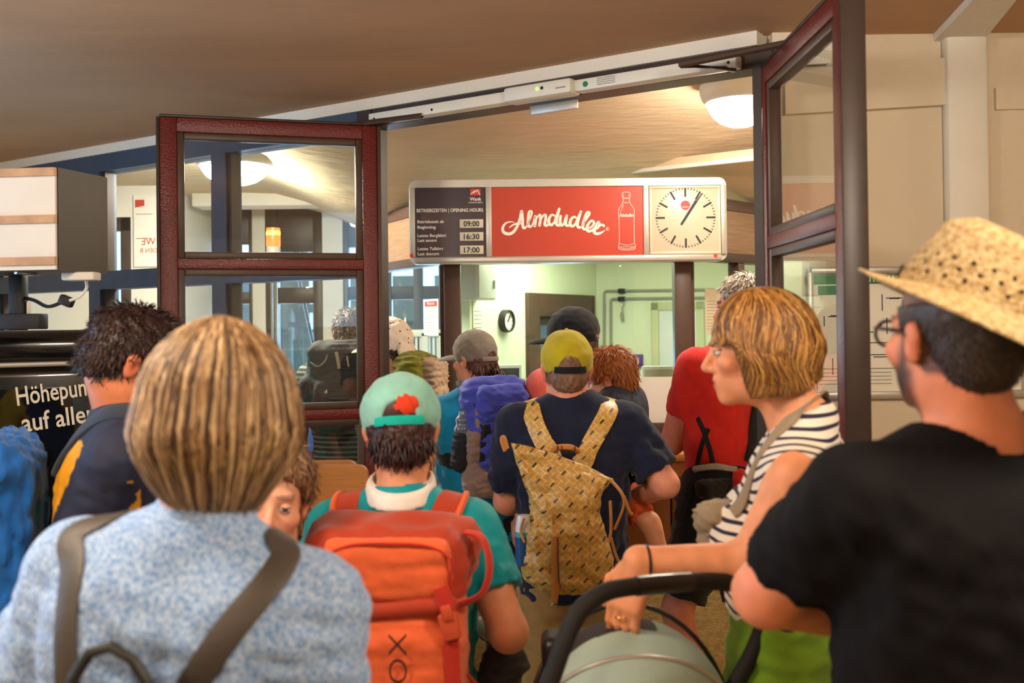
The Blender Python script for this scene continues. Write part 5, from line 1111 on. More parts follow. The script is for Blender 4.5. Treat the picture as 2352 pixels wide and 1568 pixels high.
F = S(); a = P1.nb; F.cap(a + (0, -.004, -.03), a + (P1.hc - a) * .7, .074, .066, .01); F.cap(a + (0, 0, -.06), P1.hc, .062, .060, .004, 's'); F.cut(a + (0, -.06, .050), (0, -.15, 1)); F.cut(a + (0, .050, 0), (0, 1, .3)); v, f_ = F.mesh(.0045); to_obj('collar', v, f_, M_floral, P1.root)
P1.pants(M_jeans); P1.shoes(M_shoe)
M_gleather = mat('grey_brown_leather', c(72, 66, 60), .5, var=.1, bump=.15, bscale=200); M_bleather = mat('dark_green_leather', c(38, 42, 38), .5)
off = (-.02, -.26, 1.12); g1 = worn(P1, 'leather_backpack', off, 'grey leather backpack with looped handle worn over the pale blue blouse', 'backpack')
l = P1.l
def guide(H, L_): return [H.l(W(*q)) for q in L_]
strap_on(P1, [P1.up((-.115, .12, 1.36)), P1.up((-.13, .05, 1.48)), P1.up((-.135, -.03, 1.50))] + guide(P1, [(165, 1230, 1.38), (158, 1290, 1.33), (152, 1420, 1.30), (168, 1600, 1.29)]), .037, M_gleather, g1, off, 'shoulder_strap')
strap_on(P1, [P1.up((.125, .12, 1.36)), P1.up((.13, .05, 1.48)), P1.up((.128, -.03, 1.50))] + guide(P1, [(655, 1310, 1.36), (580, 1390, 1.32), (480, 1510, 1.29), (420, 1620, 1.28)]), .040, M_gleather, g1, off, 'shoulder_strap')
F = S(); b0 = P1.l(W(285, 1720, 1.20)); F.box(b0 + (0, 0, -.09), (.13, .055, .15), .045); F.box(b0 + (0, -.05, -.12), (.10, .03, .08), .025, None, .015); sdf_part(F, .006, 'bag_body', M_gleather, g1, off, lambda P: .003 * noise3(P, 30, 2))
MB().tube([tuple(P1.l(W(*q)) - np.array(off)) for q in [(150, 1640, 1.2), (168, 1560, 1.2), (205, 1500, 1.2), (255, 1484, 1.2), (305, 1515, 1.2), (345, 1580, 1.2), (360, 1660, 1.2)]], .0075, 10).build('carry_handle', M_bleather, g1)
# 2 --- man with the straw hat
P2 = Human('person in black T-shirt and spectacles under a straw hat, arms folded', .67, 1.46, 14, 1.80, sw=.205, hw=.18, ww=.182, wd=.14, cw=.178, cd=.135, head=(3, -2, 0), armg=1.2, neck=1.04, hair_scalp=(40, 30, 26), beard=(40, 28, 24), skin=(226, 142, 104),
           arms={-1: dict(el=W(1762, 1362, 1.56), wr=W(1990, 1425, 1.74), hd=(1, .05, .1), pn=(0, -1, 0), curl=.5), 1: dict(el=W(2640, 1400, 1.56), wr=W(2380, 1430, 1.80), hd=(-1, .05, 0), pn=(0, -1, 0), curl=.5)}, hc=W(2186, 774, 1.46), hs=.97)
P2.body(.0062)
P2.short_hair((34, 26, 24), (64, 48, 40), t=.004, ln=.007, n=3000, spike=.5, nape=-.085, wd=.0010, fuzz=.0012, zmax=.026)
P2.shirt(fabric('black_jersey', c(13, 13, 16), sheen=0), e=.018, sl=.72, hem=.80, neck=.078, h=.0065, fold=.009, seed=7, sre=.076)
P2.pants(M_jeans); P2.shoes(M_shoe)
M_frame = mat('dark_spectacle_frame', c(26, 34, 40), .25, coat=.5); q = P2.hp
for g in (-1, 1):
    m = MB(); m.tube([q((g * (.034 + .026 * math.cos(t) ** 1), .104 - .004 * abs(math.cos(t)), .002 + .020 * math.sin(t))) for t in np.linspace(0, 2 * PI, 21)], .0028, 6); m.build('spectacle_rim', M_frame, P2.root)
    m = MB(); m.tube([q((g * .060, .098, .010)), q((g * .072, .085, .012)), q((g * .080, .01, .010)), q((g * .082, -.018, -.004))], .003, 6); m.build('spectacle_temple', M_frame, P2.root)
m = MB(); m.tube([q((-.009, .107, .006)), q((0, .112, .009)), q((.009, .107, .006))], .0025, 6); m.build('spectacle_bridge', M_frame, P2.root)
# straw fedora: woven brim and crown with an openwork band, pinched top
M_straw = mat('woven_straw', c(222, 198, 146), .75, var=.30, vscale=120, bump=1.0, bscale=220, col2=c(172, 138, 86))
M_strawd = mat('dark_hat_band', c(30, 24, 20), .8)
hatR = roty(.40) @ P2.Rh @ rotx(math.radians(6)); hc_ = P2.hp((.021, -.014, .038))
def hatp(phi, r, z): return hc_ + hatR @ np.array((r * .94 * math.sin(phi), r * 1.10 * math.cos(phi), z))
def crown(phi, t):
    r = .112 - .024 * t ** 1.5; z = .004 + .122 * t
    if t > .86: r *= 1 - (t - .86) / .14 * .35
    pin = .030 * t ** 2 * (math.exp(-((phi - .75) / .45) ** 2) + math.exp(-((phi + .75) / .45) ** 2)); return r - pin, z + .012 * math.cos(phi) * t
nph = 96; ts = [0, .06, .12, .18, .24, .30, .36, .42, .5, .6, .7, .8, .88, .95, 1.0]; vs = []; fs = []; hole = set()
for j, t in enumerate(ts):
    for i in range(nph):
        p_ = 2 * PI * i / nph; p_ = (p_ + PI) % (2 * PI) - PI; r_, z_ = crown(p_, t); vs.append(hatp(p_, r_, z_))
for j in range(len(ts) - 1):
    for i in range(nph):
        if j in (2, 4, 6) and (i + j) % 4 == 0: continue
        fs.append((j * nph + i, j * nph + (i + 1) % nph, (j + 1) * nph + (i + 1) % nph, (j + 1) * nph + i))
# dented top
b_ = len(vs); rings = [.72, .45, .2, .02]
for r2 in rings:
    for i in range(nph):
        p_ = 2 * PI * i / nph; p_ = (p_ + PI) % (2 * PI) - PI; r_, z_ = crown(p_, 1.0); x_ = math.sin(p_) * r_ * r2; vs.append(hatp(p_, r_ * r2, z_ * (1 - .0) - .030 * (1 - r2) * math.exp(-(x_ / .022) ** 2) + .010 * (1 - r2)))
prev = (len(ts) - 1) * nph
for k in range(len(rings)):
    for i in range(nph): fs.append((prev + i, prev + (i + 1) % nph, b_ + (i + 1) % nph, b_ + i))
    prev = b_; b_ += nph
def solid(vs, fs, name, mt, th, parent):
    me = bpy.data.meshes.new(name); me.from_pydata([tuple(v) for v in vs], [], fs); b = bmesh.new(); b.from_mesh(me); bmesh.ops.recalc_face_normals(b, faces=b.faces[:]); bmesh.ops.solidify(b, geom=b.faces[:], thickness=th); b.to_mesh(me); b.free(); me.shade_smooth(); me.set_sharp_from_angle(angle=math.radians(50)); return link(name, me, mt, parent)
hat = worn(P2, 'straw_hat', hc_, 'straw fedora with dark band and openwork crown above the black T-shirt', 'hat')
sub = lambda L_: [v - hc_ for v in L_]
solid(sub(vs), fs, 'crown', M_straw, .0025, hat)
vs = []; fs = []; rr_ = [0, .15, .3, .5, .7, .85, .97, 1.0]
for t in rr_:
    for i in range(nph):
        p_ = 2 * PI * i / nph; up_ = .010 * max(0, math.cos(p_)) * t - .040 * max(0, .45 - .55 * math.cos(p_)) * t; vs.append(hatp(p_, .112 + .058 * t, .004 + up_ - (.003 if t == 1.0 else 0)))
for j in range(len(rr_) - 1):
    for i in range(nph): fs.append((j * nph + i, j * nph + (i + 1) % nph, (j + 1) * nph + (i + 1) % nph, (j + 1) * nph + i))
solid(sub(vs), fs, 'brim', M_straw, .0035, hat)
m = MB(); ph_ = np.linspace(-PI * .32, PI * .42, 30); m.ribbon([hatp(p_ , crown(p_, .1)[0] + .002, .018) - hc_ for p_ in ph_], [hatR @ np.array((math.sin(p_), math.cos(p_), 0)) for p_ in ph_], .028, .003); m.build('hat_band', M_strawd, hat)
# 3 --- woman with the teal cap and the orange pack
M_tealshirt = fabric('teal_jersey', c(0, 148, 160), rough=.6)
P3 = Human('person in mint cap and teal jersey carrying an orange rucksack', -.257, 2.30, -4, 1.535, sw=.195, hw=.17, ww=.155, cw=.165, cd=.12, fem=True, armg=1.15, head=(8, 15, -2), hc=W(922, 990, 2.335), hair_scalp=(70, 34, 30), skin=(220, 152, 116),
           arms={1: dict(el=W(1168, 1452, 2.20), wr=W(1128, 1440, 2.40), hd=(-.6, .8, -.1), pn=(0, 0, -1), curl=.6), -1: dict(el=W(700, 1440, 2.25), wr=W(800, 1440, 2.5), hd=(.8, .6, 0), pn=(0, 0, -1), curl=.6)})
P3.body(.0062); P3.short_hair((72, 36, 32), (36, 18, 18), t=.012, ln=.028, n=1500, spike=.42, nape=-.095, wd=.0024, seed=5, fuzz=.003, zmax=-.030)
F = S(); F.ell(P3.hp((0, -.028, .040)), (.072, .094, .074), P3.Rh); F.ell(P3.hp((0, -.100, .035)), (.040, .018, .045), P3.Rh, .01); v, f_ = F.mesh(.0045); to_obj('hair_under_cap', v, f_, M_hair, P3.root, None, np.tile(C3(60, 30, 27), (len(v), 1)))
P3.shirt(M_tealshirt, e=.018, sl=.60, hem=.78, neck=.072, h=.0065, fold=.010, seed=8, sre=.066)
pts_ = []
mt_w = fabric('white_rib', c(236, 232, 226))
F = S(); F.cap(P3.nb + (0, -.008, .0), P3.nb + (P3.hc - P3.nb) * .5 + (0, -.008, 0), .088, .076, .01); F.cap(P3.nb + (0, 0, -.08), P3.hc, .070, .062, .004, 's'); F.cut(P3.nb + (0, -.07, .046), (0, -.30, 1)); F.cut(P3.nb + (0, -.07, .014), (0, .30, -1)); v, f_ = F.mesh(.005); to_obj('white_collar', v, f_, mt_w, P3.root)
a_ = np.linspace(-PI, PI, 40); ring_ = [P3.nb + P3.Rt @ np.array((.072 * math.sin(t), .066 * math.cos(t), .004 - .035 * math.cos(t) * .6)) for t in a_]; 
pp_, nn_ = P3.FS.onto(np.array([P3.l(W(945, 1156, 2.24))], f32), .004); X_ = np.cross(np.array((0, 0, 1.)), nn_[0]); X_ /= np.linalg.norm(X_); U_ = np.cross(nn_[0], X_)
def on3(x, y, d): 
    p_ = P3.FS.onto(np.array([pp_[0] + X_ * x + U_ * y], f32), .005, 6)[0][0]; return Vector(p_.tolist())
text('DIE', M_ink, P3.root, on3, -.054, -.004, .0105, .022, bold=.03); text('MANNSCHAFT', M_ink, P3.root, on3, -.008, -.004, .0105, .070, bold=.03)
m = MB(); m.add([on3(-.022 + .008 * math.cos(t), .001 + .009 * math.sin(t), 0) for t in np.linspace(0, 2 * PI, 12, endpoint=False)], [tuple(range(12))]); m.build('crest', M_ink, P3.root)
P3.pants(M_darkpants); P3.shoes(M_shoe)
M_mint = fabric('mint_cap_fabric', c(142, 202, 190)); M_mintd = fabric('turquoise_strap', c(14, 176, 162)); M_ored = fabric('red_orange_scrunchie', c(216, 66, 34))
q, R = P3.cap_hat(M_mint, M_mintd, r=(.094, .112, .094), low=.010, pitch=.05, cz=.042, archw=.045, archh=.058, seed=4)
F = S(); F.ell(q((.014, -.099, .004)), (.030, .017, .026), R, .01); sdf_part(F, .004, 'scrunchie', M_ored, P3.root, (0, 0, 0), lambda P: .002 * np.sin((P @ (R @ np.array((1, 0, .4))).astype(f32)) * 330))
m = MB(); [m.lathe([(.0005, .003), (.003, 0), (.0005, -.003)], P3.hp((-.077, -.006, -.042)), 8)]; m.build('earring', M_steel, P3.root)
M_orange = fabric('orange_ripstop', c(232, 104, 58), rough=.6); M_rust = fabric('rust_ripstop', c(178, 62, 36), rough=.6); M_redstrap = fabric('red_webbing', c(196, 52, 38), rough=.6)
cx3 = P3.l(W(915, 1300, 2.06)); off = (cx3[0], cx3[1] - .02, 1.02); bp = worn(P3, 'orange_rucksack', off, 'large orange rucksack with rust lid and zip over the teal jersey', 'backpack')
lx = lambda u, v, Y=2.04: P3.l(W(u, v, Y))
yb_ = cx3[1]; cxx = cx3[0]
wrk = lambda a, sc, sd: (lambda P: a * noise3(P * np.array((1.2, 1, 2.2), f32), sc, sd))
zt = lx(915, 1205)[2]
F = S(); F.box((cxx - .012, yb_ - .01, zt - .34), (.152, .095, .30), .07, None, .03); F.box((cxx + .01, yb_ - .075, zt - .40), (.125, .05, .22), .045, None, .03); sdf_part(F, .0065, 'main_body', M_orange, bp, off, wrk(.004, 20, 1))
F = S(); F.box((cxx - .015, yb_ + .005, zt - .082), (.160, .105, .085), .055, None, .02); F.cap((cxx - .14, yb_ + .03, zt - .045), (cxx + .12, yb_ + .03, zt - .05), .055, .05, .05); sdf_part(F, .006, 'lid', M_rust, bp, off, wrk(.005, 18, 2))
F = S(); F.box((cxx - .005, yb_ - .088, zt - .075), (.128, .028, .062), .026); sdf_part(F, .005, 'lid_pocket', M_orange, bp, off, wrk(.003, 22, 3))
m = MB(); m.tube([(cxx - .125 - off[0], yb_ - .108 - off[1], zt - .09 - off[2])] + [(cxx - .125 + .25 * t - off[0], yb_ - .114 - off[1], zt - .018 - .028 * (2 * t - 1) ** 4 - off[2]) for t in np.linspace(0, 1, 14)] + [(cxx + .125 - off[0], yb_ - .108 - off[1], zt - .11 - off[2])], .003, 6); m.build('lid_zip', M_redstrap, bp)
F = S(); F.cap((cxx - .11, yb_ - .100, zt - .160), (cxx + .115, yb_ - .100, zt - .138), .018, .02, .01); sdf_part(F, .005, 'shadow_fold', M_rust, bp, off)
for g, gl in ((-1, [(770, 1215, 2.10), (765, 1170, 2.16), (800, 1130, 2.28), (840, 1120, 2.40)]), (1, [(1000, 1220, 2.10), (1015, 1180, 2.16), (1040, 1130, 2.26), (1050, 1110, 2.40)])):
    strap_on(P3, guide(P3, gl), .058, M_rust, bp, off, 'shoulder_strap', .012); strap_on(P3, [p_ + np.array((.030 * g, 0, .004)) for p_ in guide(P3, gl)], .014, M_orange, bp, off, 'strap_piping', .016)
def packline(pts, w_, nm, mt, th=.005, nrm=(0, -1, 0)): P_ = [np.array(p_) - np.array(off) for p_ in pts]; return MB().ribbon(P_, [nrm] * len(P_), w_, th).build(nm, mt, bp)
xs = cxx + .135
packline([(xs - .03, yb_ - .118, zt - .10), (xs - .012, yb_ - .124, zt - .16), (xs - .008, yb_ - .122, zt - .26), (xs - .01, yb_ - .12, zt - .50)], .03, 'side_webbing', M_redstrap)
m = MB(); m.box(np.array((xs - .012, yb_ - .130, zt - .172)) - off, (.036, .014, .052), Matrix.Rotation(-.25, 3, 'Y'), .004); m.box(np.array((xs - .016, yb_ - .136, zt - .145)) - off, (.02, .012, .03), Matrix.Rotation(-.25, 3, 'Y'), .004); m.build('buckle', mat('orange_plastic', c(206, 84, 52), .35), bp)
m = MB(); m.tube(spline([tuple(np.array(p_) - off) for p_ in ((xs + .01, yb_ - .04, zt - .01), (xs + .045, yb_ - .05, zt - .02), (xs + .06, yb_ - .06, zt - .075), (xs + .045, yb_ - .07, zt - .125), (xs + .0, yb_ - .08, zt - .145))], 6), .014, 8, flat=.35); m.build('side_loop', M_redstrap, bp)
m = MB(); m.tube(spline([tuple(np.array(p_) - off) for p_ in ((xs + .01, yb_ - .03, zt - .30), (xs + .05, yb_ + .0, zt - .36), (xs + .09, yb_ + .01, zt - .43), (xs + .10, yb_ + .0, zt - .50))], 6), .004, 6); m.build('cord', M_redstrap, bp)
m = MB(); m.tube(spline([tuple(np.array(p_) - off) for p_ in ((xs + .02, yb_ - .03, zt - .44), (xs + .05, yb_ - .05, zt - .47), (xs + .045, yb_ - .07, zt - .53), (xs + .01, yb_ - .08, zt - .56))], 6), .016, 8, flat=.4); m.build('hip_belt', M_redstrap, bp)
M_prt = mat('dark_print', c(52, 30, 30), .6, var=0)
yy = yb_ - .128
# print running down the front: turned a quarter
text('VOX', M_prt, bp, lambda x, y, d: Vector((cxx + .040 - y - off[0], yy - .006 - off[1] - d, zt - .325 + x - off[2])), 0, 0, .036, .14, bold=-.01)
# 3b dark pouch in her hand
pw = P3.l(W(1160, 1518, 2.30)); F = S(); F.ell(pw, (.052, .035, .06), None, .01); F.ell(pw + (-.02, 0, -.05), (.05, .032, .04), None, .03); F.cap(pw + (0, .01, .05), P3.wr[1] + (-.02, .03, -.03), .018, .014, .03)
po = worn(P3, 'grey_pouch', pw, 'dark grey cloth pouch held beside the orange rucksack', 'pouch'); sdf_part(F, .005, 'pouch_body', fabric('dark_grey_cloth', c(66, 62, 66)), po, pw, wrk(.007, 34, 5)); MB().tube([tuple(P3.wr[1] + (-.05, .03, -.02) - pw), tuple(P3.wr[1] + (0, .05, -.035) - pw), tuple(P3.wr[1] + (.03, .03, -.02) - pw)], .004).build('drawstring', M_redstrap, po)
# 4 --- man with the yellow cap
P4 = Human('person in yellow cap and navy T-shirt carrying a small child', .20, 3.42, 2, 1.69, sw=.212, hw=.172, ww=.165, wd=.125, cw=.178, cd=.13, armg=1.15, neck=1.12, head=(2, 0, 0), hc=W(1301, 848, 3.42), hair_scalp=(90, 62, 48), skin=(226, 150, 122),
           arms={1: dict(el=W(1528, 1112, 3.34), wr=W(1440, 1150, 3.60), hd=(-1, .2, 0), pn=(0, -1, .3), curl=.5), -1: dict(el=W(1165, 1150, 3.46), wr=W(1290, 1140, 3.66), hd=(1, .1, .1), pn=(0, -1, 0), curl=.5)})
P4.body(.0062); P4.short_hair((96, 66, 50), (150, 112, 92), t=.003, ln=.006, n=900, spike=.6, nape=-.078, wd=.0012, fuzz=.0012, seed=8)
P4.shirt(fabric('navy_jersey', c(26, 32, 56)), e=.018, sl=.80, hem=.795, neck=.070, h=.0075, fold=.010, seed=12, sre=.078)
P4.pants(fabric('khaki_trouser_cotton', c(156, 122, 70)), e=.03, f=1.85, waist=.845); P4.shoes(M_shoe)
M_ycap = fabric('mustard_yellow_cap', c(186, 170, 34)); P4.cap_hat(M_ycap, M_darkpants, r=(.090, .112, .098), low=.006, pitch=.04, archw=.046, archh=.058, seed=6)
# patterned yellow rucksack: a roll-top sack, wide at the mouth, narrow waist, wide base
def pattern_mat(name):
    m = bpy.data.materials.new(name); m.use_nodes = True; nt = m.node_tree; L = nt.links.new; b = nt.nodes['Principled BSDF']; b.inputs['Roughness'].default_value = .42
    tc = nd(nt, 'ShaderNodeTexCoord'); src = None
    base = nd(nt, 'ShaderNodeRGB'); base.outputs[0].default_value = c(196, 152, 84); src = base.outputs[0]
    for rot, sc, col, off_ in ((.75, 26, c(226, 184, 62), 0), (-.75, 25, c(226, 202, 140), .5), (.75, 19, c(48, 34, 30), .3)):
        mp = nd(nt, 'ShaderNodeMapping'); mp.inputs['Rotation'].default_value = (0, rot, 0); mp.inputs['Location'].default_value = (off_, .0, off_ * .7); mp.inputs['Scale'].default_value = (1, .001, 1); L(tc.outputs['Object'], mp.inputs[0])
        sp = nd(nt, 'ShaderNodeSeparateXYZ'); L(mp.outputs[0], sp.inputs[0]); cb_ = nd(nt, 'ShaderNodeCombineXYZ'); L(sp.outputs[0], cb_.inputs[0]); L(sp.outputs[2], cb_.inputs[1])
        br = nd(nt, 'ShaderNodeTexBrick'); br.offset = .5; br.inputs['Scale'].default_value = sc; br.inputs['Mortar Size'].default_value = (.15 if off_ == 0 else .18) if col[0] > .1 else .31; br.inputs['Mortar Smooth'].default_value = .0; br.inputs['Brick Width'].default_value = .95 if col[0] > .1 else .95; br.inputs['Row Height'].default_value = .42 if col[0] > .1 else .74
        br.inputs['Color1'].default_value = (1, 1, 1, 1); br.inputs['Color2'].default_value = (.75, .75, .75, 1); br.inputs['Mortar'].default_value = (0, 0, 0, 1); L(cb_.outputs[0], br.inputs['Vector'])
        mx = nd(nt, 'ShaderNodeMix', data_type='RGBA'); L(br.outputs['Color'], mx.inputs[0]); L(src, mx.inputs[6]); mx.inputs[7].default_value = col; src = mx.outputs[2]
    L(src, b.inputs['Base Color']); return m
M_pat = pattern_mat('yellow_patterned_canvas'); M_tan = mat('tan_leather_strap', c(190, 124, 56), .5, var=.1); M_tane = mat('dark_strap_edge', c(58, 34, 28), .6)
Yp = 3.13; w4 = lambda u, v, Y=Yp: P4.l(W(u, v, Y)); off = tuple(w4(1300, 1355)); pk = worn(P4, 'patterned_rucksack', off, 'yellow patterned roll-top rucksack with tan straps over the navy T-shirt', 'backpack')
rows = [(1038, 1158, 1175, .012), (1060, 1172, 1398, .020), (1080, 1185, 1408, .035), (1105, 1200, 1400, .055), (1140, 1216, 1378, .075), (1180, 1218, 1378, .085), (1230, 1198, 1392, .095), (1280, 1192, 1408, .10), (1325, 1202, 1408, .095), (1352, 1235, 1390, .07), (1362, 1290, 1340, .02)]
rr4 = [(v, (a + b) / 2, (b - a) / 2, d) for v, a, b, d in rows[1:]]; vs = []; cols_ = 64; fine = []
for v, cxr, hwid, d in np.array([np.interp(np.linspace(0, len(rr4) - 1, 70), range(len(rr4)), np.array(rr4)[:, k]) for k in range(4)]).T: fine.append((v, cxr, hwid, d))
for j, (v, cxr, hwid, d) in enumerate(fine):
    tl = max(0, 1 - j / 16)      # the mouth slants: left corner high, right corner low
    for i in range(cols_):
        t = 2 * PI * i / cols_; ex = math.copysign(abs(math.cos(t)) ** .75, math.cos(t)); ey = math.copysign(abs(math.sin(t)) ** .8, math.sin(t)); u = cxr + hwid * ex
        vv = v + tl * (40 * ex - 4 - 10 * (1 - ex * ex)); p_ = w4(u, vv); p_ = p_ + np.array((0, ey * d - .0, 0)); vs.append(p_)
vs = np.array(vs, f32); vs += (np.array((0, 1, 0), f32) * (.010 * noise3(vs * np.array((1.6, .5, .9), f32), 30, 9) + .006 * noise3(vs * np.array((2.5, .5, 1.4), f32), 48, 4))[:, None]) + np.array((1, 0, 0), f32) * (.004 * noise3(vs, 40, 2))[:, None]
fs = [(j * cols_ + i, j * cols_ + (i + 1) % cols_, (j + 1) * cols_ + (i + 1) % cols_, (j + 1) * cols_ + i) for j in range(len(fine) - 1) for i in range(cols_)] 
me = MB().add(vs - np.array(off, f32), fs + [tuple(range(cols_)), tuple(range((len(fine) - 1) * cols_, len(fine) * cols_))[::-1]]); me.build('sack', M_pat, pk, smooth=70)
for gl in ([(1226, 930, 3.45), (1225, 955, 3.36), (1240, 1000, 3.28), (1262, 1050, 3.24), (1270, 1075, 3.22)], [(1395, 925, 3.45), (1392, 955, 3.36), (1368, 1000, 3.28), (1345, 1050, 3.24), (1335, 1075, 3.22)]):
    strap_on(P4, [w4(*q_) for q_ in gl], .062, M_pat, pk, off, 'shoulder_strap', .010)
def pl4(pts, w_, nm, mt, th=.004, n_=(0, -1, 0)): P_ = [np.array(w4(*q_)) - np.array(off) for q_ in pts]; P_ = [np.array(a_) for a_ in spline([tuple(p_) for p_ in P_], 5)]; return MB().ribbon(P_, [n_] * len(P_), w_, th).build(nm, mt, pk)
pl4([(1274, 1232, 3.022), (1275, 1290, 3.015), (1277, 1340, 3.02), (1272, 1385, 3.03)], .022, 'front_strap', M_tan, .005); pl4([(1281, 1234, 3.020), (1282, 1290, 3.012), (1284, 1340, 3.017)], .003, 'strap_edge', M_tane, .006)
m = MB(); m.tube([tuple(w4(1272, 1383, 3.03) - np.array(off)), tuple(w4(1268, 1391, 3.03) - np.array(off))], .006); m.build('strap_end', M_steel, pk)
pl4([(1402, 1100, 3.06), (1430, 1135, 3.05), (1432, 1165, 3.06), (1412, 1215, 3.08)], .012, 'side_strap', M_tan, .006, (1, -.6, 0)); pl4([(1434, 1140, 3.08), (1447, 1175, 3.1), (1452, 1180, 3.12)], .012, 'side_strap', M_tan, .006, (1, -.6, 0)); pl4([(1404, 1235, 3.08), (1415, 1275, 3.09), (1428, 1300, 3.1)], .010, 'side_strap', M_tan, .006, (1, -.6, 0)); pl4([(1402, 1150, 3.06), (1404, 1215, 3.06), (1398, 1245, 3.05)], .012, 'side_strap', M_tan, .006, (1, -.6, 0))
pl4([(1160, 1036, 3.12), (1152, 1010, 3.12), (1158, 1004, 3.12), (1166, 1030, 3.12)], .012, 'pull_tab', M_tan, .005); 
m = MB(); m.tube(spline([tuple(w4(*q_) - np.array(off)) for q_ in ((1268, 1040, 3.2), (1280, 1028, 3.18), (1310, 1027, 3.17), (1328, 1036, 3.2))], 6), .010, 8); m.build('grab_handle', M_tan, pk)
for k in range(5): m = MB(); p_ = w4(1280 + k * 10, 1031, 3.176) - np.array(off); m.tube([p_ + (0, -.011, .012), p_ + (0, -.012, -.012)], .002, 6); m.build('handle_stitch', M_tane, pk)
pl4([(1204, 1190, 3.06), (1196, 1220, 3.06), (1205, 1245, 3.04)], .008, 'pocket_trim', M_tan, .005)
M_bot = mat('white_blue_bottle', c(214, 220, 224), .3, coat=.4); M_botb = mat('blue_bottle_band', c(30, 78, 130), .35)
b4 = w4(1203, 1228, 3.10); wbt = worn(P4, 'water_bottle', b4, 'white capped water bottle in the side pocket of the patterned rucksack', 'bottle'); 
MB().lathe([(.0005, -.09), (.027, -.09), (.027, -.0)], n=20).build('blue_lower', M_botb, wbt); MB().lathe([(.027, .0), (.027, .02), (.022, .05), (.019, .062), (.0005, .064)], n=20).build('white_top', M_bot, wbt); MB().lathe([(.0275, .012), (.0278, .008), (.0278, .000), (.0275, -.004)], n=20).build('band', mat('teal_band', c(60, 170, 170), .4), wbt)
# 13 --- toddler on his arm
M_tod = mat('navy_star_print', c(34, 40, 60), .85, var=.5, vscale=70, col2=c(60, 66, 84)); M_osh = mat('orange_print_cotton', c(226, 96, 40), .8, var=.4, vscale=45, col2=c(188, 60, 24), bump=.2, bscale=200)
zt0 = W(1428, 1100, 3.60).z - .90 * .98 / 1.75
P13 = Human('small red haired person in orange shorts carried on an arm', W(1425, 1000, 3.64).x, 3.64, 62, .98, sw=.20, hw=.175, ww=.165, cw=.165, cd=.13, hs=.84, head=(12, 16, 0), hc=W(1398, 872, 3.63), z0=zt0, skin=(226, 158, 126), armg=1.15, neck=.95,
            arms={1: dict(el=W(1390, 985, 3.76), wr=W(1345, 990, 3.72), hd=(-1, 0, .1), pn=(0, -1, 0)), -1: dict(el=W(1440, 1010, 3.56), wr=W(1400, 1040, 3.60), hd=(-1, .2, 0), pn=(0, 0, -1))},
            legs={-1: dict(kn=W(1482, 1195, 3.47), an=W(1528, 1278, 3.46), ft=(.5, .3, -.5)), 1: dict(kn=W(1330, 1180, 3.72), an=W(1320, 1300, 3.74), ft=(-.4, .3, -.3))})
P13.body(.0056); P13.short_hair((190, 112, 52), (128, 66, 26), t=.016, ln=.032, n=3000, spike=.08, nape=-.055, fringe=.01, wd=.0022, seed=9, down=1.0, fuzz=.003); P13.shirt(M_tod, e=.012, sl=.75, hem=.80, neck=.062, h=.0065, fold=.004, sre=.036); P13.pants(M_osh, e=.018, f=.95, re=.05, h=.007, name='shorts'); 
for q_ in (-1, 1): F = S(); a_ = P13.an[q_]; d_ = P13.ft[q_] / np.linalg.norm(P13.ft[q_]); F.cap(a_ - d_ * .01, a_ + d_ * .075, .028, .024, .01); v, f_ = F.mesh(.006); to_obj('sandal', v, f_, M_bshoe, P13.root)
# 5 --- young man on the left, navy and yellow
M_ny = mat('navy_yellow_jersey', c(30, 38, 66), .75, var=.06, vscale=25, attr='Col', bump=.25, bscale=350)
P5 = Human('person in navy and yellow jersey bowing the head by the black gondola', -.985, 2.42, -74, 1.76, sw=.205, lean=6, head=(16, 32, 0), hc=W(300, 838, 2.42), hair_scalp=(52, 32, 28), skin=(206, 126, 88), arms={1: dict(el=W(165, 1300, 2.30), wr=W(330, 1260, 2.40), hd=(.8, .5, .2), pn=(0, 0, -1), curl=.5), -1: dict(el=W(440, 1250, 2.75), wr=W(420, 1200, 2.55), hd=(-.3, -.9, .2), pn=(0, 0, -1), curl=.5)})
P5.body(.0062); P5.short_hair((62, 36, 30), (28, 17, 16), t=.010, ln=.022, n=2600, spike=.55, nape=-.07, top=.010, wd=.0018, seed=13)
NAVY, YEL = C3(32, 40, 68), C3(228, 160, 12)
def c5(H, v):
    Lq = ((v - H.piv.astype(f32)) @ H.Rt.astype(f32)) + H.piv.astype(f32); col = np.tile(NAVY, (len(v), 1)); x, y, z = Lq.T
    arm_d = np.min([np.linalg.norm(v - (H.sh[q_] + (H.el[q_] - H.sh[q_]) * t).astype(f32), axis=1) for q_ in (-1, 1) for t in np.linspace(0, 1.0, 9)], 0)
    col[(arm_d > .078) & (z < 1.44) & ((y < .05) | (z < 1.30)) & ~((z < 1.27) & (z > 1.23) & (y > .02))] = YEL; return col
P5.shirt(M_ny, e=.020, sl=1.7, hem=.80, neck=.068, h=.0065, fold=.007, seed=15, colfn=c5, sre=.06)
F = S(); a_ = P5.nb; F.cap(a_ + (0, -.02, -.012), a_ + (P5.hc - a_) * .22 + (0, -.012, 0), .076, .070, .01); F.cap(a_ + (0, 0, -.05), P5.hc, .062, .06, .004, 's'); F.cut(a_ + (0, .03, 0), (0, 1, -.2)); v, f_ = F.mesh(.005); to_obj('collar', v, f_, fabric('navy_collar', c(30, 38, 64)), P5.root)
P5.pants(M_jeans); P5.shoes(M_shoe)
M_bluep2 = fabric('blue_ripstop', c(16, 92, 172), rough=.6); M_ds = fabric('slate_strap', c(46, 58, 76))
off = tuple(P5.l(W(60, 1180, 2.18))); b5 = worn(P5, 'blue_rucksack', off, 'bright blue rucksack worn over the navy and yellow jersey', 'backpack')
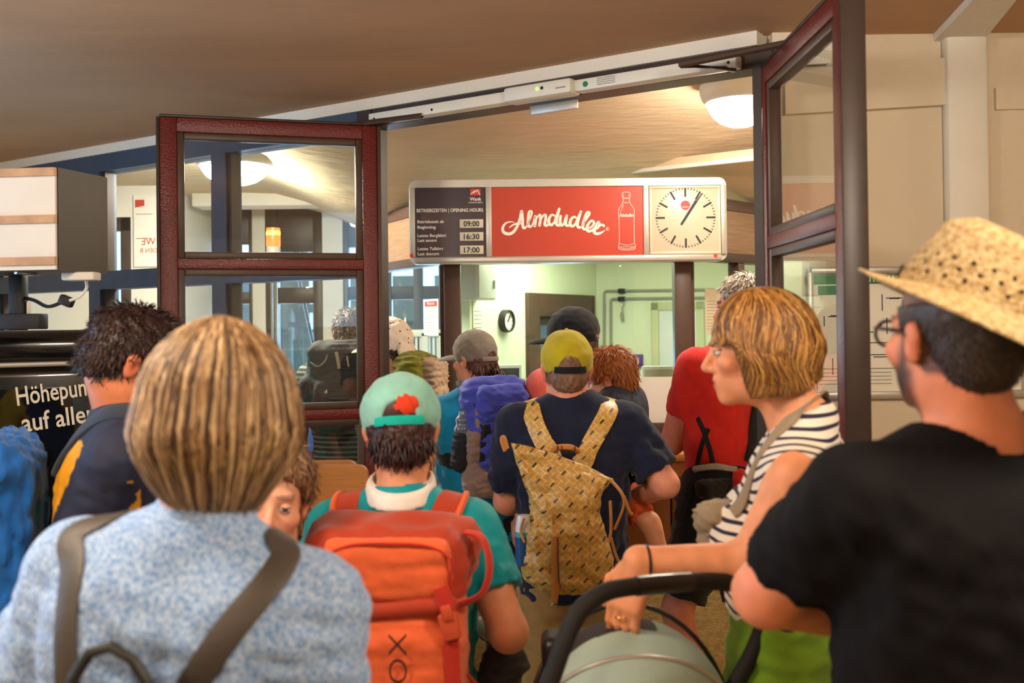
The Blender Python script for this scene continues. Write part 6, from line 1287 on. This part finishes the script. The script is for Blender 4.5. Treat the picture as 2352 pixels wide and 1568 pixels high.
F = S(); o_ = np.array((-.0, -.235, 1.17)); F.box(o_, (.145, .085, .25), .06, None, .02); F.box(o_ + (0, -.06, -.06), (.11, .06, .15), .045, None, .03); F.cap(o_ + (-.1, .0, .22), o_ + (.1, 0, .22), .07, .07, .04); sdf_part(F, .0065, 'main_body', M_bluep2, b5, off, lambda P: .009 * noise3(P * np.array((2, 2, .7), f32), 26, 3))
for x_ in (-.09, .10): MB().ribbon([np.array(p_) - off for p_ in ((x_, -.30, 1.45), (x_ * 1.1, -.36, 1.36), (x_ * 1.1, -.375, 1.22), (x_, -.37, 1.06), (x_, -.33, .97))], [(0, -1, 0)] * 5, .022, .004).build('compression_strap', M_ds if x_ < 0 else M_bluep2, b5)
m = MB(); m.box(np.array((.11, -.385, 1.19)) - off, (.03, .014, .03), None, .004); m.build('buckle', M_bluep2, b5)
for g in (-1, 1):
    strap_on(P5, [P5.up(p_) for p_ in ((g * .07, -.20, 1.36), (g * .10, -.10, 1.46), (g * .115, .0, 1.50), (g * .12, .10, 1.44), (g * .125, .16, 1.32), (g * .14, .13, 1.18), (g * .18, .02, 1.08))], .062, M_ds, b5, off, 'shoulder_strap', .012)
# 6 --- boy looking into the camera, 14 --- girl behind him
P6 = Human('small light haired person looking into the camera between blouse and orange rucksack', -.475, 1.98, 190, 1.44, sw=.185, hs=.90, head=(4, 2, -9), hc=W(620, 1150, 2.00), skin=(226, 168, 138), hair_scalp=(140, 104, 70), brow=(146, 108, 80), iris=(92, 110, 120), lips=(186, 104, 92), neck=.85)
P6.body(.0040); P6.short_hair((160, 122, 84), (112, 80, 52), t=.016, ln=.026, n=2600, spike=.10, nape=-.05, fringe=-.022, wd=.002, seed=17, down=1.0); P6.shirt(fabric('grey_child_jersey', c(70, 76, 88)), neck=.06); P6.pants(M_jeans); P6.shoes(M_shoe)
P14 = Human('small long haired person facing right, almost hidden behind the face looking at the camera', -.565, 2.62, -80, 1.33, sw=.18, fem=False, hs=.88, head=(0, 8, 0), hc=W(655, 1232, 2.60), skin=(220, 156, 122), hair_scalp=(110, 74, 44)); P14.body(.0062); P14.bob(((150, 104, 62), (98, 64, 38), (176, 128, 78)), rx=.098, ryb=.115, ryf=.095, top=.128, hem=-.17, face=75, n=1500, seed=21, fringe=.04); P14.shirt(fabric('plum_jersey', c(90, 58, 72))); P14.pants(M_darkpants); P14.shoes(M_bshoe)
# 7 --- woman with the grey cap
P7 = Human('person in grey cap and turquoise polo with ponytail', -.165, 4.30, 12, 1.655, sw=.185, hw=.165, ww=.14, fem=True, head=(38, 4, 0), hs=.94, hc=W(1088, 826, 4.30), hair_scalp=(84, 50, 34), arms={-1: dict(el=W(1012, 1050, 4.28), wr=W(1010, 1130, 4.42), hd=(0, .6, -.6), pn=(1, 0, 0)), 1: dict(el=W(1215, 1060, 4.4), wr=W(1190, 1120, 4.5), hd=(0, .6, -.5), pn=(-1, 0, 0))})
P7.body(.0062); P7.short_hair((104, 60, 40), (62, 36, 26), t=.010, ln=.03, n=900, spike=.1, nape=-.07, seed=22, down=1.0, zmax=-.03)
A_, B_ = C3(112, 66, 44), C3(62, 36, 26)
def tail(r):
    t = np.linspace(0, 1, 8)[:, None]; a = P7.hp((0, -.105, -.045)); m_ = P7.hp((.0, -.150, -.085)); e_ = P7.l(W(1135, 878, 4.2)); p_ = (1 - t) ** 2 * a + 2 * t * (1 - t) * m_ + t * t * e_; o_ = r.normal(size=3) * .011; return p_ + o_ * np.sin(t * 2.8 + .3), np.tile(P7.Rh @ np.array((.6, -.6, .4)), (8, 1))
strands(tail, 260, 8, .004, 'ponytail', M_hair, P7.root, lambda r, p: A_ + (B_ - A_) * r.uniform(), 3)
m = MB(); m.tube([tuple(P7.hp((.014 * math.cos(t), -.118 - .003 * math.sin(t), -.052 + .014 * math.sin(t)))) for t in np.linspace(0, 2 * PI, 13)], .005, 6); m.build('hair_tie', M_bshoe, P7.root)
M_turq = fabric('turquoise_polo', c(16, 136, 184)); P7.shirt(M_turq, e=.016, sl=.62, hem=.82, neck=.064, fold=.007, seed=23, sre=.058)
F = S(); a_ = P7.nb; F.cap(a_ + (0, -.005, -.02), a_ + (P7.hc - a_) * .30, .066, .060, .01); F.cap(a_ + (0, 0, -.05), P7.hc, .054, .052, .004, 's'); F.cut(a_ + (P7.hc - a_) * .26, (0, -.3, 1)); v, f_ = F.mesh(.005); to_obj('collar', v, f_, M_turq, P7.root)
P7.pants(M_darkpants, e=.018); P7.shoes(M_shoe)
M_gcap = fabric('grey_brown_cap', c(128, 118, 108)); P7.cap_hat(M_gcap, M_gcap, r=(.091, .112, .100), low=.004, pitch=.06, archw=.034, archh=.045, seed=9)
M_viol = fabric('violet_blue_ripstop', c(62, 70, 168), rough=.6); M_taupe = fabric('taupe_panel', c(138, 112, 100), rough=.7); M_blk = fabric('black_webbing', c(22, 22, 26), rough=.7); M_mesh = mat('black_mesh', c(28, 28, 32), .8, bump=.6, bscale=500)
w7 = lambda u, v, Y=4.06: P7.l(W(u, v, Y)); off = tuple(w7(1130, 1105)); b7 = worn(P7, 'violet_rucksack', off, 'violet blue trekking rucksack with taupe panels over the turquoise polo', 'backpack')
cz = w7(1130, 1000); F = S(); F.box(cz + (.01, .03, -.0), (.125, .085, .215), .055, None, .02); F.box(cz + (.015, -.035, -.03), (.10, .06, .17), .05, None, .03); F.cap(cz + (-.06, .02, .175), cz + (.09, .02, .18), .065, .06, .04); sdf_part(F, .0065, 'main_body', M_viol, b7, off, wrk(.007, 26, 6))
F = S(); F.box(cz + (.03, -.03, .135), (.105, .085, .075), .045, None, .02); sdf_part(F, .006, 'lid', M_viol, b7, off, wrk(.006, 28, 7))
F = S(); F.box(cz + (-.076, -.020, -.08), (.036, .064, .11), .014, None, .02); F.box(cz + (-.04, -.055, -.185), (.09, .05, .055), .04, None, .03); sdf_part(F, .006, 'taupe_side_panel', M_taupe, b7, off, wrk(.006, 30, 8))
F = S(); F.box(cz + (-.066, -.030, .075), (.014, .055, .05), .013, None, .02); sdf_part(F, .005, 'taupe_lid_panel', M_taupe, b7, off, wrk(.004, 34, 8))
F = S(); F.cap(cz + (-.125, .0, -.10), cz + (-.12, .0, .0), .048, .040, .02); sdf_part(F, .006, 'mesh_pocket', M_mesh, b7, off, wrk(.005, 40, 9))
F = S(); F.cap(cz + (-.118, -.0, .02), cz + (-.115, .0, .07), .037, .032, .01); F.cap(cz + (-.115, 0, .07), cz + (-.113, .0, .105), .016, .016, .01); bt = worn(P7, 'plastic_bottle', cz + (-.118, 0, .03), 'clear plastic bottle in the mesh pocket of the violet rucksack', 'bottle'); sdf_part(F, .004, 'bottle_body', mat('clear_plastic', c(120, 130, 150), .1, var=.1, coat=.8, trans=.5), bt, cz + (-.118, 0, .03), lambda P: .003 * np.sin(P[:, 2] * 180)); MB().lathe([(.0005, .088), (.016, .086), (.016, .066), (.012, .064)], n=14).build('bottle_cap', M_botb, bt)
for pts, w_, nm in (([(1092, 920, 3.99), (1112, 985, 3.96), (1108, 1050, 3.96), (1102, 1120, 3.98)], .022, 'compression_strap'), ([(1095, 895, 4.05), (1120, 905, 3.98), (1150, 960, 3.97)], .010, 'lid_cord'), ([(1190, 900, 4.04), (1200, 930, 4.04), (1198, 950, 4.04)], .010, 'lid_cord')):
    MB().ribbon([np.array(w7(*q_)) - off for q_ in pts], [(-.2, -1, 0)] * len(pts), w_, .005).build(nm, M_blk, b7)
m = MB(); m.box(w7(1117, 985, 3.955) - np.array(off), (.030, .012, .036), Matrix.Rotation(-.2, 3, 'Y'), .003); m.build('buckle', M_blk, b7)
m = MB(); m.add([np.array(w7(u, v, 3.945)) - off for u, v in ((1146, 952), (1153, 950), (1166, 946), (1158, 951), (1164, 953), (1152, 954))], [tuple(range(6))]); m.build('white_mark', M_ink, b7)
strap_on(P7, [w7(*q_) for q_ in ((1080, 905, 4.12), (1062, 882, 4.22), (1058, 868, 4.32), (1052, 890, 4.44), (1050, 930, 4.46))], .055, M_blk, b7, off, 'shoulder_strap', .014); strap_on(P7, [w7(*q_) for q_ in ((1150, 900, 4.14), (1152, 878, 4.24), (1150, 870, 4.34), (1150, 900, 4.46))], .055, M_blk, b7, off, 'shoulder_strap', .014)
strap_on(P7, [w7(*q_) for q_ in ((1090, 1060, 4.10), (1050, 1050, 4.2), (1030, 1050, 4.32), (1035, 1060, 4.42), (1070, 1065, 4.48))], .07, M_blk, b7, off, 'hip_belt', .016)
# 8 --- person with the beige neck-flap hat
P8 = Human('person in beige neck-flap hat and black top facing left', -.60, 4.95, 68, 1.70, sw=.195, fem=True, head=(6, 4, 0), hc=W(893, 800, 4.95), hair_scalp=(70, 46, 34)); P8.body(.0062); P8.shirt(fabric('black_top', c(24, 24, 28)), e=.016, sl=.6, seed=31); P8.pants(M_darkpants); P8.shoes(M_bshoe); P8.short_hair((74, 48, 36), (44, 30, 24), n=300, t=.004, zmax=-.04)
M_beige = mat('beige_sprigged_cotton', c(222, 200, 176), .9, var=.9, vscale=52, bump=.2, bscale=200); 
def sprig(m):
    nt = m.node_tree; b = nt.nodes['Principled BSDF']; L = nt.links.new; tc = nd(nt, 'ShaderNodeTexCoord'); vo = nd(nt, 'ShaderNodeTexVoronoi'); vo.inputs['Scale'].default_value = 34; L(tc.outputs['Object'], vo.inputs['Vector']); rp = nd(nt, 'ShaderNodeValToRGB'); rp.color_ramp.interpolation = 'CONSTANT'; rp.color_ramp.elements[0].color = c(90, 70, 66); rp.color_ramp.elements[1].position = .17; rp.color_ramp.elements[1].color = c(224, 204, 182); L(vo.outputs['Distance'], rp.inputs[0]); L(rp.outputs[0], b.inputs['Base Color'])
sprig(M_beige)
q, R = P8.cap_hat(M_beige, M_beige, arch=False, r=(.096, .116, .112), low=.0, cz=.045, fold=.004, seed=12)
F = S(); F.ecap(q((0, -.07, -.04)), q((0, -.11, -.19)), (.075, .045), (.088, .03), R @ np.array((1, 0, 0.)), .02); F.ecap(q((0, -.045, -.02)), q((0, -.075, -.22)), (.07, .04), (.08, .022), R @ np.array((1, 0, 0.)), .004, 's'); sdf_part(F, .0045, 'neck_flap', M_beige, P8.root, (0, 0, 0), lambda P: .004 * noise3(P, 45, 3))
M_olive = fabric('olive_ripstop', c(124, 120, 34), rough=.7); M_bgp = fabric('beige_pack_cloth', c(196, 168, 140), rough=.7); M_gryp = fabric('grey_pack_cloth', c(92, 86, 80), rough=.7)
w8 = lambda u, v, Y=4.9: P8.l(W(u, v, Y)); off = tuple(w8(985, 1000)); b8 = worn(P8, 'olive_rucksack', off, 'olive and beige rucksack worn below the beige neck-flap hat', 'backpack')
cz = w8(965, 900); F = S(); F.box(cz + (0, .02, -.02), (.13, .075, .20), .05, None, .02); F.cap(cz + (-.06, .03, .15), cz + (.06, .03, .15), .05, .05, .03); sdf_part(F, .007, 'main_body', M_olive, b8, off, wrk(.009, 26, 16))
cz2 = w8(996, 858); F = S(); F.box(cz2 + (0, .0, 0), (.09, .05, .075), .035, None, .02); sdf_part(F, .006, 'top_pocket', M_bgp, b8, off, wrk(.009, 34, 17)); F = S(); F.box(cz2 + (0, .045, .0), (.10, .03, .085), .02); sdf_part(F, .006, 'grey_lid', M_gryp, b8, off, wrk(.006, 30, 18)); cz3 = w8(1000, 930); F = S(); F.box(cz3, (.08, .05, .10), .035); sdf_part(F, .007, 'front_pocket', M_bgp, b8, off, wrk(.008, 30, 19))
MB().tube([tuple(np.array(w8(*q_)) - off) for q_ in ((1008, 885), (1004, 910), (1006, 950), (1002, 990))], .012, 6).build('strap', M_blk, b8)
for q_ in (-1, 1): strap_on(P8, [P8.up(p_) for p_ in ((q_ * .08, -.12, 1.34), (q_ * .10, -.06, 1.46), (q_ * .11, .03, 1.48), (q_ * .12, .12, 1.36))], .05, M_olive, b8, off, 'shoulder_strap', .012)
# 9 --- man with the black cap at the counter
P9 = Human('person in black cap and coral shirt at the ticket window', .265, 4.22, 40, 1.80, sw=.205, head=(26, 2, 0), hc=W(1312, 782, 4.22), hair_scalp=(60, 44, 36), skin=(216, 140, 112)); P9.body(.0062); P9.short_hair((60, 44, 36), (40, 30, 26), t=.004, n=500, ln=.006, nape=-.075); P9.shirt(fabric('coral_jersey', c(226, 104, 92)), e=.016, sl=.6, seed=33); P9.pants(M_darkpants); P9.shoes(M_bshoe); M_bcap = fabric('black_cap_twill', c(26, 24, 27)); q, R = P9.cap_hat(M_bcap, M_bcap, arch=False, r=(.094, .116, .104), low=.0, cz=.042)
def on9(x, y, d):
    t = x / .112 ; p_ = q((.0955 * math.sin(PI - t), .1175 * math.cos(PI - t), y)); return Vector(p_.tolist())
text('GLORY', M_prt if False else mat('rose_print', c(220, 150, 130), .6, var=0), P9.root, on9, -.035, -.030, .010, .045)
# 10 --- grey haired man in the red T-shirt
M_redt = fabric('red_jersey', c(196, 36, 28)); P10 = Human('grey haired person in red T-shirt and black shorts leaning at the counter', .845, 3.98, 34, 1.88, sw=.215, hw=.165, ww=.155, cw=.17, cd=.12, tilt=5, head=(24, 4, 0), hc=W(1703, 706, 3.98), hair_scalp=(150, 136, 122), skin=(214, 134, 104), armg=1.05,
    arms={-1: dict(el=W(1542, 1018, 4.02), wr=W(1604, 1000, 4.22), hd=(.5, .2, .75), pn=(.3, .9, -.2), curl=.9), 1: dict(el=W(1760, 1040, 4.3), wr=W(1640, 1005, 4.36), hd=(-1, .1, 0), pn=(0, 0, -1), curl=.5)}, legs={-1: dict(kn=W(1556, 1400, 3.86), an=W(1590, 1670, 3.94), ft=(-.4, .9, 0)), 1: dict(kn=W(1712, 1412, 4.05), an=W(1712, 1690, 4.02), ft=(-.3, .9, 0))})
P10.body(.0062); P10.short_hair((196, 180, 160), (96, 84, 74), t=.010, ln=.022, n=1800, spike=.22, nape=-.07, seed=25); P10.shirt(M_redt, e=.016, sl=.58, hem=.86, neck=.068, fold=.006, seed=35, sre=.064); P10.pants(M_darkpants, e=.035, f=.88, re=.095, name='shorts', seed=9); P10.shoes(M_shoe)
w10_ = lambda u, v, Y: P10.l(W(u, v, Y)); off = tuple(w10_(1650, 1110, 3.86)); b10 = worn(P10, 'waist_pack', off, 'black waist pack with straps and red pocket over the red T-shirt', 'bag')
strap_on(P10, [w10_(*q_) for q_ in ((1572, 1130, 3.95), (1600, 1092, 3.84), (1650, 1092, 3.80), (1700, 1095, 3.84), (1745, 1100, 3.95))], .085, M_blk, b10, off, 'hip_belt', .02); strap_on(P10, [w10_(*q_) for q_ in ((1590, 1078, 3.84), (1640, 1072, 3.80), (1690, 1078, 3.82))], .024, mat('grey_mesh_pad', c(176, 168, 156), .9, bump=.8, bscale=300, var=.3, vscale=200), b10, off, 'mesh_pad', .028)
for gl in ([(1606, 960, 3.86), (1620, 1000, 3.83), (1632, 1040, 3.82), (1640, 1075, 3.81)], [(1628, 985, 3.84), (1610, 1030, 3.85), (1598, 1075, 3.86)]): strap_on(P10, [w10_(*q_) for q_ in gl], .018, M_blk, b10, off, 'shoulder_strap', .006)
strap_on(P10, [w10_(*q_) for q_ in ((1720, 900, 3.9), (1728, 980, 3.86), (1722, 1060, 3.84))], .045, M_blk, b10, off, 'shoulder_strap', .012)
F = S(); F.box(w10_(1640, 1120, 3.79), (.075, .035, .035), .022); sdf_part(F, .006, 'pouch', M_blk, b10, off, wrk(.004, 40, 4)); F = S(); F.box(w10_(1706, 1120, 3.79), (.035, .04, .07), .03); sdf_part(F, .006, 'red_pocket', M_redt, b10, off, wrk(.006, 36, 4)); MB().ribbon([w10_(*q_) - np.array(off) for q_ in ((1585, 1130, 3.84), (1572, 1165, 3.84), (1562, 1196, 3.84))], [(0, -1, 0)] * 3, .03, .006).build('loose_strap', M_blk, b10)
# 12 --- man behind the left door leaf
M_str = mat('grey_striped_jersey', c(60, 60, 62), .85, attr='Col'); P12 = Human('person in grey striped shirt seen through the left door glass', -.885, 5.30, 6, 1.79, sw=.205, head=(14, 2, 0), hc=W(802, 768, 5.30), hair_scalp=(74, 58, 44), skin=(206, 134, 104)); P12.body(.0062); P12.short_hair((140, 112, 82), (48, 38, 32), t=.010, ln=.024, n=1400, spike=.5, nape=-.07, seed=28)
P12.shirt(M_str, e=.016, sl=.6, seed=37, colfn=lambda H, v: np.where((np.sin(v[:, 2] * 2 * PI / .026) > .1)[:, None], C3(138, 132, 118), C3(44, 44, 46))); P12.pants(M_darkpants); P12.shoes(M_bshoe)
off = (0, -.2, 1.0); b12 = worn(P12, 'black_rucksack', off, 'dark grey rucksack behind the left door glass', 'backpack'); w12 = lambda u, v, Y=5.1: P12.l(W(u, v, Y)); cz = w12(762, 880); M_dgp = mat('charcoal_pack_cloth', c(62, 60, 60), .8, var=.35, vscale=40, bump=.3, bscale=120)
F = S(); F.box(cz + (.03, .02, -.02), (.155, .085, .24), .07, None, .02); F.box(cz + (.03, -.05, -.10), (.12, .04, .13), .035, None, .02); F.cap(cz + (-.12, .0, -.12), cz + (-.12, 0, .0), .05, .045, .03); sdf_part(F, .0075, 'main_body', M_dgp, b12, off, lambda P: .006 * noise3(P, 26, 21) + .003 * np.sin(P[:, 2] * 300) * (P[:, 0] > cz[0]))
m = MB(); m.tube(spline([tuple(w12(*q_) - np.array(off)) for q_ in ((712, 832, 5.00), (730, 842, 4.99), (748, 828, 5.00), (752, 815, 5.01))], 5), .006, 6); m.build('carry_loop', M_gryp, b12); MB().ribbon([w12(*q_) - np.array(off) for q_ in ((772, 808, 5.01), (776, 826, 5.00), (779, 846, 5.00))], [(0, -1, 0)] * 3, .016, .006).build('pale_strap', M_bgp, b12); MB().ribbon([w12(*q_) - np.array(off) for q_ in ((797, 818, 5.01), (801, 842, 5.00))], [(0, -1, 0)] * 2, .008, .006).build('pale_strap', M_bgp, b12); text('d', M_ink, b12, lambda x, y, d: Vector((w12(745, 903, 4.92) - np.array(off)).tolist()) + Vector((x, 0, y)), 0, 0, .018, .013, bold=.02)
for g in (-1, 1): strap_on(P12, [P12.up(p_) for p_ in ((g * .08, -.12, 1.34), (g * .10, -.04, 1.47), (g * .11, .05, 1.47), (g * .12, .13, 1.34))], .055, M_dgp, b12, off, 'shoulder_strap', .012)
# 11 --- woman in the striped top leaning on the pushchair
def stripes_mat():
    m = mat('navy_white_striped_jersey', c(232, 226, 212), .85, var=.05, vscale=30, bump=.2, bscale=300); nt = m.node_tree; b = nt.nodes['Principled BSDF']; L = nt.links.new
    a = nd(nt, 'ShaderNodeAttribute', attribute_name='sv'); ml = nd(nt, 'ShaderNodeMath', operation='MULTIPLY'); ml.inputs[1].default_value = 1 / .0215; L(a.outputs['Fac'], ml.inputs[0]); fr = nd(nt, 'ShaderNodeMath', operation='FRACT'); L(ml.outputs[0], fr.inputs[0]); lt = nd(nt, 'ShaderNodeMath', operation='LESS_THAN'); lt.inputs[1].default_value = .36; L(fr.outputs[0], lt.inputs[0])
    mx = nd(nt, 'ShaderNodeMix', data_type='RGBA'); L(lt.outputs[0], mx.inputs[0]); mx.inputs[6].default_value = c(234, 228, 214); mx.inputs[7].default_value = c(34, 36, 66); L(mx.outputs[2], b.inputs['Base Color']); return m
P11 = Human('person in striped sleeveless top and green shorts leaning on the pushchair', .575, 2.12, 72, 1.76, sw=.185, hw=.165, ww=.138, wd=.11, cw=.15, cd=.11, fem=True, lean=-3, tilt=-4, head=(8, 6, 0), hc=W(1738, 800, 2.08), hs=.97, skin=(232, 160, 118), hair_scalp=(120, 78, 40), brow=(120, 84, 52), iris=(90, 110, 130),
    arms={1: dict(el=W(1722, 1292, 1.93), wr=W(1468, 1290, 1.95), hd=(-.36, -.12, -1), pn=(.55, .80, -.25), curl=.45), -1: dict(el=W(1720, 1290, 2.36), wr=W(1600, 1280, 2.45), hd=(-1, .1, -.3), pn=(0, 0, -1), curl=.4)})
# her left side faces the camera: swap the arm records so the near arm is the left one
P11.el[-1], P11.el[1] = P11.el[1], P11.el[-1]; P11.wr[-1], P11.wr[1] = P11.wr[1], P11.wr[-1]; P11.hd[-1], P11.hd[1] = P11.hd[1], P11.hd[-1]; P11.pn[-1], P11.pn[1] = P11.pn[1], P11.pn[-1]; P11.curl = {-1: .45, 1: .4}
P11.body(.0045)
P11.bob(((78, 46, 22), (104, 64, 28), (142, 94, 42), (186, 132, 62), (216, 168, 96)), rx=.099, ryb=.117, ryf=.098, top=.128, hem=-.100, hemback=.025, face=60, fringe=.022, n=8000, tuck=.90, bulge=.08, wave=.20, seed=6, lock=.008, flick=.06, wd=.0014)
M_stripe = stripes_mat()
def sv(H, v):
    Lq = ((v - H.piv.astype(f32)) @ H.Rt.astype(f32)); z = Lq[:, 2]; x = Lq[:, 0]; sh = np.clip((np.abs(x) - .10) / .10, 0, 1) * np.clip((z - .36) / .12, 0, 1); return z - .5 * sh * (np.abs(x) - .10) + .05 * (Lq[:, 1] + 0) * np.clip((z - .3) * 3, 0, 1) + 2.0
P11.shirt(M_stripe, e=.014, hem=1.085, neck=.070, h=.0055, fold=.005, seed=41, sleeveless=True, vneck=.085, attr=('sv', None) if False else None)
o = [q_ for q_ in P11.root.children if q_.name.startswith('shirt')][0]; n_ = len(o.data.vertices); co = np.zeros(n_ * 3, f32); o.data.vertices.foreach_get('co', co); at = o.data.attributes.new('sv', 'FLOAT', 'POINT'); at.data.foreach_set('value', sv(P11, co.reshape(-1, 3)).astype(f32))
P11.pants(fabric('lime_green_cotton', c(112, 150, 36)), e=.026, f=.85, re=.095, name='shorts', fold=.009, waist=1.105); P11.shoes(M_shoe)
m = MB(); a_, b_ = P11.wr[-1], P11.el[-1]; d_ = (b_ - a_) / np.linalg.norm(b_ - a_); cc_ = a_ + d_ * .015; u_ = np.cross(d_, (0, 1, 0)); u_ /= np.linalg.norm(u_); v_ = np.cross(d_, u_); m.tube([tuple(cc_ + u_ * .032 * math.cos(t) + v_ * .032 * math.sin(t) + d_ * .006 * math.sin(t)) for t in np.linspace(0, 2 * PI, 25)], .0028, 6); m.build('wrist_band', M_bshoe, P11.root)
gold = mat('gold_ring', c(220, 180, 100), .2, metal=1.0, var=0)
hd_ = P11.hd[-1] / np.linalg.norm(P11.hd[-1]); m = MB(); cc_ = P11.wr[-1] + hd_ * .112; m.tube([tuple(cc_ + np.cross(hd_, (0, 1, 0)) * .012 * math.cos(t) + np.array((0, 1., 0)) * .012 * math.sin(t)) for t in np.linspace(0, 2 * PI, 13)], .002, 5); m.build('ring', gold, P11.root)
M_linen = fabric('taupe_linen', c(150, 134, 110)); w11_ = lambda u, v, Y: P11.l(W(u, v, Y)); off = tuple(w11_(1672, 1225, 2.15)); b11 = worn(P11, 'shoulder_bag', off, 'beige linen shoulder bag hanging in front of the striped top', 'bag')
strap_on(P11, [w11_(*q_) for q_ in ((1905, 920, 2.14), (1860, 898, 2.05), (1810, 925, 1.98), (1768, 975, 1.98), (1738, 1040, 1.98), (1715, 1120, 2.0), (1690, 1190, 2.03))], .034, M_linen, b11, off, 'strap', .005)
F = S(); F.box(w11_(1668, 1215, 2.10), (.045, .055, .055), .03, None, .02); F.ell(w11_(1655, 1190, 2.08), (.05, .055, .03), None, .02); sdf_part(F, .005, 'bag_body', M_linen, b11, off, wrk(.008, 40, 4))
# ---------------------------------------------------------------- pushchair
M_foam = mat('black_foam_grip', c(15, 15, 15), .75, bump=.1, bscale=300); M_mintc = fabric('mint_canopy_cloth', c(150, 178, 168)); M_cdark = fabric('charcoal_canopy_panel', c(40, 36, 36)); M_bplas = mat('black_plastic', c(26, 25, 26), .4)
SX, SY = .20, 1.98; pc_ = empty('pushchair', (SX, SY, 0), 0, 'pushchair with mint canopy and black foam handlebar in the foreground', 'pushchair'); rel = lambda p: tuple(Vector(p) - pc_.location)
bar = [(1225, 1640, 1.66), (1262, 1568, 1.68), (1292, 1485, 1.70), (1330, 1405, 1.73), (1385, 1362, 1.76), (1450, 1347, 1.79), (1560, 1337, 1.84), (1640, 1335, 1.88), (1705, 1345, 1.92), (1745, 1380, 1.95), (1752, 1430, 1.97), (1732, 1490, 1.98), (1690, 1568, 1.98), (1650, 1640, 1.98)]
sp = spline([rel(W(*q_)) for q_ in bar], 6); MB().tube(sp, .0165, 12).build('handlebar', M_foam, pc_)
sp2 = spline([rel(W(*q_)) for q_ in ((1462, 1346, 1.795), (1520, 1340, 1.82), (1585, 1336, 1.85))], 6); MB().tube(sp2, .0182, 12).build('grip_sleeve', mat('black_leather_grip', c(22, 22, 24), .35, coat=.3), pc_)
# legs, wheels
e0, e1 = Vector(sp[0]), Vector(sp[-1])
for e_, sx in ((e0, -1), (e1, 1)):
    lx_ = sx * .14; foot = Vector((lx_, .35, .16)); MB().tube([tuple(e_), (lx_, e_.y + .12, .66), tuple(foot)], .013, 10).build('side_tube', M_bplas, pc_)
    MB().tube([(lx_, e_.y + .12, .66), (lx_, -.28, .16)], .013, 10).build('rear_tube', M_bplas, pc_)
    for yw in (.35, -.28):
        Rw = Matrix.Rotation(PI / 2, 3, 'Y'); r_ = .12 if yw < 0 else .09; xw = lx_ + sx * .04
        w_ = MB().lathe([(r_ - .022, -.018), (r_ - .004, -.018), (r_, -.008), (r_, .008), (r_ - .004, .018), (r_ - .022, .018), (r_ - .022, -.018)], (xw, yw, r_ + .002), 28, Rw).build('wheel', M_bplas, pc_)
        MB().lathe([(.0005, -.02), (.03, -.018), (r_ - .02, -.006), (r_ - .02, .006), (.03, .018), (.0005, .02)], (xw, yw, r_ + .002), 20, Rw).build('hub', M_small, w_)
MB().tube([(-.18, -.28, .12), (.18, -.28, .12)], .012, 8).build('axle', M_bplas, pc_)
F = S(); F.box((.0, .08, .52), (.13, .20, .05), .03); F.box((.0, -.10, .68), (.13, .04, .20), .03, rotx(.25), .02); sdf_part(F, .009, 'seat', M_cdark, pc_, (0, 0, 0))
cc = np.array(rel(W(1455, 1700, 1.98))); FC = S(); FC.ell(cc, (.205, .255, .232), None, .01); FC.ell(cc, (.187, .237, .214), None, .002, 's'); FC.cut(cc + (0, 0, .0), (0, 0, -1)); 
def colc(v):
    d = v - cc.astype(f32); ang = np.arctan2(d[:, 2], d[:, 1]); a = np.tile(C3(164, 190, 180), (len(v), 1)); a[(d[:, 0] < .045) & (d[:, 0] > -.19) & (ang > 1.15) & (ang < 1.72)] = C3(44, 38, 37); return a
M_can = mat('mint_canopy_cloth_panelled', c(150, 178, 168), .8, attr='Col', bump=.2, bscale=300, var=.06); sdf_part(FC, .0055, 'canopy', M_can, pc_, (0, 0, 0), None, colc)
m = MB(); m.tube([tuple(cc + np.array((.207 * math.cos(t), .09 * math.sin(t) + .03, .236 * math.sin(t)))) for t in np.linspace(.0, PI, 24)], .006, 8, flat=.8); m.build('canopy_piping', M_bplas, pc_)
m = MB(); m.tube([tuple(cc + np.array((.212 * math.cos(t), -.12 * math.sin(t), .205 * math.sin(t)))) for t in np.linspace(.0, PI, 24)], .005, 8); m.build('canopy_hoop', M_alu, pc_)
p_ = W(1365, 1490, 2.08); F = S(); F.box(rel(p_), (.11, .05, .035), .02, None, .01); F.cap(np.array(rel(p_)) + (.03, 0, .01), np.array(rel(p_)) + (.06, 0, .055), .014, .018, .01); sdf_part(F, .006, 'bumper_bar', M_bplas, pc_, (0, 0, 0))
